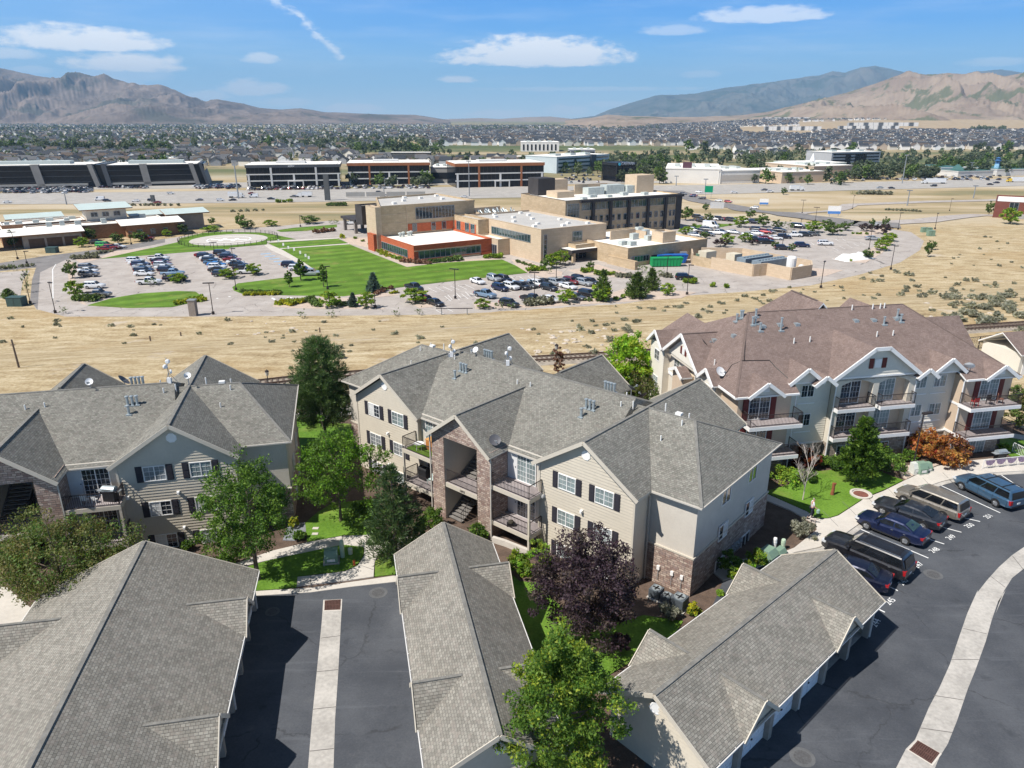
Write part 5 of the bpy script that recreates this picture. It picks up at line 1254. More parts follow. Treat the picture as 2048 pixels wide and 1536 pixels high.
SPEC=dict(sedan=(4.85,1.85,1.45,.95,2.78,.33,.88,.96,1.04,1.35,2.05,3.35,4.25),coupe=(4.95,1.9,1.38,.93,2.95,.34,.86,.95,1.02,1.55,2.3,3.4,4.55),van=(5.1,1.98,1.72,.95,3.02,.34,.98,1.06,1.06,1.0,1.85,4.75,5.02),suv=(4.75,1.88,1.70,.92,2.72,.36,1.05,1.10,1.10,1.30,1.95,4.25,4.68),bigsuv=(5.7,2.05,1.92,1.0,3.3,.41,1.20,1.22,1.22,1.55,2.2,5.25,5.62),pickup=(5.85,2.0,1.90,.98,3.65,.40,1.16,1.18,1.12,1.5,2.15,3.45,3.75),cargo=(5.9,2.1,2.55,.9,3.7,.38,1.25,1.3,1.3,.75,1.55,5.75,5.88))
def car_parts(kind,near=True):
 L,W,H,fo,wb,wr,hz,bz,dz,cow,rf,rr,rg=SPEC[kind];hw=W/2;P=[]
 ln=lambda a,b,t:a+(b-a)*t
 z0=.24 if kind in('sedan','coupe')else(.34 if kind in('bigsuv','pickup')else .28)
 xs=[0,.06,.22,.5,fo,cow*.85,cow,(cow+rf)/2,rf,(rf+rr)/2,rr,rg,ln(rg,L,.35),L-.3,L-.08,L]if near else[0,.08,.4,cow,(rf+rr)/2,rg,L-.15,L]
 xs=sorted(set(round(min(L,x),3)for x in xs))
 def wid(x):return hw*(1-.20*max(0,1-x/.75)**2-.13*max(0,1-(L-x)/.55)**2)
 def top(x):
  if x<.22:return ln(hz-.26,hz-.09,x/.22)
  if x<cow:return ln(hz-.09,hz+.02,((x-.22)/(cow-.22))**.7)
  if x<rg:return ln(hz+.02,bz if kind in('van','suv','bigsuv','cargo')else(dz if kind!='pickup' else bz),(x-cow)/(rg-cow))
  return dz if x<L-.15 else dz-.10*(x-L+.15)/.15
 body=MB();rings=[]
 for x in xs:
  w,t=wid(x),top(x);zb=z0+.10*max(0,1-x/.4)+.08*max(0,1-(L-x)/.35);m=(zb+t)/2
  r=[(w*.80,zb),(w*.97,zb+.10),(w,m-.03),(w*.985,t-.13),(w*.92,t-.02),(w*.6,t+.022),(0,t+.035)]
  rings.append([(-x,y,z)for y,z in r]+[(-x,-y,z)for y,z in r[-2::-1]])
 k=len(rings[0])
 for a,b in zip(rings,rings[1:]):
  for i in range(k-1):body.poly([a[i],b[i],b[i+1],a[i+1]])
  body.poly([a[k-1],b[k-1],b[0],a[0]])
 body.poly(rings[0]);body.poly(rings[-1][::-1])
 zr=H-.03;wbm,wrf=hw*.90,hw*(.68 if kind in('sedan','coupe')else .76)
 def gy(x,z):zb=top(x)-.02;return ln(min(wbm,wid(x)*.92),wrf,max(0,min(1,(z-zb)/(zr-zb))))
 def gz(x):
  if x<rf:return ln(top(cow),zr-.01,max(0,(x-cow)/(rf-cow))**.85)
  if x<rr:return zr+.025*sin(math.pi*(x-rf)/(rr-rf))
  return ln(zr,top(rg),max(0,(x-rr)/(rg-rr))**(1.25 if kind in('sedan','coupe')else 1.6))
 gx=[cow,ln(cow,rf,.35),ln(cow,rf,.7),rf,ln(rf,rr,.33),ln(rf,rr,.66),rr,ln(rr,rg,.4),ln(rr,rg,.75),rg]if near else[cow,rf,rr,rg]
 rings=[]
 for x in gx:
  zt=gz(x);zb=top(x)-.03;r=[(gy(x,zb),zb),(gy(x,max(zb,zt-.09)),max(zb,zt-.09)),(gy(x,zt)*.93,zt-.02 if zt>zb+.1 else zb+.005),(gy(x,zt)*.5,max(zb+.01,zt+.012)),(0,max(zb+.012,zt+.02))]
  rings.append([(-x,y,z)for y,z in r]+[(-x,-y,z)for y,z in r[-2::-1]])
 k=len(rings[0])
 for a,b in zip(rings,rings[1:]):
  for i in range(k-1):body.poly([a[i],b[i],b[i+1],a[i+1]])
 body.poly(rings[-1][::-1]);P.append(('body',body,'paint'))
 def pane(pts,name,m=GL_CAR):b=MB();b.poly(pts);P.append((name,b,m))
 e=.015
 a,b=ln(cow,rf,.06),ln(cow,rf,.93)
 pane([(-a+.0,-gy(a,gz(a))*.93,gz(a)+.035),(-b,-wrf*.90,gz(b)+.03),(-b,wrf*.90,gz(b)+.03),(-a,gy(a,gz(a))*.93,gz(a)+.035)],'windshield')
 a,b=ln(rr,rg,.1),ln(rr,rg,.8 if kind not in('van','suv','bigsuv','cargo')else .62)
 if kind in('van','suv','bigsuv','cargo'):
  za,zb_=zr-.10,top(rg)+.04;pane([(-rr-(rg-rr)*.45-.03,wrf*.86,za),(-rr-(rg-rr)*.45-.03,-wrf*.86,za),(-rg-.02,-wbm*.8,zb_),(-rg-.02,wbm*.8,zb_)],'rear_window')
 else:pane([(-a,wrf*.86,gz(a)+.03),(-a,-wrf*.86,gz(a)+.03),(-b,-gy(b,gz(b))*.86,gz(b)+.03),(-b,gy(b,gz(b))*.86,gz(b)+.03)],'rear_window',glass('tinted_rear_glass',(.05,.10,.10))if kind=='sedan' and near and 'tinted_rear_glass' not in MT else GL_CAR)
 zt=zr-.10
 def tx(z,x0,x1,z0_):return x0+(x1-x0)*max(0,min(1,(z-z0_)/(zr-z0_)))
 front=lambda z:tx(z,cow+.12,rf+.16,top(cow));back=lambda z:tx(z,rg-.12,rr-.10,top(rg))if kind in('sedan','coupe')else tx(z,rg-.18,rr-.05,top(rg))
 nw=dict(sedan=2,coupe=2,van=3,suv=3,bigsuv=3,pickup=2,cargo=1)[kind]
 zb=lambda x:top(min(x,rg))+.05
 fb,ft=front(top(cow)+.05),front(zt);bb,bt=back(top(rg)+.05),back(zt)
 if kind=='cargo':bb,bt=fb+1.1,ft+.8
 for s in(1,-1):
  for i in range(nw):
   g=.045 if nw>1 else 0
   b0,b1=ln(fb,bb,i/nw)+(g if i else 0),ln(fb,bb,(i+1)/nw)-(g if i<nw-1 else 0);t0,t1=ln(ft,bt,i/nw)+(g if i else 0),ln(ft,bt,(i+1)/nw)-(g if i<nw-1 else 0)
   pts=[(-b0,s*(gy(b0,zb(b0))+e),zb(b0)),(-b1,s*(gy(b1,zb(b1))+e),zb(b1)),(-t1,s*(gy(t1,min(zt,gz(t1)-.06))+e),min(zt,gz(t1)-.06)),(-t0,s*(gy(t0,min(zt,gz(t0)-.05))+e),min(zt,gz(t0)-.05))]
   pane(pts if s<0 else pts[::-1],'side_window')
 for x in(fo,fo+wb):
  for s in(1,-1):
   w=MB();n=20 if near else 8;yo=s*(hw+.02);yi=s*(hw-.24)
   for(r0,y0),(r1,y1)in zip([(wr*.62,yo),(wr*.93,yo),(wr,yo-s*.04),(wr,yi)],[(wr*.93,yo),(wr,yo-s*.04),(wr,yi),(wr*.5,yi)]):
    for i in range(n):
     a0,a1=2*math.pi*i/n,2*math.pi*(i+1)/n;q=[(-x+r*sin(t),y,wr+r*cos(t))for r,y,t in((r0,y0,a0),(r1,y1,a0),(r1,y1,a1),(r0,y0,a1))]
     w.poly(q if s<0 else q[::-1])
   rm=MB();ri=wr*.64;yd=yo-s*.03
   rm.poly([(-x+ri*sin(2*math.pi*i/n),yd,wr+ri*cos(2*math.pi*i/n))for i in range(n)][::s])
   if near:
    for j in range(5):
     a=2*math.pi*j/5;rm.bar((-x,yo-s*.012,wr),(-x+ri*sin(a),yo-s*.012,wr+ri*cos(a)),.035,.06)
   ar=MB();ra=wr*1.16;n2=14 if near else 6
   arc=lambda q,i:(-x+q*cos(math.pi*i/n2),s*hw*1.004,wr+q*sin(math.pi*i/n2))
   for i in range(n2):q=[arc(wr*.9,i),arc(ra,i),arc(ra,i+1),arc(wr*.9,i+1)];ar.poly(q[::s])
   P.append(('wheel',w,TYRE));P.append(('>rim',rm,RIM));P.append(('wheel_arch',ar,TRIM_B))
 def bx(name,m,*q):
  for x0,x1,y0,y1,z0_,z1 in q:b=MB();b.box(-x1,-x0,y0,y1,z0_,z1);P.append((name,b,m))
 for s in(1,-1):
  y0,y1=sorted((s*wid(.2)*.62,s*wid(.3)*.99));bx('headlight',LAMP_W,(.02,.36,y0,y1,hz-.33,hz-.18))
  tall=kind in('van','suv','bigsuv','cargo','pickup');y0,y1=sorted((s*wid(L-.1)*(.74 if tall else .52),s*wid(L-.1)*1.005));bx('taillight',LAMP_R,(L-.2,L+.012,y0,y1,dz-(.42 if tall else .26),dz-.08))
  if near:
   y0,y1=sorted((s*hw*.93,s*(hw+.17)));bx('wing_mirror','paint',(cow+.32,cow+.46,y0,y1,top(cow)+.02,top(cow)+.17))
   for i in range(2):y0,y1=sorted((s*hw*.98,s*(hw+.02)));x=ln(cow,rg,.45+.3*i);bx('door_handle',CHROME,(x,x+.16,y0,y1,bz-.18,bz-.14))
   y0,y1=sorted((s*hw*.9,s*(hw*1.005)));bx('sill_trim',TRIM_B,(fo+wr*1.2,fo+wb-wr*1.2,y0,y1,z0-.01,z0+.1))
   if kind in('van','bigsuv'):b=MB();b.bar((-rf-.3,s*wrf*.93,zr+.045),(-rr+.1,s*wrf*.93,zr+.045),.05,.05);P.append(('roof_rail',b,TRIM_B if kind=='van' else CHROME))
 if near:
  bx('number_plate',PLATE,(L-.02,L+.02,-.16,.16,.62,.76));bx('grille',TRIM_B,(-.015,.06,-hw*.5,hw*.5,hz-.42,hz-.25));bx('rear_bumper_trim',TRIM_B,(L-.1,L+.005,-hw*.7,hw*.7,z0+.06,z0+.2))
  b=MB()
  for s in(1,-1):
   for x in([ln(fb,bb,i/nw)for i in range(nw+1)]if kind!='cargo' else[]):b.bar((-x,s*hw*1.0,z0+.15),(-x,s*hw*.99,bz-.1),.012,.012)
  P.append(('door_gap',b,TRIM_B))
 if kind=='pickup':b=MB();b.box(-L+.12,-rg-.1,-hw*.78,hw*.78,dz-.2,dz+.045);P.append(('bed_liner',b,TRIM_B))
 if kind=='van' and near:b=MB();[b.bar((-x,-wrf*.9,zr+.06),(-x,wrf*.9,zr+.06),.05,.04)for x in(2.6,4.0)];P.append(('roof_bar',b,TRIM_B))
 if kind=='bigsuv' and near:
  for i in range(9):b=MB();y=-wrf*.7+i*wrf*.175;b.bar((-rf-.35,y,zr+.035),(-rr+.25,y,zr+.035),.03,.02);P.append(('roof_rib',b,'paint'))
 return P
def near_car(kind,col,p,head,label,rails=True,cat='car'):
 L=SPEC[kind][0];d=Vector((cos(head),sin(head),0));T=empty('parked_car',p+d*(L/2),head,label,cat,'cars parked in the numbered stalls');last=None
 for n,mb,m in car_parts(kind):
  if not rails and n in('roof_bar','roof_rail'):continue
  m=PAINTS[col]if m=='paint' else m
  if n[0]=='>':mb.build(n[1:],m,last);continue
  o=mb.build(n,m,T,n=='body');last=o if n=='wheel' else last
  if n=='body':
   for pl_ in o.data.polygons:pl_.use_smooth=True
   ed=o.modifiers.new('split','EDGE_SPLIT');ed.split_angle=R(38)
 return T
def wheels_at(front,rear,kind):
 """car centre and heading from the ground points under the front and rear wheel of its visible side"""
 a,b=G(*front,.0),G(*rear,.0);d=(a-b).normalized();L,W,_,fo,wb=SPEC[kind][:5]
 side=Vector((-d.y,d.x,0));mid=(a+b)/2;c=mid+d*(fo+wb/2-L/2)+side*(-W/2 if False else W/2-.05)
 return c,math.atan2(d.y,d.x)
def nc(kind,col,f,r,label,**k):
 a,b=G(*f,0),G(*r,0);d=(a-b).normalized();L,W,_,fo,wb=SPEC[kind][:5]
 left=Vector((-d.y,d.x,0));cam_side=left if left.dot(Vector((0,0,0))-a)>0 else-left
 c=(a+b)/2+d*(fo+wb/2-L/2)-cam_side*(W/2-.06);c.z=.02
 return near_car(kind,col,c,math.atan2(d.y,d.x),label,**k)
nc('van','teal',q8(1572,222),q8(1830,352),'steel blue family van with roof bars, farthest along the kerb',cat='minivan')
nc('van','gold',q8(1142,325),q8(1440,447),'gold grey family van with sunlit roof in stall 250',rails=False,cat='minivan')
nc('coupe','dark',q8(985,408),q8(1285,522),'low charcoal coupe between the blue sedan and the gold grey van')
nc('sedan','blue',q8(865,520),q8(1152,634),'deep blue sedan with greenish rear glass in stall 248')
nc('bigsuv','black',q8(610,726),q8(985,888),'big black off-roader with silver roof rails in stall 247',cat='suv')
nc('sedan','navy',q8(560,880),q8(860,985),'navy sedan half hidden under the garage roof edge')
# small copies for the campus lots, the freeway and the office lots (one mesh per type, its paint set per car)
FARM={}
def far_mesh(kind):
 if kind not in FARM:
  b=MB();mats=[PAINTS['white'],GL_CAR,TYRE,LAMP_R,LAMP_W,RIM]
  for n,mb,m in car_parts(kind,False):
   i=0 if m=='paint' else(1 if m==GL_CAR else 2 if m in(TYRE,TRIM_B)else 3 if m==LAMP_R else 4 if m==LAMP_W else 5 if m==RIM else 1)
   k=len(b.v);b.v+=mb.v;b.f+=[tuple(q+k for q in f)for f in mb.f];b.m+=[i]*len(mb.f)
  L=SPEC[kind][0];b.v=[(x+L/2,y,z)for x,y,z in b.v];o=b.build('parked_car',mats);FARM[kind]=o.data;bpy.data.objects.remove(o)
 return FARM[kind]
KW=dict(sedan='sedan',coupe='coupe',van='family van',suv='suv',bigsuv='big suv',pickup='pickup truck',cargo='tall van')
CW=dict(navy='navy blue',lightblue='pale blue',dark='charcoal',sky='bright blue',teal='steel blue',gold='gold grey')
def far_car(kind,col,p,head,label,group,name='parked_car',s=1.):
 o=bpy.data.objects.new(name,far_mesh(kind));COL.objects.link(o);o.location=p;o.rotation_euler=(0,0,head);o.scale=(s,s,s)
 o.material_slots[0].link='OBJECT';o.material_slots[0].material=PAINTS[col]
 return tag(o,label,'pickup truck' if kind=='pickup' else 'van' if kind in('van','cargo')else 'car',group)
ORD='first second third fourth fifth sixth seventh eighth ninth tenth eleventh twelfth thirteenth fourteenth fifteenth sixteenth seventeenth eighteenth nineteenth twentieth'.split()
CK=dict(s='sedan',u='suv',p='pickup',v='van',c='cargo',b='bigsuv')
CC=dict(w='white',s='silver',g='grey',k='black',b='blue',n='navy',r='red',l='lightblue',d='dark',y='sky',t='teal',o='gold',e='green')
def lot(zoomf,text,group,where,head,z=-8.97):
 """text: 'x,y,kc' entries (k type, c colour), listed along the row"""
 for i,e in enumerate(text.split()):
  x,y,kc=e.split(',');h=head
  if len(kc)>2:h=R(float(kc[2:]));kc=kc[:2]
  p=G(*zoomf(float(x),float(y)),z+.7);p.z=z;k,c=CK[kc[0]],CC[kc[1]]
  far_car(k,c,p,h,f'{CW.get(c, c)} {KW[k]}, {ORD[i]} {where}',group)
lot(h1,'692,920,ug 690,945,sw 700,975,ug 742,1065,uw 768,1135,pg','cars at the west edge of the helipad lot','from the top at the west edge of the helipad lot',R(2))
lot(h1,'1065,868,uw 1082,884,sw 1108,898,ub 1118,915,ss 1128,935,sn 1135,950,ud 1132,968,sw 1172,1035,pw','cars in the near left row of the helipad lot','from the top in the left row of the helipad lot',R(2))
lot(h1,'1248,850,pw 1262,866,sn 1272,886,sr 1282,902,us 1292,922,sw 1318,942,un 1358,968,pl 1380,1008,pn','cars in the second row of the helipad lot','from the top in the second row of the helipad lot',R(2))
lot(h1,'1600,822,sr 1618,834,un 1640,850,sw 1658,866,ud 1675,880,st 1705,896,sy 1712,918,uw 1715,938,sk 1748,972,ud','cars in the third row of the helipad lot','from the top in the third row of the helipad lot',R(2))
lot(h1,'1748,808,ud 1780,824,sg 1798,838,un 1828,858,sr 1852,880,sw 1880,902,ud 1908,925,sk 1955,952,pw','cars in the fourth row of the helipad lot','from the top in the fourth row of the helipad lot',R(2))
lot(h2,'475,900,un 530,928,uw 580,942,uk 635,968,ps','cars by the white path of the helipad lot','from the top beside the white path and lawn',R(2))
lot(h3,'296,1028,sw 425,1008,us 508,1014,un','cars behind the lawn in the front lot','from the left behind the pale lot lines near the lawn',R(-55))
lot(h3,'474,1082,ub 558,1072,uw 640,1070,ud 702,1058,sg 772,1052,uw 825,1035,sd 912,1042,us 985,1034,sg 1032,1030,ur 1098,1014,un','cars in the back row of the front lot','from the left in the back row of the front lot',R(-48))
lot(h3,'858,1080,ud 1010,1068,sw 1135,1042,us 1188,1038,ud','cars in the middle of the front lot','from the left in the short middle row of the front lot',R(-48))
lot(h3,'355,1135,pl 545,1205,ud 725,1172,pk 868,1168,sw 1070,1150,sg 1165,1130,uk','cars in the nearest row of the front lot','from the left in the nearest row of the front lot',R(-42))
lot(h2,'1450,1082,pd 1548,1168,sr 1618,1196,sk','cars at the left end of the front lot','from the left by the tree island of the front lot',R(-50))
far_car('suv','black',G(*h3(1930,1000),-8.3)-Vector((0,0,.67)),R(-5),'black suv standing by the waste containers',None)
lot(h4,'262,420,ud 285,440,sk 350,428,sw 378,430,un 412,432,sr 445,436,ud 548,445,uw 572,448,un','cars in the far row of the east lot','from the left in the far row of the east lot',R(-40))
lot(h4,'235,492,uw 258,494,sk 308,488,ug 332,470,cw 368,506,pw 390,500,sd 455,502,ss','cars beside the hospital in the east lot','from the left beside the dark wing in the east lot',R(-35))
lot(h4,'245,520,us 318,514,sk 538,515,ss 585,488,uk 585,510,uw 632,502,ur 652,498,sg 708,494,uk 812,472,bk','cars in the second row of the east lot','from the left in the second row of the east lot',R(-35))
lot(h4,'580,542,ud 635,534,sr 688,534,sw 735,528,un 785,518,pw 848,516,ud 892,512,sg','cars in the third row of the east lot','from the left in the third row of the east lot',R(-15))
lot(h4,'632,556,bk 725,588,ud 832,574,ub 960,564,uw 1220,536,ss 1240,465,sw','cars at the near side of the east lot','from the left at the near side of the east lot',R(-8))
lot(h1,'755,722,sk 820,745,ve 832,775,sr 880,764,ur 925,755,sw 1155,692,ur','cars by the low clinic','from the left on the drive before the low clinic',R(5))
far_car('pickup','white',G(*h2(960,572),-8.3)-Vector((0,0,.67)),R(5),'white pickup truck under the entrance canopy',None)
def fwy(zoomf,text,where,head,grp='vehicles on the freeway'):
 for i,e in enumerate(text.split()):
  x,y,kc=e.split(',');p=G(*zoomf(float(x),float(y)));p.z=terr(p.x,p.y)+.17;k,c=CK[kc[0]],CC[kc[1]]
  far_car(k,c,p,head+(math.pi if i%2 else 0),f'{CW.get(c, c)} {KW[k]}, {ORD[i]} from the left {where}',grp,'moving_car')
fwy(h1,'60,420,sw 788,400,cw 845,408,ud 1070,410,sw 1195,405,ud 1240,422,sr 1345,350,uw 1570,402,sg 1735,404,uw 1832,402,sd 1985,350,sr 2000,376,cw','on the freeway before the dark offices',R(10))
fwy(h2,'325,392,sd 500,374,sg 1175,342,ud 1205,368,uw 1265,364,pw 1845,375,sw','on the freeway behind the tall tan hall',R(6))
fwy(h4,'460,292,sw 625,278,sg 658,288,uw 1258,266,ss 1322,268,sd 1552,256,ud 1862,248,sk 1895,238,sn','on the right half of the freeway',R(-1))
fwy(h4,'182,302,ud 232,314,ub 242,308,sr 285,326,uk 268,290,sw 376,338,sw 428,345,ur 572,378,uw','on the road right of the hospital',R(-35),'cars on the road beside the hospital')
def truck(px,kind,label,head,z=None):
 p=G(*px);T=empty('lorry',p+Vector((0,0,.15)),head,label,'lorry','lorries on the freeway');Lb=dict(box=6.5,semi=14.5,cab=5)[kind]
 b=MB();b.box(0,Lb,-1.25,1.25,1.0,4.0 if kind=='semi' else 3.5);b.build('cargo_box',PAINTS['white']if 'yellow' not in label or kind=='semi' else PAINTS['yellow'],T)
 c=MB();c.box(Lb+.2,Lb+2.6,-1.15,1.15,.6,2.9);c.box(Lb+2.6,Lb+3.6,-1.1,1.1,.6,1.7);c.build('cab',PAINTS['yellow']if 'yellow' in label else PAINTS['white'],T)
 MB().box(Lb+2.55,Lb+2.63,-1.0,1.0,1.8,2.7).build('windshield',GL_CAR,T)
 for x in(1.2,2.3,Lb-.5,Lb+2.6):
  for s in(-1,1):
   w=MB();w.tube((x,s*1.05,.5),(x,s*1.3,.5),.5,n=10);w.build('wheel',TYRE,T)
truck(h2(650,372),'box','white box lorry on the freeway left of the tall pole sign',R(185));truck(h4(765,278),'box','white box lorry on the freeway near a lone green bush',R(0));truck(h4(1615,240),'semi','white articulated lorry on the far right freeway lanes',R(176))
truck(h4(2080,232),'semi','articulated lorry with yellow cab at the right edge',R(176));truck(h1(1800,378),'box','dark bodied lorry towing on the freeway',R(5))
# PERSON, SMALL THINGS
def person():
 b=G(*q8(452,437),.12);T=empty('person',b,R(-10),'person in white shirt and dark trousers walking on the path with a leash','person')
 def skin(name,vs,es,rad,mat,sub=2,root=0):
  me=bpy.data.meshes.new(name);me.from_pydata(vs,es,[]);o=bpy.data.objects.new(name,me);COL.objects.link(o);o.parent=T
  m=o.modifiers.new('s','SKIN');m.use_smooth_shade=True
  for i,r in enumerate(rad):me.skin_vertices[0].data[i].radius=r if isinstance(r,tuple)else(r,r)
  for i in range(len(vs)):me.skin_vertices[0].data[i].use_root=i==root
  me.materials.append(mat);s=o.modifiers.new('d','SUBSURF');s.levels=s.render_levels=sub;return o
 SK=M('skin',(.50,.29,.21),.6,.08,6);SH=M('white_shirt',(.74,.75,.78),.8,.08,8);TR=M('dark_trousers',(.022,.025,.04),.85,.2,8);HR=M('grey_hair',(.42,.38,.34),.8,.15,20)
 v=[(0,0,.95),(.01,0,1.12),(.02,0,1.36),(.03,0,1.49),(.05,0,1.56),(.07,0,1.68),(.02,.19,1.42),(-.06,.25,1.16),(.06,.26,.93),(.09,.26,.85),(.02,-.19,1.42),(.08,-.25,1.16),(.27,-.24,1.02),(.34,-.23,1.0),(0,.1,.9),(.20,.11,.5),(.08,.11,.10),(.2,.11,.045),(0,-.1,.9),(.0,-.11,.5),(-.26,-.11,.16),(-.17,-.11,.05)]
 e=[(0,1),(1,2),(2,3),(3,4),(4,5),(2,6),(6,7),(7,8),(8,9),(2,10),(10,11),(11,12),(12,13),(0,14),(14,15),(15,16),(16,17),(0,18),(18,19),(19,20),(20,21)]
 r=[(.15,.11),(.145,.11),(.16,.11),.06,.055,(.085,.10),.06,.046,.036,.035,.06,.046,.036,.035,.085,.062,.042,.04,.085,.062,.042,.04]
 skin('body',v,e,r,SK)
 skin('shirt',[v[0],v[1],v[2],(.025,0,1.46),v[6],(-.045,.24,1.22),v[10],(.065,-.24,1.22)],[(0,1),(1,2),(2,3),(2,4),(4,5),(2,6),(6,7)],[(.17,.125),(.165,.125),(.178,.125),.075,.078,.066,.078,.066],SH)
 skin('trousers',[(0,0,.98),v[14],v[15],(.09,.11,.13),v[18],v[19],(-.245,-.11,.19)],[(0,1),(1,2),(2,3),(0,4),(4,5),(5,6)],[(.165,.12),.105,.08,.064,.105,.08,.064],TR)
 skin('hair',[(.02,0,1.70),(.04,0,1.76)],[(0,1)],[.095,.085],HR)
 for k,(x,y,z,ps)in enumerate([(.14,.11,.05,0),(-.21,-.11,.07,.5)]):o=MB().box(-.1,.17,-.05,.05,-.045,.045).build('shoe',BLACK,T,loc=(x,y,z));o.rotation_euler=(0,ps,0)
 for yy,(px_,pz)in((.26,(.09,.85)),(-.23,(.34,1.0))):
  for j in range(4):MB().path([Vector((px_,yy-.03+.02*j,pz-.02)),Vector((px_+.03,yy-.03+.02*j,pz-.07)),Vector((px_+.01,yy-.03+.02*j,pz-.1-.008*(j in(1,2))))],.011,.008,5).build('finger',SK,T)
  MB().path([Vector((px_+.03,yy-.03,pz)),Vector((px_+.06,yy-.05,pz-.04))],.012,.009,5).build('thumb',SK,T)
 f=MB();f.lathe([(.0,-.012),(.014,0),(.004,.03)],6);o=f.build('nose',SK,T,loc=(.175,0,1.66));o.rotation_euler=(0,0,0)
 for s in(-1,1):
  MB().lathe([(.001,-.012),(.012,0),(.001,.012)],6).build('eye',BLACK,T,loc=(.155,s*.035,1.69));MB().lathe([(.001,-.03),(.016,0),(.001,.03)],6).build('ear',SK,T,loc=(.06,s*.105,1.675))
 MB().box(.15,.162,-.028,.028,1.61,1.618).build('mouth',M('lips',(.35,.14,.12),.6),T)
 g=MB();g.lathe([(.02,0),(.12,.03),(.13,.3),(.05,.36)],10);o=g.build('shopping_bag',M('green_bag',(.28,.42,.33),.8,.2,6));o.location=b+Vector((.36,-.28,.62));tag(o,'pale green bag held by the walking person','bag')
 d0=G(*q8(470,462),.12);D=empty('dog',d0,R(-40),'small dog at the feet of the walking person','dog');T=D
 vd=[(-.16,0,.22),(0,0,.23),(.16,0,.24),(.25,0,.32),(.33,0,.34),(.40,0,.32),(.15,.06,.12),(.15,.06,.01),(.15,-.06,.12),(.17,-.06,.01),(-.16,.06,.13),(-.2,.06,.08),(-.17,.06,.01),(-.16,-.06,.13),(-.2,-.06,.08),(-.15,-.06,.01),(-.25,0,.28),(-.3,0,.36)]
 skin('dog_body',vd,[(0,1),(1,2),(2,3),(3,4),(4,5),(2,6),(6,7),(2,8),(8,9),(0,10),(10,11),(11,12),(0,13),(13,14),(14,15),(0,16),(16,17)],[.075,.08,.085,.05,.055,.03,.03,.02,.03,.02,.04,.024,.018,.04,.024,.018,.02,.012],M('dog_fur',(.45,.40,.36),.9,.3,12),2,1)
 for s in(-1,1):MB().lathe([(.03,0),(.02,.05),(.001,.07)],6).build('ear',M('dog_fur',0),D,loc=(.31,s*.04,.38))
 ls=MB().path([d0+Vector((.15,-.12,.33)),b+Vector((.6,-.3,.6)),b+Vector((.34,-.26,.98))],.01,.01,5).build('leash',BLACK);tag(ls,'thin leash from the hand of the person to the dog','leash')
person()
def lamp_post(px,top_v,label,lantern=True,cobra=False,z=0.):
 p=G(*px,z);H=hgt(p,top_v);T=empty('lamp_post',p,0,label,'lamp post','lamp posts around the blocks')
 b=MB();b.lathe([(.14,0),(.14,.35),(.07,.5)],10);b.tube((0,0,.4),(0,0,H-(.7 if lantern else 0)),.06,.05,8);b.build('pole',IRON,T)
 if lantern:
  MB().lathe([(.06,H-.72),(.17,H-.62),(.22,H-.2),(.19,H-.18)],8).build('lantern_glass',M('lantern_glass',(.5,.5,.46),.3),T);MB().lathe([(.25,H-.2),(.2,H-.08),(.06,H),(.02,H+.08)],8).build('lantern_roof',IRON,T)
 else:MB().box(-.9,.05,-.16,.16,H-.04,H+.1).build('lamp_head',IRON,T)
 return T
lamp_post((537,772),740,'short black lantern post by the railway behind the left block');lamp_post((1112,742),688,'short black lantern post beside the thin dead tree');
t=lamp_post(q4(1465,945),q4(0,645)[1],'tall black lamp post before the brown roofed block',False);t.rotation_euler=(0,0,R(200))
p=G(38,735);t=empty('wooden_pole',p,0,'weathered wooden pole standing in straw at the left','pole');b=MB();h=hgt(p,679);b.path([Vector((0,0,-.2)),Vector((-.1,0,h))],.13,.1,8);b.build('post',BARK,t);MB().bar((-.4,0,h-.7),(.2,0,h-.7),.08,.1).build('brace',BARK,t)
for k,(px,tv,lb)in enumerate([((301,682),672,'short dark fence post in straw above the left block'),((362,672),664,'thin fence post right of the short dark one'),((640,665),655,'fence post in straw above the tall pine')]):
 p=G(*px);o=MB().box(-.1,.1,-.1,.1,-.1,hgt(p,tv)).build('fence_post',BARK);o.location=p;tag(o,lb,'post')
def cabinet(px,w,d,h,label,mat=GREENBOX,rz=0.,name='utility_cabinet',z=.08,cat='utility box'):
 p=G(*px,z);T=empty(name,p,rz,label,cat);MB().box(-w/2-.1,w/2+.1,-d/2-.1,d/2+.1,-.1,.06).build('pad',CONC_D,T)
 b=MB();b.box(-w/2,w/2,-d/2,d/2,.06,h*.55);v=[(-w/2,-d/2+.02,h*.55),(w/2,-d/2+.02,h*.55),(w/2,d/2,h*.55),(-w/2,d/2,h*.55),(-w/2,-d/2+d*.35,h),(w/2,-d/2+d*.35,h),(w/2,d/2,h),(-w/2,d/2,h)]
 b.mesh(v,[(0,1,5,4),(1,2,6,5),(2,3,7,6),(3,0,4,7),(4,5,6,7)]);b.build('housing',mat,T)
 MB().box(-w*.3,w*.3,-d/2-.012,-d/2,h*.2,h*.42).build('sign',WHITE,T);return T
cabinet(q6(640,348),.9,.8,.85,'green transformer box with white sticker on the shaded lawn',rz=R(10))
cabinet(q8(140,745),.95,.95,.85,'green transformer box at the corner of the right garage roof',rz=R(42));cabinet(q8(225,715),.8,.6,.55,'low green box beside the transformer box',rz=R(42))
cabinet(q8(1232,95),.8,.6,.95,'pale grey cabinet beside the black lamp post',M('pale_cabinet',(.62,.63,.58),.5,.06,3),R(15));cabinet(q8(1275,98),.8,.7,1.0,'taller green cabinet in the pink gravel',rz=R(15));cabinet(q8(1318,80),.7,.6,.75,'smaller green cabinet in the pink gravel',rz=R(15))
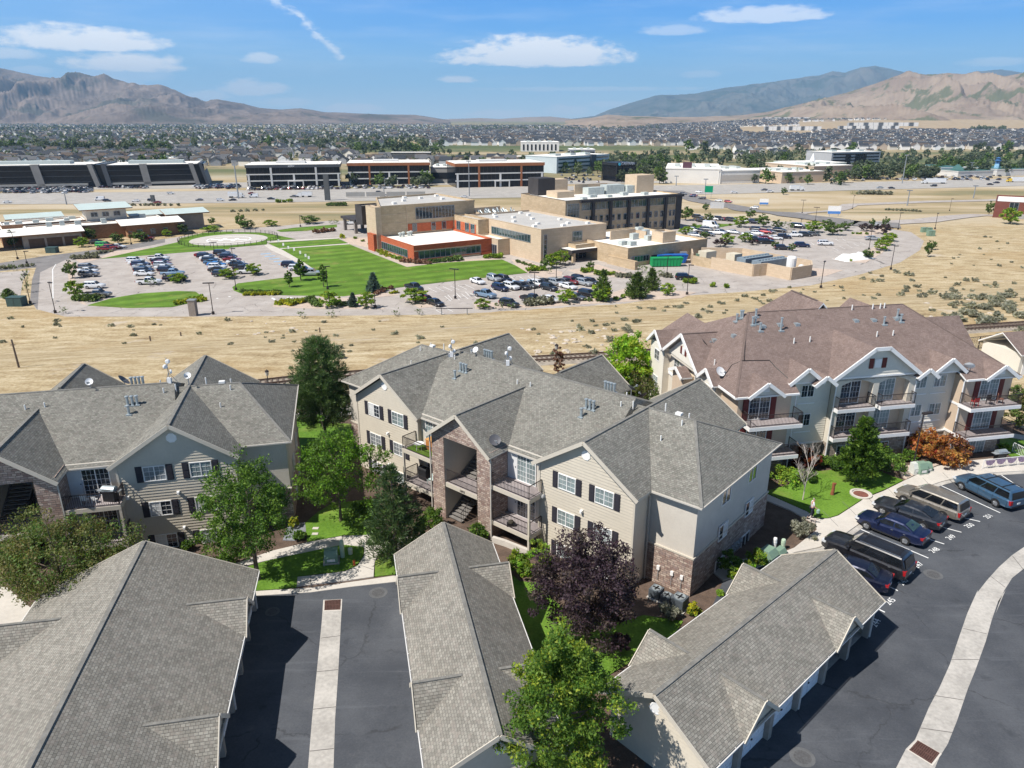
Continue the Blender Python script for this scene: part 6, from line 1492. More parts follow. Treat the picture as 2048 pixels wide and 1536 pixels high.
def bollard(px,tv,label,mat,r=.13,z=.08):
 p=G(*px,z);H=hgt(p,tv);T=empty('pedestal',p,0,label,'utility pedestal');MB().lathe([(r,0),(r,H*.9),(r*.8,H)],10).build('post',mat,T);MB().lathe([(r*1.08,H*.62),(r*1.08,H*.7)],10).build('band',mat,T)
PAL_G=M('pale_green_plastic',(.45,.56,.42),.5,.05,3)
bollard(q6(703,325),q6(0,232)[1],'tall pale green pedestal by the transformer box',PAL_G,.16);bollard(q6(748,308),q6(0,275)[1],'short cream pedestal beside the tall pale green one',M('cream_plastic',(.6,.62,.5),.5),.16)
bollard(q8(178,672),q8(0,582)[1],'white pedestal leaning by the mulch beside the stone wall',WHITE,.15);bollard(q8(244,658),q8(0,592)[1],'pale green pedestal next to the white one',PAL_G,.16)
def hydrant(px,tv,label):
 p=G(*px,.08);H=hgt(p,tv);m=M('hydrant_red',(.42,.09,.03),.5,.15,6);T=empty('fire_hydrant',p,0,label,'fire hydrant');r=.12*H/.8
 MB().lathe([(r*1.5,0),(r*1.5,.05),(r,.07),(r,H*.68),(r*1.3,H*.7),(r*1.2,H*.82),(r*.7,H*.93),(r*.25,H*.96),(r*.25,H)],14).build('barrel',m,T)
 for a in(0,2.1,4.2):b=MB();b.tube((0,0,H*.52),(r*1.7*cos(a),r*1.7*sin(a),H*.52),r*.45,n=8);b.build('outlet',m,T)
hydrant(q6(770,372),q6(0,342)[1],'red orange fire hydrant on the lawn by the concrete path')
st=empty('wooden_stump',G(*q8(613,258),.12),0,'carved reddish stump on the sunny lawn','stump');H=hgt(st.location,q8(0,172)[1]);WS=M('red_wood',(.26,.09,.045),.8,.3,5)
MB().path([Vector((0,0,0)),Vector((.03,0,H*.5)),Vector((-.02,0,H))],.15,.1,9).build('trunk',WS,st);MB().path([Vector((0,0,H*.6)),Vector((.2,.05,H*.98))],.08,.06,7).build('branch',WS,st)
p=G(*q8(828,258),.12);t=empty('tree_ring',p,0,'round concrete tree ring filled with mulch on the lawn','tree ring');MB().lathe([(.85,0),(.85,.12),(.68,.13),(.68,.04)],24).build('edging',CONC,t);MB().lathe([(.68,.0),(.5,.07),(.05,.1)],20).build('mulch',M('red_mulch',(.19,.075,.055),.95,.3,3),t)
def condenser(p,w,h,label,rz):
 T=empty('air_conditioner',p,rz,label,'air conditioner','condenser units by the stone walls');MB().box(-w*.62,w*.62,-w*.62,w*.62,0,.08).build('pad',CONC,T)
 m=M('condenser_grey',(.13,.15,.17),.5,.1,5,metal=.3);b=MB();k=16
 for i in range(k):
  for s in(0,1,2,3):
   a=-w/2+(i+.15)*w/k;c=a+w/k*.7
   q=[(a,-w/2,c,-w/2-.012),(a,w/2,c,w/2+.012),(-w/2,a,-w/2-.012,c),(w/2,a,w/2+.012,c)][s];b.box(min(q[0],q[2]),max(q[0],q[2]),min(q[1],q[3]),max(q[1],q[3]),.14,h-.06)
 b.box(-w/2,w/2,-w/2,w/2,.08,h-.02);b.build('casing',m,T)
 b=MB();b.lathe([(w*.44,h-.02),(w*.44,h+.03),(w*.38,h+.03),(w*.36,h-.01),(w*.1,h-.01)],20);b.build('fan_guard',GALV,T)
 b=MB()
 for i in range(4):a=i*1.57;b.bar((0,0,h+.01),(w*.34*cos(a),w*.34*sin(a),h+.01),.1,.012)
 b.build('fan',BLACK,T)
for px,w,h,lb in((q7(965,625),.72,.72,'grey condenser unit nearest the siding corner'),(q7(1022,652),.6,.6,'smallest condenser unit, between the two larger ones'),(q7(1088,685),.82,.9,'largest grey condenser unit beside the golden shrub')):condenser(G(*px,.01),w,h,lb,ANG_A)
condenser(G(*q4(1055,872),.1),.8,.85,'dark condenser unit below the double balconies',R(11));condenser(G(*q4(995,855),.1),.7,.7,'pale topped condenser unit at the stone wall left of the dark one',R(11));condenser(G(*q4(1398,840),.1),.7,.7,'condenser unit right of the narrow lawn tree',R(11));condenser(G(*q4(1335,825),.1),.7,.7,'condenser unit half hidden by shrubs under the stone wall',R(11))
for x,lb in((14.9,'grey disconnect box with conduit over the left condenser'),(15.9,'grey disconnect box over the middle condenser'),(16.6,'grey disconnect box over the largest condenser')):
 t=empty('disconnect_box',inA(x,.33,1.1),ANG_A,lb,'electrical box');MB().box(-.1,.1,-.1,0,.0,.3).build('box',WHITE,t);MB().tube((0,-.05,0),(0,-.12,-.7),.02,n=6).build('conduit',GRNY,t)
for px,lb in((q6(548,163),'small pale valve lid on the lawn, the upper of two'),(q6(545,195),'small pale valve lid on the lawn, the lower of two')):o=MB().box(-.22,.22,-.14,.14,0,.04).build('valve_lid',CONC);o.location=G(*px,.07);tag(o,lb,'valve lid')
w=MB();pp=[G(*q7(95,330),0),G(*q7(160,350),0),G(*q7(285,400),0)]
for a,b in zip(pp,pp[1:]):w.bar(a+Vector((0,0,.2)),b+Vector((0,0,.2)),.25,.5)
tag(w.build('patio_wall',CONC),'low white patio kerb wall below the right balconies of the tower','low wall')
def chain_fence(px0,px1,h,label,z=None):
 a,b=G(*px0),G(*px1);T=empty('chain_link_fence',a,0,label,'fence');L=(b-a).length;n=int(L/3);ms=MB()
 for k in range(n+1):
  p=a.lerp(b,k/n);p.z=terr(p.x,p.y);o=MB();o.tube((0,0,-.2),(0,0,h),.06,n=6);o.build('post',IRON,T,loc=p-a)
 for k in range(int(L/.28)):
  p,q=a.lerp(b,k*.28/L),a.lerp(b,min(1,(k*.28+.9)/L));p.z,q.z=terr(p.x,p.y),terr(q.x,q.y);p-=a;q-=a;up=Vector((0,0,h))
  ms.bar(p,q+up,.02,.02);ms.bar(p+up,q,.02,.02)
 ms.bar((0,0,h),b-a+Vector((0,0,h)),.06,.06);ms.build('mesh_net',IRON,T)
chain_fence((1915,702),(2075,685),1.7,'black chain link fence behind the white garage at the right')
def rocks():
 rnd=random.Random(31);m=M('pale_rock',(.48,.42,.35),.95,.25,1.5,bmp=.5);ms=[]
 for k in range(3):
  b=bmesh.new();bmesh.ops.create_icosphere(b,subdivisions=2,radius=1)
  for v in b.verts:v.co*=rnd.uniform(.72,1.2);v.co.z*=.62
  me=bpy.data.meshes.new('rock');b.to_mesh(me);b.free();me.materials.append(m);ms.append(me)
 for zi,(u0,u1,v0,v1,n,nm)in enumerate([(1040,1280,655,715,60,'on the rocky bank above the railway'),(1800,2048,600,668,40,'among sagebrush on the right slope'),(470,640,640,672,16,'on the pale stony patch of the left field')]):
  for _ in range(n):
   p=G(rnd.uniform(u0,u1),rnd.uniform(v0,v1));o=bpy.data.objects.new('rock',rnd.choice(ms));COL.objects.link(o);s=rnd.uniform(.12,.42);o.location=p;o.scale=(s*1.4,s,s);o.rotation_euler=(0,0,rnd.uniform(0,6));tag(o,'pale tan rock '+nm,'rock','rocks '+nm)
rocks()
# HOSPITAL CAMPUS
HTAN=brick_mat('tan_masonry',(.44,.335,.215),(.52,.405,.27),(.36,.28,.19),1.2,.6,.02,.9,.2,dark=.06)
HTAN2=brick_mat('pale_tan_masonry',(.52,.405,.285),(.57,.45,.325),(.44,.35,.25),1.2,.6,.02,.9,.2,dark=.05)
HRED=brick_mat('red_brick',(.42,.095,.04),(.50,.135,.062),(.36,.13,.07),.6,.25,.02,.9,.2,dark=.1)
HBRN=brick_mat('brown_brick',(.25,.13,.07),(.33,.18,.10),(.24,.15,.1),.6,.25,.02,.9,.2,dark=.12)
ROOFW=M('white_membrane',(.82,.79,.73),.8,.07,.12);ROOFG=M('grey_membrane',(.46,.445,.42),.9,.10,.15);ROOFT=M('tin_roof',(.50,.58,.55),.5,.06,.3)
DKWALL=M('dark_cladding',(.055,.05,.05),.7,.2,.6);MECH=M('grey_mechanical',(.45,.49,.47),.6,.15,.8)
def block(T,name,x0,x1,y0,y1,z0,z1,wm,rm,par=.45,pm=None):
 """one flat-roofed volume: walls with a parapet, coping, and the roof sheet inside it"""
 w=MB();t=.35
 w.box(x0,x1,y0,y1,z0,z1-par);w.f.pop();w.m.pop()
 for q in((x0,x1,y0,y0+t),(x0,x1,y1-t,y1),(x0,x0+t,y0+t,y1-t),(x1-t,x1,y0+t,y1-t)):w.box(*q,z1-par,z1)
 w.build(name,wm,T)
 r=MB();r.poly([(x0+t,y0+t,z1-par),(x1-t,y0+t,z1-par),(x1-t,y1-t,z1-par),(x0+t,y1-t,z1-par)]);r.build('roof',rm,T)
 c=MB()
 for q in((x0-.06,x1+.06,y0-.06,y0+t),(x0-.06,x1+.06,y1-t,y1+.06),(x0-.06,x0+t,y0+t,y1-t),(x1-t,x1+.06,y0+t,y1-t)):c.box(*q,z1,z1+.08)
 c.build('coping',pm or wm,T)
def glaze(T,name,ax,c,a0,a1,z0,z1,n,gm,rows=1,fr=GRNY,out=-1):
 """window strip in the wall plane: ax 'x' = wall at x=c seen from -x, 'y' = wall at y=c seen from -y"""
 P=(lambda a,o,z:(a,c+o,z))if ax=='y' else(lambda a,o,z:(c+o,a,z))
 f=MB()
 def bx(p0,p1,q0,q1,z_0,z_1):
  A,B=P(p0,q0,z_0),P(p1,q1,z_1);f.box(min(A[0],B[0]),max(A[0],B[0]),min(A[1],B[1]),max(A[1],B[1]),z_0,z_1)
 for i in range(n+1):a=a0+(a1-a0)*i/n;bx(a-.06,a+.06,-.12,.05,z0,z1)
 for i in range(rows+1):z=z0+(z1-z0)*i/rows;bx(a0,a1,-.11,.05,z-.06,z+.06)
 o=f.build(name,fr,T);g=MB();q=[P(a0,-.05,z0),P(a1,-.05,z0),P(a1,-.05,z1),P(a0,-.05,z1)];g.poly(q if ax=='y' else q[::-1]);g.build('glass',gm,o);return o
def hospital():
 T=empty('hospital',(-27.2,203.2,Z9),R(33),'tan and red brick hospital with flat roofs beyond the striped lawn','hospital');b=lambda*a,**k:block(T,*a,**k)
 b('brick_wall',0,25.4,0,25.2,-.3,4.6,HRED,ROOFW,pm=HRED)
 b('tan_wall',25.3,29.4,-3.5,8.2,-.3,4.7,HTAN2,ROOFW)
 hp=[(.6,23.4),(33.2,23.4),(33.2,50),(9.9,47.7)];MB().prism(hp,-.3,12.65,0,1).build('tan_wall',[HTAN,ROOFG],T);[MB().bar((*p,12.9),(*q,12.9),.4,.55).build('parapet',HTAN,T)for p,q in zip(hp,hp[1:]+hp[:1])]
 b('dark_wall',5.5,13,50.2,56,4.2,10.4,DKWALL,ROOFG);b('tan_wall',-1.2,.6,22.6,30,-.3,12.9,HTAN2,ROOFG);b('brick_wall',-2.2,-1.0,22.8,27.5,-.3,5,HRED,ROOFG)
 b('tan_wall',25.6,29.6,8.2,23.3,-.3,9.0,HTAN,ROOFG);b('tan_wall',29.3,52.4,-19.5,20,-.3,9.15,HTAN2,ROOFG);b('tan_wall',33.2,50,20,36,-.3,7.5,HTAN,ROOFG)
 b('tan_wall',38.5,47.5,-23.2,-19.6,3.0,4.6,HTAN,ROOFW);b('tan_wall',45.2,75.4,-37.4,-8,-.3,5.1,HTAN,ROOFW)
 b('tan_wall',44.2,45.2,-41.5,-30,-.3,2.2,HTAN,HTAN,.02)
 MB().box(36.3,48.2,-24.5,-19.6,2.6,3.5).build('entrance_canopy',DKWALL,T);MB().box(36.2,48.3,-24.6,-19.6,3.5,3.62).build('canopy_roof',ROOFW,T)
 for x in(37,47.5):MB().box(x,x+.8,-24.2,-23.4,-.2,2.6).build('canopy_pillar',HTAN,T)
 glaze(T,'entrance_glazing','y',-19.6,37.5,47,0,2.5,6,GL_D)
 glaze(T,'window_strip','y',-.03,1.5,21.5,.9,3.0,12,GL_T);glaze(T,'window_strip','x',-.03,4,22,.9,3.0,12,GL_T);glaze(T,'window','x',-.03,22.8,24.6,.5,3.2,2,GL_D)
 MB().box(21.6,25.3,-.3,-.02,.2,.9).build('brick_sill',HRED,T);m=MB();m.box(.2,21.5,-.22,-.01,3.02,3.25);m.build('window_head',HTAN,T);MB().box(-.02,25.4,-.02,25.2,-.3,.55).build('base_course',HTAN,T)
 glaze(T,'window_strip','y',23.37,12.3,25.8,8.5,12.0,12,GL_D,1);r=MB();r.box(9.5,25.3,23.3,23.39,4.75,7.3);r.build('brick_panel',HRED,T)
 for x in(11,17.5,21.2):glaze(T,'window','y',23.28,x,x+1.4,4.9,7.2,1,GL_D)
 r=MB();r.box(25.5,25.59,9.5,22.8,4.8,7.4);r.build('brick_panel',HRED,T)
 for y in(10.2,13.6,19.0):glaze(T,'window','x',25.48,y,y+2.3,4.9,7.4,2,GL_T)
 glaze(T,'window_strip','x',29.27,-14.4,6.4,5.0,7.1,14,GL_T,1);glaze(T,'window','y',-19.53,40.2,43.5,5.1,7.7,3,GL_T,2);glaze(T,'window','y',-19.53,30.2,31.2,1.2,7.6,1,GL_D,5)
 glaze(T,'door','x',25.27,-2.8,.5,0,3.0,3,GL_D)
 glaze(T,'window_strip','y',-37.43,46.3,52.8,1.2,2.7,6,GL_D);MB().box(53.2,62.6,-37.46,-37.38,0,2.4).build('loading_dock',DARK,T)
 for x in(53.2,57.8,62.2):MB().box(x,x+.45,-37.6,-37.3,-.2,2.5).build('dock_pillar',HTAN,T)
 g=MB()
 for z in(2.2,5.0,7.8,10.4):g.box(.62,9.4,23.34,23.4,z,z+.12)
 g.box(9.2,9.4,23.3,23.4,4.7,13);g.build('wall_joint',HTAN2,T)
 for x,y in((33,0),(36,-8),(38,8),(41,2),(44,-12),(47,-4),(34,12),(45,10),(49,-15),(32,-12),(40,-15),(36,16),(46,16)):m=MB();m.box(x,x+1.1,y,y+1.1,8.7,9.3);m.build('roof_unit',ROOFW,T)
 for x,y in((8,30),(14,36),(22,40),(27,34),(30,44),(18,44)):MB().box(x,x+1.2,y,y+1.2,12.65,13.3).build('roof_unit',ROOFW,T)
 for x,y in((5,19.5),(6.5,20.5),(8,20),(9.3,21)):m=MB();m.lathe([(.35,4.1),(.35,4.9),(.6,5.1),(.6,5.4),(.1,5.6)],10,c=(x,y,0));m.build('roof_fan',MECH,T)
 for q in((52.5,62,-21.5,-21.1,4.6,7.2),(62,62.4,-26,-21.1,4.6,6.8)):MB().box(*q).build('roof_screen',HTAN2,T)
 MB().box(55,66,-20,-19.7,4.6,6.4).build('roof_screen',HTAN2,T);b('tan_wall',61,66,-34,-29.5,4.6,7.6,HTAN2,ROOFG)
 for x,y,h in((58,-25,1.4),(60,-29,1.1),(63,-23,1.5),(50,-33,.8),(48.5,-31,.8),(67,-20,1.2),(70,-14,1.0)):MB().box(x,x+2.2,y,y+1.6,4.6,4.6+h+.4).build('roof_unit',MECH,T)
 for q in((33.5,34,21,33,7,9.4),(33.5,49,33,33.4,7,9.4)):MB().box(*q).build('roof_screen',HTAN2,T)
 p=MB();rnd=random.Random(2)
 for i in range(26):x=35+i*.55;y=24+rnd.random()*4;p.tube((x,y,7),(x,y,9.0+rnd.random()),.16,n=6);p.tube((x,y,8.8+rnd.random()),(x+rnd.uniform(-.5,.5),y-2.5,7.4),.14,n=5)
 p.build('roof_piping',GALV,T)
 MB().box(6,21,58.5,72,4.2,5.0).build('drive_canopy',DKWALL,T);
 for x,y in((6.5,70.2),(13,70.2),(19,70.2),(6.5,60),(18.5,62)):MB().box(x,x+1.0,y,y+1.0,-.2,4.2).build('canopy_pillar',M('pillar_stone',(.25,.22,.2),.9),T)
 yw=MB()
 for a,b_ in(((68.1,-38.6),(62.8,-44)),((62.8,-50.9),(63.8,-63.9)),((63.8,-63.9),(68.3,-64.7)),((68.1,-64.7),(68.1,-72)),((68.1,-72),(76,-72)),((76,-72),(80.8,-68.4)),((80.8,-68.4),(80.9,-45.8)),((80.9,-45.8),(72,-38.5))):
  yw.bar((*a,1.4),(*b_,1.4),.4,3.4)
 yw.build('yard_wall',HTAN2,T)
 g=MB();g.bar((62.8,-44.2,1.3),(62.75,-50.8,1.3),.1,2.6);g.bar((66,-64.5,1.3),(64.2,-63.98,1.3),.08,2.5);g.build('yard_gate',HTAN,T)
 for y in(-62,-57):
  c=MB();c.box(69,80,y,y+3,0,2.9)
  for k in range(9):c.lathe([(.5,2.9),(.5,3.2),(.4,3.2)],8,c=(69.8+1.2*k,y+1.5,0))
  c.build('chiller',M('chiller_blue',(.22,.27,.31),.5,.15,.8),T)
 c=MB();c.lathe([(1.2,0),(1.2,4.6),(.9,5.0),(.1,5.1)],16,c=(72.5,-68.5,0));c.build('gas_tank',WHITE,T);c=MB();c.tube((74.5,-70,1.6),(77.5,-68,1.6),.8,n=14);c.build('gas_tank',WHITE,T)
 MB().box(66,70,-46,-43,0,3.4).build('generator',M('cream_cover',(.6,.54,.42),.7,.1,1),T);MB().box(70.5,73.5,-52,-49,0,3.2).build('generator',M('cream_cover',0),T)
 return T
hospital()
def medical_wing():
 T=empty('medical_wing',(60.6,269.6,Z9),R(29.5),'three storey tan wing with black piers and a white roof behind the hospital','hospital wing');b=lambda*a,**k:block(T,*a,**k)
 b('tan_wall',-49.5,0,0,29,-.3,12.4,HTAN,ROOFW,pm=DKWALL)
 MB().box(-44,.6,-1.0,.2,11.5,12.3).build('eave_band',DKWALL,T);MB().box(-2.2,.3,-.35,6,-.2,11.5).build('dark_corner',DKWALL,T)
 px=(-38.6,-31.4,-23.6,-15.2,-7.2)
 for x in px:MB().box(x-.5,x+.5,-.8,.05,-.2,11.5).build('black_pier',DKWALL,T)
 xs=[-43.5]+list(px)+[-2.2]
 for x0,x1 in zip(xs,xs[1:]):
  glaze(T,'window_strip','y',-.03,x0+.55,x1-.55,9.0,11.4,4,GL_T,1)
  w=(x1-x0)/3
  for i in range(3):
   if x1-x0<5.5 and i==0:continue
   for z in(4.9,1.3):glaze(T,'window','y',-.03,x0+w*(i+.28),x0+w*(i+.78),z,z+2.0,1,GL_D,1)
 glaze(T,'corner_window','y',-.04,-48.8,-44.2,6.9,11.2,4,GL_T,2)
 for q,m in(((-46,-39,23,30,11.9,17.8),DKWALL),((-38.9,-33.5,23,28,11.9,17.2),HTAN2),((-45,-38,12,19,11.9,14.0),HTAN2),((-32.5,-26.5,20,20.4,11.9,15.4),HTAN2),((-10,-2,13,20,11.9,18.2),HTAN2),((-26,-15,24,24.4,11.9,15),HTAN2)):
  MB().box(*q).build('roof_structure',m,T)
 for x,y,w,d,h in((-30,15,7,3.5,2.6),(-22,15,8,4,3.2),(-13.5,14,3.5,4,2.8),(-34,8,3,1.5,.9),(-20,8,2.5,2,1.2),(-40,4,2,2,.8),(-28,6,2,1.5,.8),(-12,6,2,2,1.0)):
  o=MB();o.box(x,x+w,y,y+d,11.9,11.9+h);
  for k in range(int(w)):o.box(x+k+.2,x+k+.7,y-.08,y,12.2,11.6+h)
  o.build('roof_unit',MECH,T)
medical_wing()
def clinic():
 T=empty('clinic',(-150,226,Z9),R(36),'low brown brick clinic with white roofs left of the helipad','clinic');b=lambda*a,**k:block(T,*a,**k)
 sl=lambda x0,x1,y0,y1,za,zb,m:MB().slab([(x0,y0,za),(x1,y0,za),(x1,y1,zb),(x0,y1,zb)],.35,0,1).build('sloped_roof',[m,HBRN],T)
 CS=M('clinic_stone',(.30,.27,.24),.9,.2,.6)
 for a in((0,16,0,8,3.9,CS),(-5,2,6,29,4.3,HBRN),(2,30,9,19,4.6,HBRN),(-4,20,20,30,5.2,HBRN),(34,44,16,27,4.4,CS),(30,46,4,15,4.0,HBRN),(46,57,14,23,5.4,CS),(-30,-8,28,42,4.8,HBRN),(0,18,31,40,4.6,CS)):b('wall',*a[:4],-.3,a[4],a[5],ROOFW,.3,pm=ROOFW)
 b('wall',20.5,33,20,30,-.3,8.4,M('hall_cream',(.55,.5,.42),.9,.08,.5),ROOFT,.3);sl(18.5,35,18.5,31.5,8.6,9.5,ROOFT);sl(-13,17,-1.2,7.5,4.2,5.2,ROOFW);sl(28,48,2.5,12,4.4,5.4,ROOFW);sl(44,59,12.5,21,5.9,6.9,ROOFT);sl(35,52,27.5,36,4.6,5.5,ROOFT);sl(-31,-9,26,38,5.0,6.0,ROOFW);sl(-2,16,41,50,4.7,5.5,ROOFT)
 b('wall',36,51,28.5,35,-.3,4.5,HBRN,ROOFT)
 for k in range(3):MB().box(1.5+4.8*k,5.7+4.8*k,-.06,0,0,2.8).build('garage_door',M('brown_door',(.10,.065,.045),.7,.2,1),T)
 for x in(22,25.5,29):glaze(T,'window','y',19.97,x,x+2,6.0,7.4,2,GL_D)
 for x,y,w in((0,22,2),(5,23,1.8),(9,26,2.2),(14,22,1.6),(16,27,2),(8,14,1.6),(16,12,1.8),(24,14,1.6),(37,20,2),(12,16,1.4),(-3,22,1.4)):MB().box(x,x+w,y,y+w*.7,4.0,5.9).build('roof_unit',MECH,T)
 for x in(33,37,41):glaze(T,'window','y',3.97,x,x+1.4,1,2.6,1,GL_D)
clinic()
for px,c,nm in((h3(1780,915),M('green_container',(.015,.30,.10),.5,.1,.8),'green open topped waste container at the loading dock'),(h3(1820,890),M('blue_container',(.02,.12,.42),.5,.1,.8),'blue waste container behind the green one')):
 p=G(*px,Z9);T=empty('waste_container',p,R(5),nm,'waste container');o=MB();v=[(-4.2,-1.2,.2),(3.6,-1.2,.2),(3.6,1.2,.2),(-4.2,1.2,.2),(-4.2,-1.25,2.4),(4.4,-1.25,2.4),(4.4,1.25,2.4),(-4.2,1.25,2.4)]
 o.mesh(v,[(0,1,5,4),(1,2,6,5),(2,3,7,6),(3,0,4,7),(4,5,6,7)])
 for k in range(9):x=-4+k*.9;o.box(x,x+.12,-1.34,-1.2,.3,2.3)
 o.build('body',c,T);MB().box(-4.25,4.4,-1.36,-1.24,2.3,2.46).build('rim',c,T)
def simple_box(px,w,d,h,label,mat,cat,name,rz=0.,z=Z9):
 T=empty(name,G(*px,z),rz,label,cat);MB().box(-w/2,w/2,-d/2,d/2,0,h).build('housing',mat,T);MB().box(-w/2-.05,w/2+.05,-d/2-.05,d/2+.05,h,h+.08).build('lid',mat,T);MB().box(-.02,.02,-d/2-.03,-d/2,.1,h-.1).build('door_seam',IRON,T)
for px,w,d,h,lb,m in((h4(180,665),1.8,1.4,2.6,'pale grey cabinet beside the loading dock',GRNY),(h4(268,672),1.8,1.2,2.4,'dark green transformer by the yard gate, the left one',GREENBOX),(h4(298,675),1.4,1.2,2.2,'dark green transformer by the yard gate, the right one',GREENBOX),(h1(140,1225),3.2,2.2,1.9,'dark green box at the left road bend',M('dark_green',(.05,.09,.085),.6)),(h1(415,808),3,2,1.6,'dark green bin at the clinic drive',M('dark_green',0)),(h4(1535,525),2.2,1.6,1.8,'green transformer at the right road bend, nearest',GREENBOX),(h4(1498,505),1.8,1.4,1.6,'green transformer at the right road bend, left',GREENBOX),(h4(1525,506),1.8,1.4,1.6,'green transformer at the right road bend, right',GREENBOX)):simple_box(px,w,d,h,lb,m,'transformer','utility_cabinet')
def ring_fence():
 c=G(458,480,Z9);T=empty('helipad_fence',c,0,'low black fence curving round the helipad','fence');r=MB();pts=[]
 for i in range(49):a=2*math.pi*i/48;pts.append((15.5*cos(a),15.5*sin(a)))
 for i,p in enumerate(pts[:-1]):MB().bar((*p,0),(*p,1.3),.1,.1).build('post',IRON,T)
 for a,b in zip(pts,pts[1:]):
  for z in(.3,.75,1.25):r.bar((*a,z),(*b,z),.05,.05)
 r.build('rail',IRON,T)
ring_fence()
LP=[(h1(437,1285),h1(0,1045),'near the left road bend'),(h1(1680,1295),h1(0,1050),'by the yellow flower bed'),(h1(1860,1105),h1(0,880),'at the tip of the big lawn'),(h1(1840,905),h1(0,778),'in the helipad lot'),(h1(1688,800),h1(0,730),'by the helipad'),(h1(240,1210),h1(0,980),'left of the drive'),(h1(212,895),h1(0,800),'by the side road crossing'),(h1(140,860),h1(0,650),'beside the clinic fence'),(h1(1035,745),h1(0,645),'before the clinic right wing'),(h2(770,1100),h2(0,920),'at the two young lawn trees'),(h2(1775,1170),h2(0,940),'in the front lot, left part'),(h2(555,605),h2(0,520),'on the drive loop'),(h2(1145,1245),h2(0,1150),'by the blue spruce'),(h3(742,1225),h3(0,968),'in the front lot among cars'),(h3(915,1020),h3(0,890),'at the entrance loop'),(h3(1945,1140),h3(0,908),'on the gravel tip near the road'),(h3(1785,1005),h3(0,835),'before the waste containers'),(h4(935,810),h4(0,668),'at the outer road below the yard'),(h4(1318,710),h4(0,582),'inside the road bend'),(h4(1198,600),h4(0,500),'in the east lot by the pale tarp'),(h4(722,600),h4(0,500),'in the east lot near a dark suv'),(h4(820,508),h4(0,435),'at the far row of the east lot'),(h4(905,445),h4(0,370),'by the dark road, left one'),(h4(1358,490),h4(0,400),'by the dark road, right one'),(h4(1560,488),h4(0,403),'in the dry lot beyond the bend'),(h4(833,402),h4(0,330),'in the dry lot beside the white sign'),(h4(1108,378),h4(0,305),'in the dry lot under the freeway'),(h4(1640,388),h4(0,322),'in the dry lot at the right')]
for k,(b,t_,wh)in enumerate(LP):
 p=G(*b);H=hgt(p,t_[1]);T=empty('lamp_post',p,R(37*k%90-30),'dark street lamp '+wh,'lamp post','tall lamp posts on the campus')
 o=MB();o.lathe([(.3,0),(.3,.6),(.1,.62)],8);o.tube((0,0,.5),(0,0,H),.09,.07,6);o.build('pole',IRON,T);MB().box(-1.2 if k%3==1 else-.2,1.0,-.2,.2,H-.02,H+.16).build('lamp_head',IRON,T)
def ground_sign(px,w,h,label,board,rz=0.,legs=True,name='road_sign',lift=1.):
 p=G(*px);T=empty(name,p,rz,label,'sign');MB().box(-w/2,w/2,-.1,.1,lift,lift+h).build('board',board,T)
 for s in(-1,1):MB().box(s*w*.35-.1,s*w*.35+.1,-.08,.08,0,lift).build('leg',GRNY,T)
 return T
ground_sign(h2(1768,1298),7.5,.12,'low rail sign frame at the edge of the straw field',IRON,lift=1.3)
SB=M('sign_blue',(.08,.22,.55),.5,.1,1)
for px,rz,lb in((h4(622,362),R(-10),'white and blue lot sign beside the dark road, left one'),(h4(1005,418),R(-10),'white and blue lot sign beside the dark road, right one')):T=ground_sign(px,5,3.2,lb,WHITE,rz);MB().box(-2.5,2.5,-.12,-.1,1.0,2.1).build('blue_strip',SB,T)
T=ground_sign(h4(366,378),7.5,3.4,'pale monument sign at the campus entrance',M('pale_sign',(.55,.56,.57),.6),R(-10),lift=.4);ground_sign(h4(318,322),5,4,'green highway sign beside the junction',M('highway_green',(.0,.25,.12),.5),R(-15),lift=4)
k=0
for x,y in((378,735),(415,765),(455,790),(500,805),(548,830),(590,855),(615,872)):
 p=G(*h2(x,y+8),Z9+.1);T=empty('flag',p,0,ORD[k]+' small white flag from the helipad end along the lawn path','flag','small flags along the lawn path');k+=1;MB().bar((0,0,0),(0,0,1.6),.05,.05).build('pole',GRNY,T);MB().box(.03,.55,-.02,.02,.75,1.6).build('cloth',WHITE,T)
tp=MB();rnd=random.Random(3);g_=[(-6+12*i/8,-2.6+5.2*j/5)for j in range(6)for i in range(9)];vs=[(x,y,0 if(i%9 in(0,8)or i//9 in(0,5))else .8+.9*rnd.random())for i,(x,y)in enumerate(g_)]
tp.mesh(vs,[(j*9+i,j*9+i+1,j*9+i+10,j*9+i+9)for j in range(5)for i in range(8)]);o=tp.build('tarpaulin',WHITE,None,True);o.location=G(*h4(1118,650),Z9+.05);o.rotation_euler=(0,0,R(25));tag(o,'white tarpaulin heaped in the east parking lot','tarpaulin')
p=G(*h1(1528,1305));T=empty('stone_pillar',p,0,'grey stone pillar at the edge of the straw field','pillar');MB().box(-.7,.7,-.6,.6,-.2,3.2).build('shaft',CS_:=M('pillar_stone',0),T);MB().box(-.8,.8,-.7,.7,3.2,3.4).build('cap',GRNY,T)
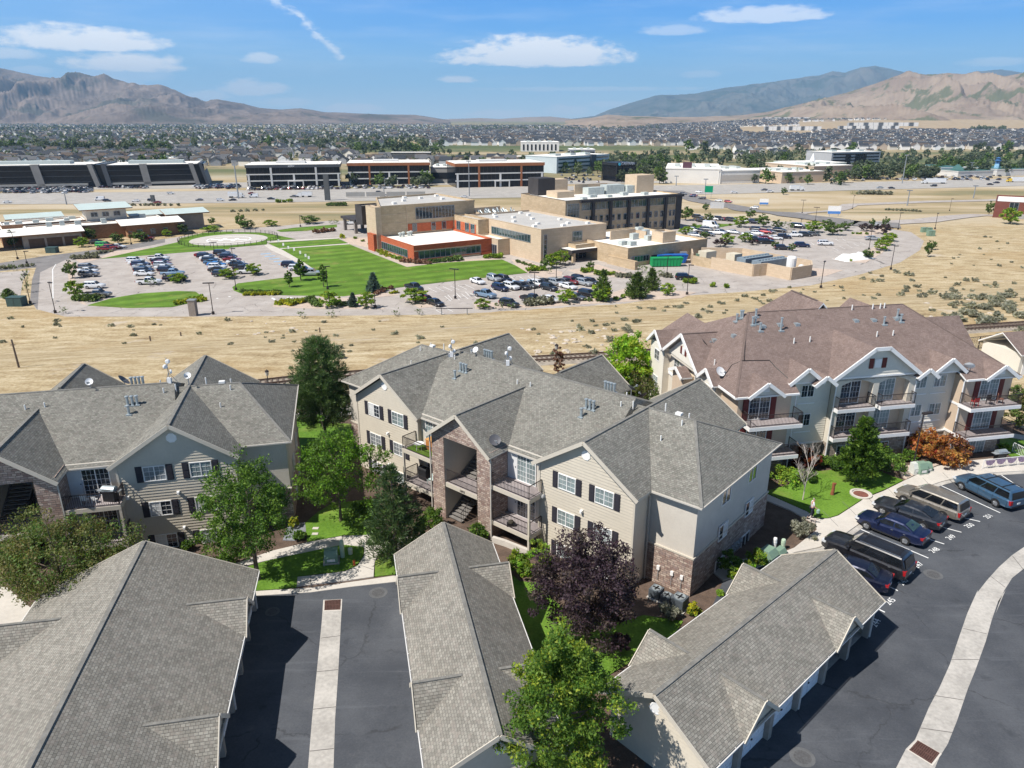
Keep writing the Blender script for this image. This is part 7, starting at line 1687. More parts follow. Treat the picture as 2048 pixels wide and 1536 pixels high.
# campus trees and shrubs: a few kinds, copied
PROTO={}
def proto_tree(kind):
 if kind in PROTO:return PROTO[kind]
 a=dict(round=(broadleaf,dict(mats=L_FAR,low=.18,n=46,per=38,size=.5,asp=.6,trunk=.16,limbs=8)),bright=(broadleaf,dict(mats=L_LIME,low=.16,n=46,per=38,size=.5,asp=.6,trunk=.15,limbs=8)),tall=(broadleaf,dict(mats=L_GREEN,low=.2,n=44,per=40,size=.45,asp=.6,trunk=.14,egg=.5,limbs=6)),spruce=(conifer,dict(mats=L_BLUE,low=.03,levels=15,arms=9,per=16,size=.6,asp=.3,shape=.95,puff=.5)),pine=(conifer,dict(mats=L_FAR,low=.06,levels=14,arms=8,per=18,size=.55,asp=.35,shape=.7,puff=.6)),plum=(broadleaf,dict(mats=L_PURP,low=.15,n=40,per=34,size=.5,asp=.6,limbs=6)),thin=(broadleaf,dict(mats=L_FAR,low=.1,n=20,per=22,size=.4,asp=.5,limbs=10,trunk=.08)))[kind]
 fn,k=a;o=fn('campus_tree',(0,0,0),6,2.6 if kind not in('tall',)else 1.4,'',seed=len(PROTO)+300,**k);PROTO[kind]=o;return o
KT=dict(round='round green tree',bright='bright green round tree',tall='slim upright dark green tree',spruce='blue spruce',pine='pyramid shaped green tree',plum='purple leaved tree',thin='thin sparse young tree')
def ctree(kind,b,tv,hw,where,grp='trees on the campus'):
 p=proto_tree(kind);base=G(*b);H=hgt(base,tv);r=hw/(F/(base.y*CP-(base.z-CH)*SP));o=copy_tree(p);o.location=base;s=1.12*r/(1.4 if kind=='tall' else 2.6);o.scale=(s,s,H/6);o.rotation_euler=(0,0,(b[0]*7.3)%6.28)
 tag(o,KT[kind]+' '+where,'tree',grp);return o
TL=[('round',h1(575,1010),h1(0,880)[1],13,'at the upper end of the west lot strip'),('bright',h1(602,1160),h1(0,1025)[1],17,'at the lower end of the west lot strip'),('thin',h1(1190,1070),h1(0,980)[1],11,'before the white pickup in the helipad lot'),('bright',h1(1400,1045),h1(0,970)[1],15,'over the navy pickup in the helipad lot'),('bright',h1(1805,1010),h1(0,930)[1],18,'at the end of the third row in the helipad lot'),('bright',h2(190,985),h2(0,890)[1],14,'at the end of the fourth row in the helipad lot'),('tall',h2(468,1083),h2(0,952)[1],8,'on the lawn, smallest of three'),('tall',h2(560,1032),h2(0,862)[1],11,'on the lawn beside the silver pickup'),('tall',h2(740,1083),h2(0,903)[1],9,'on the lawn next to the lamp'),('spruce',h2(1132,1120),h2(0,965)[1],16,'at the lawn corner, taller'),('spruce',h2(970,1235),h2(0,1122)[1],12,'on the gravel island, shorter'),('bright',h2(785,1242),h2(0,1112)[1],18,'on the gravel island left of the small spruce'),('bright',h2(1075,1245),h2(0,1115)[1],17,'on the gravel island right of the small spruce'),('bright',h2(1460,1200),h2(0,1085)[1],24,'spreading over the front lot island'),('thin',h2(570,1325),h2(0,1245)[1],9,'at the straw edge, first from the pillar'),('thin',h2(800,1320),h2(0,1255)[1],9,'at the straw edge, second from the pillar'),('thin',h2(1312,1308),h2(0,1238)[1],8,'at the straw edge, third from the pillar'),('thin',h2(1495,1300),h2(0,1225)[1],8,'at the straw edge below the lot island'),('bright',h2(1995,1248),h2(0,1168)[1],15,'at the near edge of the front lot'),('thin',h3(465,1260),h3(0,1160)[1],9,'before the dark suv of the front lot'),('thin',h3(560,1255),h3(0,1178)[1],8,'beside the dark suv of the front lot'),('bright',h3(990,1205),h3(0,1098)[1],18,'at the near side of the front lot'),('pine',h3(1280,1190),h3(0,940)[1],17,'tallest at the right end of the front lot'),('bright',h3(1268,1192),h3(0,1050)[1],18,'under the tall one at the front lot end'),('pine',h3(1545,1165),h3(0,960)[1],22,'wide, on the gravel tip'),('pine',h3(1665,1105),h3(0,930)[1],16,'slimmer, on the gravel tip'),('bright',h3(1790,1145),h3(0,1048)[1],13,'small, at the right of the gravel tip'),('round',h3(820,940),h3(0,855)[1],9,'left of the hospital entrance'),('bright',h3(880,930),h3(0,815)[1],14,'before the tall slit window'),('bright',h3(945,905),h3(0,785)[1],17,'beside the entrance canopy'),('thin',h3(858,975),h3(0,900)[1],6,'by the entrance loop'),('round',h3(1188,950),h3(0,878)[1],8,'in the entrance loop'),('thin',h3(1595,970),h3(0,880)[1],11,'before the loading dock'),('thin',h3(1745,985),h3(0,925)[1],8,'by the waste containers'),('thin',h3(1915,1020),h3(0,958)[1],6,'beside the black suv'),('round',h4(195,440),h4(0,370)[1],14,'at the dark wing corner'),('bright',h4(195,520),h4(0,472)[1],14,'in front of the dark wing corner'),('round',h4(318,450),h4(0,402)[1],9,'in the east lot beside a family van'),('round',h4(548,430),h4(0,382)[1],10,'at the east lot entrance'),('bright',h4(492,478),h4(0,415)[1],14,'in the middle of the far east lot row'),('round',h4(618,478),h4(0,410)[1],13,'right of the middle in the far east lot row'),('round',h4(695,490),h4(0,440)[1],10,'before the far road of the east lot'),('thin',h4(755,492),h4(0,432)[1],12,'pale, near the far end of the east lot'),('bright',h4(890,505),h4(0,442)[1],16,'at the far end of the east lot, left'),('round',h4(968,495),h4(0,438)[1],12,'at the far end of the east lot, middle'),('round',h4(1000,520),h4(0,455)[1],17,'at the far end of the east lot, front'),('round',h4(1068,496),h4(0,450)[1],11,'at the far end of the east lot, right'),('thin',h4(1098,480),h4(0,433)[1],5,'narrow, by the dark road'),('plum',h4(1185,500),h4(0,452)[1],13,'at the east end of the lot, left'),('plum',h4(1275,515),h4(0,455)[1],16,'at the east end of the lot, right'),('round',h4(1210,490),h4(0,432)[1],6,'between the purple trees'),('round',h4(1285,490),h4(0,425)[1],7,'behind the right purple tree'),('bright',h4(1268,605),h4(0,548)[1],14,'inside the road bend, nearest'),('bright',h4(1290,575),h4(0,520)[1],12,'inside the road bend, middle'),('bright',h4(1312,555),h4(0,508)[1],12,'inside the road bend, farthest'),('round',h4(1190,652),h4(0,600)[1],11,'beside the white tarpaulin'),('bright',h4(425,570),h4(0,512)[1],13,'behind the service yard, left'),('bright',h4(520,560),h4(0,505)[1],13,'behind the service yard, middle'),('plum',h4(385,585),h4(0,535)[1],14,'behind the service yard'),('round',h4(300,540),h4(0,500)[1],9,'at the white roof edge'),('round',h4(682,595),h4(0,555)[1],7,'by the dark suv of the east lot'),('round',h4(775,608),h4(0,568)[1],7,'by the blue suv of the east lot'),('plum',h4(565,575),h4(0,548)[1],9,'low behind the yard wall'),('round',h1(105,770),h1(0,640)[1],11,'left of the clinic garage'),('round',h1(720,715),h1(0,615)[1],11,'before the clinic, second from left'),('round',h1(582,660),h1(0,585)[1],7,'before the clinic, first from left'),('pine',h1(862,680),h1(0,588)[1],10,'before the clinic, third from left'),('round',h1(930,740),h1(0,655)[1],13,'before the clinic, fourth from left'),('bright',h1(645,765),h1(0,685)[1],12,'on the clinic drive'),('round',h1(1110,720),h1(0,640)[1],16,'at the right wing of the clinic'),('bright',h1(1320,680),h1(0,625)[1],9,'beyond the right wing of the clinic'),('round',h1(1445,665),h1(0,580)[1],10,'at the clinic stone tower'),('pine',h1(1500,600),h1(0,490)[1],6,'behind the clinic right wing'),('round',h1(1540,580),h1(0,518)[1],9,'behind the stone tower'),('round',h1(1670,588),h1(0,532)[1],7,'alone in the dirt lot left of the helipad'),('bright',h1(1660,640),h1(0,595)[1],16,'wide and low behind the helipad'),('round',h2(85,610),h2(0,505)[1],9,'slim, behind the helipad'),('round',h2(135,620),h2(0,548)[1],16,'broad, behind the helipad'),('bright',h2(325,600),h2(0,548)[1],13,'low, on the dirt behind the drive'),('round',h2(625,580),h2(0,520)[1],18,'dark and broad at the drive loop'),('thin',h2(820,580),h2(0,540)[1],10,'by the entrance canopy'),('thin',h1(205,1060),h1(0,895)[1],9,'in the left verge, upper'),('thin',h1(212,1125),h1(0,1000)[1],8,'in the left verge, lower'),('thin',h1(105,950),h1(0,870)[1],7,'by the left lot corner'),('pine',h1(68,1165),h1(0,1090)[1],13,'at the bottom of the left lot'),('thin',h1(500,1290),h1(0,1220)[1],8,'leaning at the road bend'),('round',h4(1520,640),h4(0,558)[1],7,'at the outer edge of the bend, lower'),('round',h4(1542,600),h4(0,555)[1],8,'at the outer edge of the bend, upper'),('round',h4(730,300),h4(0,262)[1],6,'alone below the freeway'),('thin',h4(1115,300),h4(0,278)[1],8,'alone in the dry lot under the freeway'),('round',h4(305,390),h4(0,348)[1],6,'at the entrance sign'),('bright',h4(1970,460),h4(0,370)[1],17,'before the brick building at the right edge'),('round',h4(1855,410),h4(0,340)[1],8,'at the left corner of the brick building')]
for a in TL:ctree(*a)
for o in PROTO.values():drop_tree(o)
def campus_shrubs():
 rnd=random.Random(12);A=[]
 for mats in(L_LIME,L_GOLD,L_FAR,L_SAGE,L_DEAD):
  v,f,mi=shrub('x',None,1.,1.,None,None,500+len(A),14,22,.45,.6);A.append(fastmesh('shrub',v,f,mats,mi))
 nm=['bright green','golden yellow','green','grey green','brown red']
 rows=[(h2(1180,810),h2(1245,840),5,1,1.6,'at the brick wing corner'),(h2(1290,855),h2(1360,880),4,0,1.4,'below the teal window strip'),(h2(1370,885),h2(1560,900),7,4,1.6,'along the brick front, left part'),(h2(1580,890),h2(1800,870),8,2,1.7,'along the brick front, right part'),(h3(355,855),h3(480,850),5,0,1.6,'beside the small tan door'),(h3(600,880),h3(760,935),7,2,.9,'in the planted strip at the entrance'),(h3(710,955),h3(810,950),5,0,1.5,'on the green tip by the entrance'),(h3(1130,965),h3(1180,960),3,0,1.6,'in the entrance loop'),(h3(1240,985),h3(1350,985),5,0,1.5,'left of the gravel bed by the low wing'),(h3(1400,1000),h3(1490,1010),4,3,1.6,'right of the gravel bed by the low wing'),(h3(700,1225),h3(850,1215),5,3,2.0,'at the near edge of the front lot'),(h3(1750,1000),h3(1810,1005),3,3,1.4,'by the dock road'),(h3(1940,1045),h3(1990,1050),2,0,1.3,'on the dock road verge'),(h4(230,785),h4(250,785),1,0,1.6,'at the outer road, first'),(h4(350,805),h4(410,808),2,0,1.5,'at the outer road, last'),(h2(390,1215),h2(470,1220),5,1,1.5,'in the golden bed of the gravel island'),(h2(480,1225),h2(590,1195),6,1,1.3,'in the yellow curve of the gravel island'),(h2(610,1190),h2(700,1235),5,2,1.5,'between the yellow curve and the tree'),(h2(850,1230),h2(930,1225),3,2,1.4,'between the two spruces'),(h2(120,1145),h2(380,1140),16,1,1.0,'in the yellow bed at the lawn tip'),(h2(100,1122),h2(390,1130),14,2,.9,'in the hedge over the yellow bed'),(h1(1400,1215),h1(1600,1190),12,1,1.1,'in the yellow bed by the lamp'),(h1(1380,1218),h1(1580,1165),12,0,.9,'in the hedge of the small lawn island'),(h1(600,1185),h1(730,1190),5,2,1.6,'at the pickup end of the west lot'),(h1(750,1170),h1(820,1165),3,3,1.4,'beside the grey pickup'),(h1(580,860),h1(760,855),7,3,1.5,'in the strip over the west lot'),(h1(700,830),h1(880,805),6,3,1.2,'in the strip toward the helipad'),(h2(690,655),h2(810,640),7,4,1.8,'on the drive loop island'),(h2(880,695),h2(890,695),1,1,1.9,'alone by the hospital side door'),(h2(980,700),h2(1105,745),3,0,.9,'on the gravel at the hospital side'),(h2(1145,1140),h2(1260,1100),4,4,1.3,'by the taller spruce'),(h2(1270,1135),h2(1320,1125),3,1,.8,'on the spruce corner'),(h3(1130,1190),h3(1180,1190),2,2,1.0,'at the end of the front lot, left'),(h3(1385,1180),h3(1480,1150),3,0,1.2,'at the end of the front lot, right'),(h4(240,470),h4(440,470),4,0,.9,'on the east lot green'),(h4(1110,515),h4(1180,518),4,0,1.0,'by the purple trees'),(h4(1100,665),h4(1250,622),5,0,.9,'around the tarpaulin tree'),(h1(30,940),h1(260,915),6,3,1.2,'on the left verge'),(h4(1150,298),h4(1310,300),9,3,3.2,'in the scrub below the freeway'),(h4(1290,385),h4(1480,395),10,3,1.6,'in the dry lot scrub'),(h1(1000,440),h1(1400,440),9,3,2.0,'along the freeway edge, left'),(h2(380,415),h2(470,412),3,0,2.6,'at the freeway mound'),(h2(770,440),h2(900,440),6,2,2.4,'by the tall pole sign'),(h2(20,490),h2(260,480),5,3,1.8,'on the dirt lot behind the helipad')]
 for a,b,n,m,s,wh in rows:
  for i in range(n):
   t=i/max(1,n-1);x,y=a[0]+(b[0]-a[0])*t,a[1]+(b[1]-a[1])*t;p=G(x,y);o=bpy.data.objects.new('shrub',A[m]);COL.objects.link(o);q=s*rnd.uniform(.75,1.15);o.location=p+Vector((rnd.uniform(-.3,.3),rnd.uniform(-.3,.3),.03));o.scale=(q*.75,q*.75,q*.8);o.rotation_euler=(0,0,rnd.uniform(0,6));tag(o,nm[m]+' shrub '+wh,'shrub',nm[m]+' shrubs '+wh)
campus_shrubs()
# OFFICES AND SHOPS BEYOND THE FREEWAY
ORANGE=M('rust_panel',(.34,.13,.055),.6,.1,.1);DKPANEL=M('charcoal_panel',(.075,.08,.09),.5,.1,.1);PALE=M('pale_panel',(.62,.61,.59),.6,.05,.1);CONCP=M('concrete_panel',(.33,.32,.30),.8,.1,.2)
SIGNW=M('sign_white',(.85,.86,.88),.5,0)
def base_frame(l,r):
 a,b=G(*l),G(*r);d=b-a;return a,d.length,math.atan2(d.y,d.x),(a.z+b.z)/2
def office(l,r,tv,label,par,floors=3,depth=38,cols=4,signs=(),overhang=.6,rl=None):
 a,L,rz,z=base_frame(l,r);H=hgt(a,tv);T=empty('office_building',(a.x,a.y,z),rz,label,'office building','glass office buildings beyond the freeway')
 ph=H*.13;fh=(H-ph)/floors
 MB().box(0,L,0,depth,0,H-ph).build('glass_wall',GL_O,T);MB().box(-overhang,L+overhang,-overhang,depth+overhang,H-ph,H,0,1).build('parapet',[par,ROOFW],T)
 MB().box(L*.3,L*.62,depth*.3,depth*.6,H,H+1.6).build('roof_unit',PALE,T);MB().box(1.5,L-1.5,1.5,depth-1.5,H,H+.25).build('roof',ROOFW,T)
 for k in range(1,floors):MB().box(-.3,L+.3,-.45,.05,k*fh-.5,k*fh+.3).build('floor_band',PALE,T)
 for k in range(cols):
  x=L*(.02+.96*k/(cols-1));MB().box(x-.7,x+.7,-.6,.05,0,fh*(floors if k%2 else 2)).build('column',PALE if k%2==0 or par is DKPANEL else par,T)
 g=MB()
 for i in range(1,int(L/3)):g.box(i*3-.06,i*3+.06,-.06,.02,.3,H-ph)
 g.build('mullion',IRON,T)
 MB().box(L*.43,L*.6,-2.2,-.05,fh*.85,fh*1.0).build('entrance_canopy',PALE,T)
 for s in(.43,.59):MB().box(L*s,L*s+.8,-2.2,-1.5,0,fh*.85).build('canopy_pillar',PALE,T)
 for txt,f,sz in signs:text_mesh('sign_letters',txt,sz,SIGNW,T,(L*f,-overhang-.08,H-ph+.35),(R(90),0,0))
 return T
office((496,375),(682,372),330,'charcoal topped glass office with white bands and XDEV lettering',DKPANEL,signs=[('XDEV',.48,1.9)],cols=5)
office((698,370),(860,368),326,'rust topped glass office left of the gap',ORANGE,cols=5);office((912,376),(1087,372),327,'rust topped glass office right of the gap, behind the hospital hall',ORANGE,cols=5)
FINM=M('fin_panel',(.25,.24,.225),.8,.1,.2)
def slant_office(l,r,tv,label,fr):
 a,L,rz,z=base_frame(l,r);H=hgt(a,tv);T=empty('office_building',(a.x,a.y,z),rz,label,'office building','glass office buildings beyond the freeway');D=36
 MB().box(0,L*.9,0,D,0,H-.8).build('glass_wall',GL_O,T);o=MB();o.box(-.4,L*.9,-.8,D,H-.8,H,0,1);o.build('parapet',[DKPANEL,ROOFW],T)
 for k in range(1,4):MB().box(0,L*.88,-.25,.02,H*k/4-.12,H*k/4+.12).build('floor_band',DKPANEL,T)
 MB().box(0,L*.86,-1.2,.0,1.6,3.1).build('base_band',CONCP,T)
 def fin(x0,x1,w,m,y0=-2.6,y1=14):
  o=MB();v=[(x1,y0,0),(x1+w,y0,0),(x0+w,y0,H+.3),(x0,y0,H+.3)];v+=[(x,y1,z_)for x,_,z_ in v];o.mesh(v,[(0,1,2,3),(7,6,5,4),(1,5,6,2),(3,2,6,7),(0,3,7,4),(0,4,5,1)]);o.build('slanted_fin',m,T)
 for x0,x1,w_,m,y0,y1 in fr:fin(L*x0,L*x1,L*w_,m,y0,y1 or D)
 MB().box(L*.9,L*.96,3,D-2,0,H-.4).build('glass_wing',GL_O,T);MB().box(L*.2,L*.75,D*.3,D*.6,H,H+2.2).build('roof_unit',M('pale_green_roof',(.42,.47,.46),.6),T)
slant_office((-130,381),(226,374),333,'dark glass office with leaning grey fins, leftmost',((.55,.572,.046,FINM,-1.2,3),(.872,.905,.028,FINM,-1.2,3),(.95,.972,.028,DKPANEL,-.6,0)));slant_office((218,374),(420,369),330,'dark glass office with leaning grey fins, right of its twin',((.325,.35,.07,FINM,-1.2,3),(.81,.86,.045,FINM,-1.2,3),(.91,.965,.03,DKPANEL,-.6,0)))
def plain(l,r,tv,label,mats,depth=40,bands=0,roof=ROOFW,name='commercial_building',cat='building',win=None,rows=3,n=8,setb=0):
 a,L,rz,z=base_frame(l,r);H=hgt(a,tv);T=empty(name,(a.x,a.y,z),rz,label,cat,'buildings beyond the freeway');MB().box(0,L,0,depth,-1,H).build('wall',mats,T);MB().box(-.3,L+.3,-.3,depth+.3,H,H+.7,0,1).build('roof',[mats,roof],T)
 if win:
  for k in range(rows):
   z0=H*(k+.28)/rows;MB().box(L*.03,L*.97,-.2,.0,z0,z0+H*.42/rows).build('window_band',win,T)
 for k in range(n and 3):MB().box(L*(.15+.28*k),L*(.25+.28*k),depth*.3,depth*.5,H+.7,H+2.4).build('roof_unit',MECH,T)
 return T,L,H
T,L,H=plain((1113,347),(1217,339),315,'blue and white glass office among trees left of the glass tower',M('pale_blue_panel',(.50,.56,.58),.5,.08,.1),40,win=GL_T,rows=4);MB().box(L*.62,L*.72,-1.5,6,0,H+1).build('stair_core',DKPANEL,T)
T,L,H=plain((1660,337),(1757,334),306,'grey office block with dark glass bays at the right',M('office_grey',(.42,.42,.43),.6,.06,.1),36,win=GL_O,rows=5);[MB().box(L*f,L*(f+.1),-.8,4,0,H-1).build('glass_bay',GL_O,T)for f in(.28,.48,.6)]
plain((1330,366),(1440,368),338,'long white shopping hall behind the freeway, left half',M('mall_white',(.70,.67,.62),.8,.06,.1),70,name='shop_building');plain((1436,368),(1518,366),343,'long white shopping hall behind the freeway, right half',M('mall_white',0),60,name='shop_building',win=M('mall_band',(.5,.46,.41),.8),rows=1)
plain((1562,367),(1645,364),346,'tan cinema hall with dark entrance, lower front part',STUCCO_T,50,name='cinema');T,L,H=plain((1625,357),(1702,354),334,'tan cinema hall behind the lower front part',STUCCO_T,60,name='cinema')
T,L,H=plain((1595,346),(1690,344),328,'pale metal hall with a small white spire',ROOFT,40,name='hall',n=0);MB().lathe([(2.2,H),(2.0,H+2),(2.6,H+2.2),(.2,H+9)],8,c=(L*.42,10,0)).build('spire',WHITE,T)
plain((735,368),(910,366),331,'low grey store between the two rust topped offices',CONCP,50,win=GL_O,rows=1)if False else None
plain((862,366),(912,366),336,'low grey store in the gap of the rust topped offices',CONCP,40,win=GL_O,rows=1)
plain((1042,303),(1118,303),285,'distant white hall with tall window slots',M('hall_white',(.74,.72,.68),.7,.04,.05),50,name='hall',win=None);T=[o for o in COL.objects if o.get('label')=='distant white hall with tall window slots'][0]
a,L,rz,z=base_frame((1042,303),(1118,303));H=hgt(a,285)
for k in range(9):MB().box(L*(.05+.105*k),L*(.09+.105*k),-.4,0,H*.15,H*.8).build('window',GL_O,T)
plain((300,330),(352,330),318,'low brown school building among the houses at left',M('school_brown',(.36,.26,.2),.9),30,win=GL_O,rows=1,name='school_building');plain((780,315),(860,315),306,'long low dark barn on the bare ground',M('barn_dark',(.12,.11,.1),.9),20,name='barn',n=0);plain((1140,318),(1190,318),300,'small grey building right of the distant white hall',M('office_grey',0),40,win=GL_O,rows=2)
plain((1010,322),(1080,322),314,'low tan sheds on the building site',STUCCO_T,20,name='shed',n=0)
a,L,rz,z=base_frame((1232,364),(1271,362));H=hgt(a,326);T=empty('glass_tower',(a.x,a.y,z),rz,'square dark glass car tower with white CARVANA lettering','glass tower');g=MB()
MB().box(.6,L-.6,.6,L-.6,0,H-.3).build('glass_wall',GL_O,T)
for x in(0,L*.33,L*.66,L-.5):
 for y in(0,L-.5):g.box(x,x+.5,y,y+.5,0,H)
for k in range(1,8):zz=H*k/8;g.box(0,L,.02,.5,zz-.15,zz+.15)
g.build('steel_frame',IRON,T);MB().box(-.1,L+.1,-.15,L,H*.86,H).build('sign_band',BLACK,T);text_mesh('sign_letters','CARVANA',2.9,SIGNW,T,(L*.56,-.3,H*.885),(R(90),0,0));o=MB().lathe([(1.2,0),(1.2,.2),(.05,.22)],20).build('sign_disc',M('sign_cyan',(.1,.6,.75),.5,0),T);o.location=(L*.13,-.2,H*.93);o.rotation_euler=(R(90),0,0)
T=empty('brick_building',G(*h4(1875,420),-9),R(-33),'dark red brick building cut by the right edge','building');a=G(*h4(1875,420),-9);H=hgt(a,h4(0,335)[1]);block(T,'brick_wall',0,50,0,30,-.5,H,M('deep_red_wall',(.17,.06,.045),.9,.12,.4),ROOFW);MB().box(8,45,-2,0,0,1.6).build('stone_base',CONCP,T)
for k in range(3):glaze(T,'window','y',-.04,5+9*k,8+9*k,2,6,2,GL_D)
p=G(1990,350);H=hgt(p,314);T=empty('painted_tower',p,0,'tall narrow lighthouse shaped tower painted blue and red at right','tower');o=MB();w=3.
for k,(z0,z1)in enumerate(((0,.26),(.26,.62),(.62,.78))):b_=MB();r0,r1=w*(1-.35*z0),w*(1-.35*z1);b_.lathe([(r0,H*z0),(r1,H*z1)],4);b_.build('tower_stage',[M('tower_red',(.45,.06,.05),.6),M('tower_sky',(.25,.45,.62),.6,.5,.4),M('tower_blue',(.05,.14,.3),.6)][k],T)
MB().lathe([(w*.95,H*.78),(w*.95,H*.82),(w*.6,H*.83),(w*.55,H*.93),(w*.8,H*.94),(.1,H)],8).build('lantern_room',M('tower_blue',0),T)
T,L,H=plain((1915,354),(1985,352),344,'green roofed store beside the painted tower',PALE,40,roof=M('green_roof',(.05,.13,.12),.6),name='shop_building',n=0);MB().lathe([(9,H),(1,H+5)],4,c=(L*.5,20,0)).build('pyramid_roof',M('green_roof',0),T);plain((1880,350),(1925,350),336,'pale store with green pyramid roof right of the trees',PALE,40,roof=M('green_roof',0),name='shop_building',n=0);plain((1992,352),(2060,351),340,'store with green roof at the right edge',PALE,40,roof=M('green_roof',0),name='shop_building',n=0)
def pole_sign(px,tv,w,h,label,board,two=False,bh=None):
 p=G(*px);H=hgt(p,tv);T=empty('pole_sign',p,R(-12),label,'sign');s=w*.3 if two else 0
 for x in((-s,s)if two else(0,)):MB().box(x-.35,x+.35,-.35,.35,0,H-h).build('pole',IRON,T)
 MB().box(-w/2,w/2,-.5,.5,H-h,H).build('board',board,T);MB().box(-w/2-.15,w/2+.15,-.55,.55,H-h-.2,H-h).build('board_edge',IRON,T)
pole_sign(h2(770,398),h2(0,190)[1],3.4,23,'tall dark pole sign with vertical panels by the freeway',M('dark_sign',(.07,.075,.08),.5,.25,.3),True);pole_sign(h1(1207,410),h1(0,355)[1],2.4,5,'small dark pole sign on the freeway edge at left',M('dark_sign',0));pole_sign((1372,366),324,7,10,'plum coloured pole sign before the white shopping hall',M('plum_sign',(.10,.045,.06),.5))
def high_mast(px,tv,label):
 p=G(*px);H=hgt(p,tv);T=empty('light_mast',p,0,label,'light mast','light masts along the freeway');o=MB();o.tube((0,0,0),(0,0,H),.4,.22,6);o.build('pole',GRNY,T);MB().box(-1.6,1.6,-.3,.3,H-.4,H+.2).build('lamp_head',GRNY,T)
for px,tv,lb in((h2(1885,365),322,'tall light mast before the right rust topped office'),(h4(1380,238),310,'tall light mast right of the grey office'),(h2(65,382),322,'tall light mast left of the XDEV office'),((1410,382),358,'short street light by the road ramp'),((1352,372),352,'short street light at the ramp below the glass tower'),(h1(1880,385),330,'slim light mast between the dark offices and the XDEV office'),(h4(1408,360),h4(0,275)[1],'pale pole in the dry lot under the freeway'),(h4(1770,320),h4(0,250)[1],'pale pole in the dry lot far right'),(h1(525,430),h1(0,340)[1],'light mast on the freeway behind the clinic'),(h2(1215,372),h2(0,290)[1],'light mast before the left rust topped office'),((1940,350),325,'light mast by the green roofed store')):high_mast(px,tv,lb)
w=MB()
for k in range(4):w.box(k*13,k*13+12,0,.6,.8,3.6)
o=w.build('noise_wall',CONCP);o.location=G(*h2(915,378));o.rotation_euler=(0,0,R(6));tag(o,'row of grey barrier panels on the freeway edge','barrier')
# cars in the office lots
def office_cars():
 rnd=random.Random(19);cols=['white','silver','grey','black','dark','navy','red','white','silver','black','blue','dark'];kk=['sedan','suv','sedan','suv','pickup']
 rows=[((4,380),(180,384),26,'in the front row before the leftmost dark office'),((200,376),(300,377),12,'in the row before the second dark office'),((390,374),(480,374),12,'in the lot between the dark offices and the XDEV office'),((500,381),(700,378),22,'in the row before the XDEV office')]
 for a,b,n,wh in rows:
  for i in range(n):
   t=(i+rnd.uniform(-.2,.2))/n;p=G(a[0]+(b[0]-a[0])*t,a[1]+(b[1]-a[1])*t);p.z+=.2;c,k=rnd.choice(cols),rnd.choice(kk)
   far_car(k,c,p,R(rnd.choice((80,-100))),f'{CW.get(c, c)} {KW[k]} parked {wh}',f'{CW.get(c, c)} {KW[k]}s {wh}')
 b=far_mesh('sedan');v0=np.empty(len(b.vertices)*3,'f');b.vertices.foreach_get('co',v0);V,Fc,MI=[],[],[];v0=v0 .reshape(-1,3);fs=[tuple(p.vertices)for p in b.polygons];mi0=[p.material_index for p in b.polygons]
 for(u0,u1,v_0,v_1,n)in((0,182,372,387,190),(395,480,371,378,60),(690,860,373,378,50),(500,690,374,379,50),(1120,1230,350,366,40),(1530,2040,353,361,150)):
  for _ in range(n):
   p=G(rnd.uniform(u0,u1),rnd.uniform(v_0,v_1));a=R(rnd.choice((80,-100)));c,s=cos(a),sin(a);k=len(V)and sum(len(x)for x in V);q=v0@np.array([[c,s,0],[-s,c,0],[0,0,1]])+np.array(p);V.append(q+np.array([0,0,.15]));w=rnd.randrange(4)
   Fc+=[tuple(i+k for i in f)for f in fs];MI+=[(6+w if m==0 else m)for m in mi0]
 me=bpy.data.meshes.new('distant_cars');me.from_pydata(np.concatenate(V).tolist(),[],Fc)
 for m in[PAINTS['white'],GL_CAR,TYRE,LAMP_R,LAMP_W,RIM,PAINTS['white'],PAINTS['silver'],PAINTS['dark'],PAINTS['navy']]:me.materials.append(m)
 me.polygons.foreach_set('material_index',MI);tag(add_mesh_obj('distant_cars',me),kind='stuff')
office_cars()
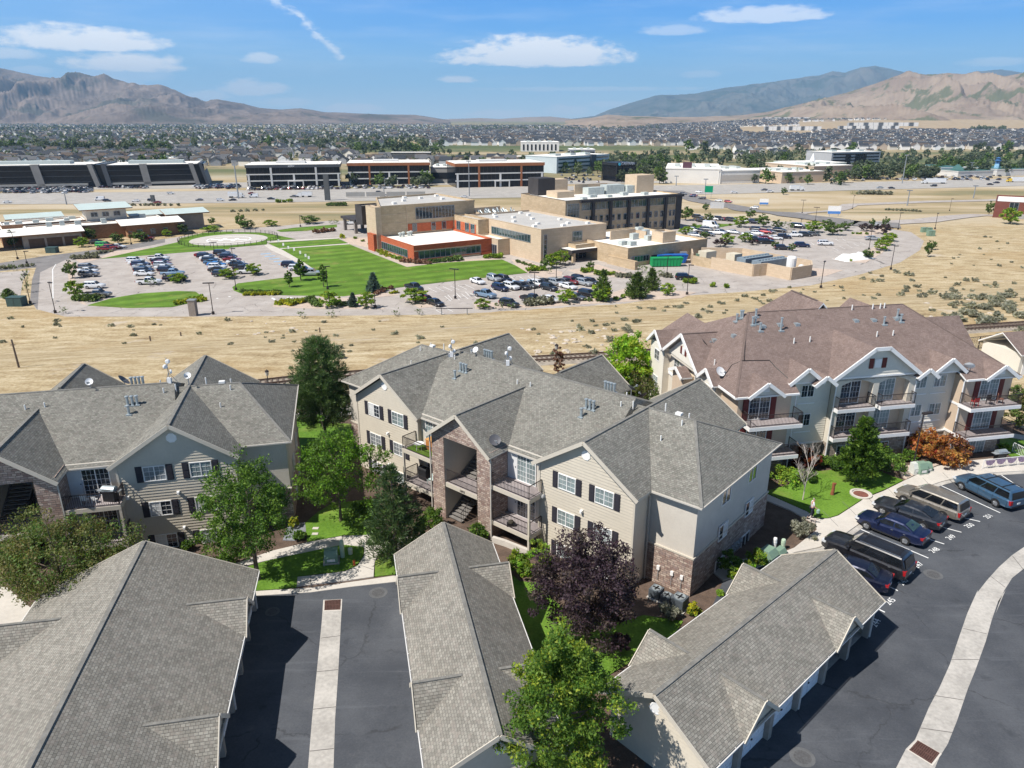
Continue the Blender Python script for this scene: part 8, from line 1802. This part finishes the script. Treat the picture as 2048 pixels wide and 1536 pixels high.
# TOWN, TREES, MOUNTAINS
HW=[M('house_cream',(.66,.62,.54),.8,.04,.2),M('house_white',(.78,.77,.75),.8,.03,.2),M('house_tan',(.45,.37,.29),.8,.06,.2),M('house_grey',(.36,.37,.38),.8,.05,.2)]
HR_=[M('roof_slate',(.042,.047,.056),.9,.12,.3),M('roof_brown',(.105,.082,.066),.9,.12,.3),M('roof_grey',(.11,.112,.118),.9,.12,.3)]
L_VAL=LM(('valley_leaf',(.10,.128,.075)),('valley_leaf_pale',(.15,.175,.105)),('valley_leaf_dark',(.068,.088,.06)))
def house_mesh(k):
 rnd=random.Random(k);b=MB();w,d,h=13,10,5.6
 b.box(-w/2,w/2,-d/2,d/2,0,h);b.poly([(-w/2,-d/2,h),(w/2,-d/2,h),(w/2,0,h+3)])if False else None
 gable_roof(b,'x',-d/2-.5,d/2+.5,-w/2-.4,w/2+.4,h,h+3.2,.3,1,1)
 for s in(-1,1):b.poly([(s*w/2,-d/2,h),(s*w/2,d/2,h),(s*w/2,0,h+3)][::s])
 x=-3.2 if k%2 else 2.8;b.box(x-2.9,x+2.9,-d/2-2.6,-d/2,0,h-.4);gable_roof(b,'y',x-3.3,x+3.3,-d/2-3,0,h-.5,h+2.3,.3,1,1);b.poly([(x-2.9,-d/2-2.62,h-.6),(x+2.9,-d/2-2.62,h-.6),(x,-d/2-2.62,h+1.9)])
 b.box(x-2.2,x+2.2,-d/2-2.66,-d/2-2.6,.1,2.4,2)
 for xx in(-4.6,-1.5,1.6,4.5):
  for z in(1.2,3.7):
   if abs(xx-x)>3 or z>3:y=-d/2-(2.66 if abs(xx-x)<2.9 else .06);b.box(xx-.6,xx+.6,y,y+.05,z,z+1.2,3)
 return b
ZONES=[(-30,480,332,318,19,.95,.5,'left of the school'),(-30,700,318,300,21,.8,.9,'in the left suburb'),(480,1010,333,322,20,.7,.5,'behind the XDEV office'),(-30,760,300,282,26,.5,1.5,'far'),(-30,900,282,266,30,.42,1.5,'far'),(-30,1000,266,255,38,.3,1.7,'far'),(-30,900,255,248,60,.3,1.3,'far'),(860,1500,292,272,20,.9,.12,'far'),(840,1420,272,262,24,.85,.2,'far'),(900,1300,262,252,40,.5,.7,'far'),(1330,2060,300,283,18,.95,.15,'in the right suburb'),(1300,2060,283,271,18,.92,.1,'far'),(1560,1990,271,263,20,.9,.1,'far'),(1240,1525,258,248,24,.9,.15,'far'),(1540,1760,243,238,26,.9,.1,'far'),(1400,1640,318,305,24,.35,1.0,'near the grey office')]
def town():
 rnd=random.Random(77);nr=np.random.default_rng(5);protos=[]
 for k in range(6):
  o=house_mesh(k).build('house',[HW[k%4],HR_[(k*2)%3],DOORW,GL_D]);protos.append(o.data);bpy.data.objects.remove(o)
 H,TR=[],[]
 for u0,u1,va,vb,sp,ch,ts,wh in ZONES:
  A,B=G((u0+u1)/2,va),G((u0+u1)/2,vb);n=max(1,int((B.y-A.y)/sp))
  for i in range(n):
   y=A.y+(B.y-A.y)*(i+.5)/n;x0,x1=(u0-1024)/F*y*1.05,(u1-1024)/F*y*1.05;x=x0
   row=rnd.uniform(-.25,.25)
   while x<x1:
    x+=sp*rnd.uniform(.8,1.25)
    if rnd.random()<ch and math.sin(x*.021+i*.9)*math.sin(y*.013+2)>-.72:H.append((x+rnd.uniform(-2,2),y+rnd.uniform(-3,3),row+rnd.choice((0,1.57,3.14,-1.57))+rnd.uniform(-.1,.1),wh))
    if rnd.random()<ts:TR.append((x+rnd.uniform(-9,9),y+rnd.uniform(-12,12),rnd.uniform(.7,1.35)))
 H.sort(key=lambda h:h[1]);cl=['cream walled house with slate roof','white house with grey roof','tan house with brown roof','grey house with slate roof','cream walled house with grey roof','white house with brown roof']
 for x,y,r,wh in H[:290]:
  k=rnd.randrange(6);o=bpy.data.objects.new('house',protos[k]);COL.objects.link(o);o.location=(x,y,terr(x,y));o.rotation_euler=(0,0,r);s=rnd.uniform(.85,1.1);o.scale=(s,s,s*rnd.uniform(.9,1.15));w2=wh if wh!='far' else 'in the middle distance';tag(o,cl[k]+' '+w2,'house',cl[k]+'s '+w2)
 V,Fc,MI=[],[],[];k=0
 base=np.array([(-6,-5,0),(6,-5,0),(6,5,0),(-6,5,0),(-6,-5,5.6),(6,-5,5.6),(6,5,5.6),(-6,5,5.6),(-6.4,0,8.8),(6.4,0,8.8),(-6.5,-5.6,5.2),(6.5,-5.6,5.2),(6.5,5.6,5.2),(-6.5,5.6,5.2)])
 for x,y,r,wh in H[290:]:
  s=rnd.uniform(.85,1.25);c,q=cos(r)*s,sin(r)*s;V.append(base@np.array([[c,q,0],[-q,c,0],[0,0,s]])+np.array([x,y,terr(x,y)]))
  w,rf=rnd.choice((0,1,1,1,1,0,2)),4+rnd.choice((0,0,0,1,2))
  for f,m in(((0,1,5,4),w),((1,2,6,5),w),((2,3,7,6),w),((3,0,4,7),w),((10,11,9,8),rf),((12,13,8,9),rf),((5,6,9),w),((7,4,8),w)):Fc.append(tuple(i+k for i in f));MI.append(m)
  k+=14
 for u0,u1,v in((1532,1645,261),(1680,1800,260),(1700,1840,252.5),(1530,1620,240)):
  a,b=G(u0,v),G(u1,v);n=14
  for i in range(n):
   p=a.lerp(b,i/n);w=(b-a).length/n*.46;hh=13;z=terr(p.x,p.y);vs=[(p.x+sx*w,p.y+sy*8,z+sz*hh)for sz in(0,1)for sx,sy in((-1,-1),(1,-1),(1,1),(-1,1))];V.append(np.array(vs+[vs[0]]*6))
   for f,m in(((0,1,5,4),1 if i%3 else 6),((1,2,6,5),3),((3,0,4,7),3),((4,5,6,7),6)):Fc.append(tuple(j+k for j in f));MI.append(m)
   k+=14
 me=bpy.data.meshes.new('distant_houses');me.from_pydata(np.concatenate(V).tolist(),[],Fc)
 for m in HW+HR_:me.materials.append(m)
 me.polygons.foreach_set('material_index',MI);tag(add_mesh_obj('distant_houses',me),kind='stuff')
 groves=[(-30,360,316,300,190),(280,420,333,318,26),(1120,1330,352,336,75),(1240,1330,372,350,20),(1500,1560,372,345,16),(1700,1880,360,342,95),(1560,1720,372,352,18),(1300,2060,332,306,300),(1120,1320,334,315,60),(640,900,312,280,150),(-30,700,296,272,260),(900,1320,336,318,90),(870,920,366,350,10),(700,860,374,366,20),(1880,2060,352,335,30),(1940,2010,262,260,60),(940,1330,262,252,260),(-30,400,262,248,240)]
 for u0,u1,va,vb,n in groves:
  for _ in range(n):p=G(rnd.uniform(u0,u1),rnd.uniform(vb,va));TR.append((p.x,p.y,rnd.uniform(.8,1.6)*(1.5 if p.y>1100 else 1)))
 TR.sort(key=lambda t:t[1]/t[2]);protos=[]
 for k in range(4):
  cen=crown_centres(nr,26,(0,0,4.2),(2.7,2.7,3.2),.4,.25);v,f,mi=leaf_cloud(nr,cen,.8+.4*nr.random(26),16,1.0,.7);b=MB();b.path([Vector((0,0,-.5)),Vector((.1,0,3.5))],.25,.12,5)
  protos.append((fastmesh('crown',v,f,[L_VAL,L_FAR,L_VAL,L_FAR][k],mi),b))
 tb=[b.build('trunk',BARK).data for _,b in protos];
 for o in[o for o in COL.objects if o.data in tb]:bpy.data.objects.remove(o)
 for x,y,s in TR[:280]:
  k=rnd.choice((0,0,1,1,2,2,3));t=empty('valley_tree',(x,y,terr(x,y)),rnd.uniform(0,6),['green','mid green','dark green','bright green'][k]+(' tree beyond the freeway beside the shops and offices' if x>0 else ' tree among the nearer houses at the left'),'tree',['green','mid green','dark green','bright green'][k]+(' trees beyond the freeway right' if x>0 else ' trees beyond the freeway left'));t.scale=(s*1.1,s*1.1,s)
  add_mesh_obj('crown',protos[k][0],t);add_mesh_obj('trunk',tb[k],t)
 V,MI=[],[];rest=TR[280:];m=22
 for x,y,s in rest:
  d=nr.normal(size=(m,3));d/=np.linalg.norm(d,axis=1)[:,None];c=d*np.array([2.9,2.9,3.2])*(.55+.45*nr.random(m))[:,None]*s+np.array([x,y,terr(x,y)+3.6*s]);a=nr.normal(size=(m,3));a/=np.linalg.norm(a,axis=1)[:,None];b=np.cross(a,d);q=s*1.5
  V.append(np.stack([c-a*q,c+b*q*.8,c+a*q,c-b*q*.8],1).reshape(-1,3));MI+=[rnd.choice((0,0,1,2))]*m
 V=np.concatenate(V);tag(add_mesh_obj('distant_trees',fastmesh('distant_trees',V,np.arange(len(V)).reshape(-1,4),L_VAL,MI)),kind='stuff')
town()
def mount_mat(name,a,c,sc,green=None,gsc=.003):
 m,t,b=base_mat(name,.98,.05);p=pos(t);n=t.noise(p,sc,6,.65);n2=t.noise(p,sc*6,4,.6)
 col=t.mix(t.step(t.math('ADD',t.math('MULTIPLY',n,.6),t.math('MULTIPLY',n2,.4)),.38,.62),a,c)
 if green:col=t.mix(t.math('MULTIPLY',t.step(t.noise(p,gsc,6,.7),.54,.60),.85),col,green)
 t.l.new(col,b.inputs['Base Color']);return m
def mountain(name,prof,D,depth,mat,seed,spur,base_v=246,n=420,rows=60,sharp=1.0):
 """a range whose skyline follows surveyed (azimuth, elevation) points; spurs and gullies run down to the valley"""
 rng=random.Random(seed);ph=[rng.uniform(0,6.3)for _ in range(12)];us=[p[0]for p in prof];u0,u1=us[0],us[-1];V=[]
 from mathutils import noise as nz
 def height(u):
  for(a,va),(b,vb)in zip(prof,prof[1:]):
   if a<=u<=b:t=(u-a)/(b-a);return va+(vb-va)*t
  return prof[-1][1]
 zb=terr(0,0)
 for j in range(rows):
  t=j/(rows-1)*1.25
  for i in range(n):
   u=u0+(u1-u0)*i/(n-1);rr=ray(u,height(u));d=D-depth*(1-t);x,y=d*rr[0]/rr[1],d
   hz=CH+D*rr[2]/rr[1];base=-30;q=t if t<=1 else 2-t
   wx=x+.35*spur*nz.fractal(Vector((x/spur*.7,y/spur*.7,seed)),.9,2.1,3);f=nz.fractal(Vector((wx/spur,y/spur*.35,seed*7.1)),.9,2.1,6);r=nz.ridged_multi_fractal(Vector((wx/spur*.8,y/spur*.28,seed*3.3)),.85,2.2,6,1.0,2.0)
   k=max(0,min(1,q));env=k**(1.25*sharp);amp=(1-k)*k*2.6
   z=base+(hz-base)*(env+amp*(.24*f+.62*(r-1.0))+(.03*f+.035*(r-.95))*min(1,k*3))
   V.append((x,y,max(-60,z)))
 f=[(j*n+i,j*n+i+1,(j+1)*n+i+1,(j+1)*n+i)for j in range(rows-1)for i in range(n-1)]
 o=add_mesh_obj(name,fastmesh(name,V,f,[mat],smooth=True));tag(o,kind='structure');return o
mountain('mountains',[(-1300,215),(-800,170),(-420,122),(-160,118),(0,140),(30,144),(70,152),(110,158),(140,156),(185,160),(210,157),(240,164),(270,172),(300,176),(330,180),(380,195),(410,205),(435,200),(480,208),(520,216),(560,219),(600,216),(650,224),(700,226),(760,229),(830,230),(870,236),(900,241)],9000,3400,mount_mat('left_mountain',(.135,.105,.088),(.25,.195,.16),.0016,(.085,.082,.062),.0012),2,800,n=1000,rows=90)
mountain('mountains',[(840,241),(900,238),(960,236),(1000,238),(1060,234),(1100,233),(1150,238),(1200,240),(1210,241)],12500,2500,mount_mat('low_hill',(.24,.18,.135),(.32,.25,.19),.0009),5,700)
mountain('mountains',[(1140,238),(1190,232),(1220,219),(1270,205),(1310,194),(1350,194),(1390,188),(1450,176),(1490,173),(1530,167),(1570,161),(1610,153),(1640,150),(1665,142),(1690,146),(1720,136),(1750,130),(1780,136),(1800,141),(1830,150),(1900,160),(1960,146),(2000,142),(2060,150),(2250,165)],16000,5500,mount_mat('far_mountain',(.075,.09,.08),(.16,.15,.125),.0007,(.05,.07,.05),.0009),9,1700,n=620,rows=90)
mountain('hill',[(1130,240),(1180,236),(1215,229),(1260,232),(1330,234),(1400,234),(1480,230),(1540,222),(1600,208),(1650,195),(1700,183),(1750,169),(1790,155),(1815,148),(1850,150),(1890,146),(1930,150),(1980,147),(2010,153),(2060,147),(2250,140)],5600,2300,mount_mat('foothill',(.235,.178,.138),(.33,.262,.20),.0016,(.10,.115,.06),.0028),13,520,n=560,rows=80,sharp=1.1)
def haze():
 m=bpy.data.materials.new('haze');m.use_nodes=True;nt=m.node_tree;nt.nodes.clear();out=nt.nodes.new('ShaderNodeOutputMaterial');v=nt.nodes.new('ShaderNodeVolumePrincipled')
 v.inputs['Color'].default_value=(.40,.68,1,1);v.inputs['Density'].default_value=HAZE;v.inputs['Anisotropy'].default_value=0;nt.links.new(v.outputs[0],out.inputs['Volume'])
 o=MB().prism([(-21000,-600),(21000,-600),(21000,27500),(-21000,27500)],-70,1400,bottom=True).build('haze',m);tag(o,kind='stuff')
HAZE=5.6e-5
haze()
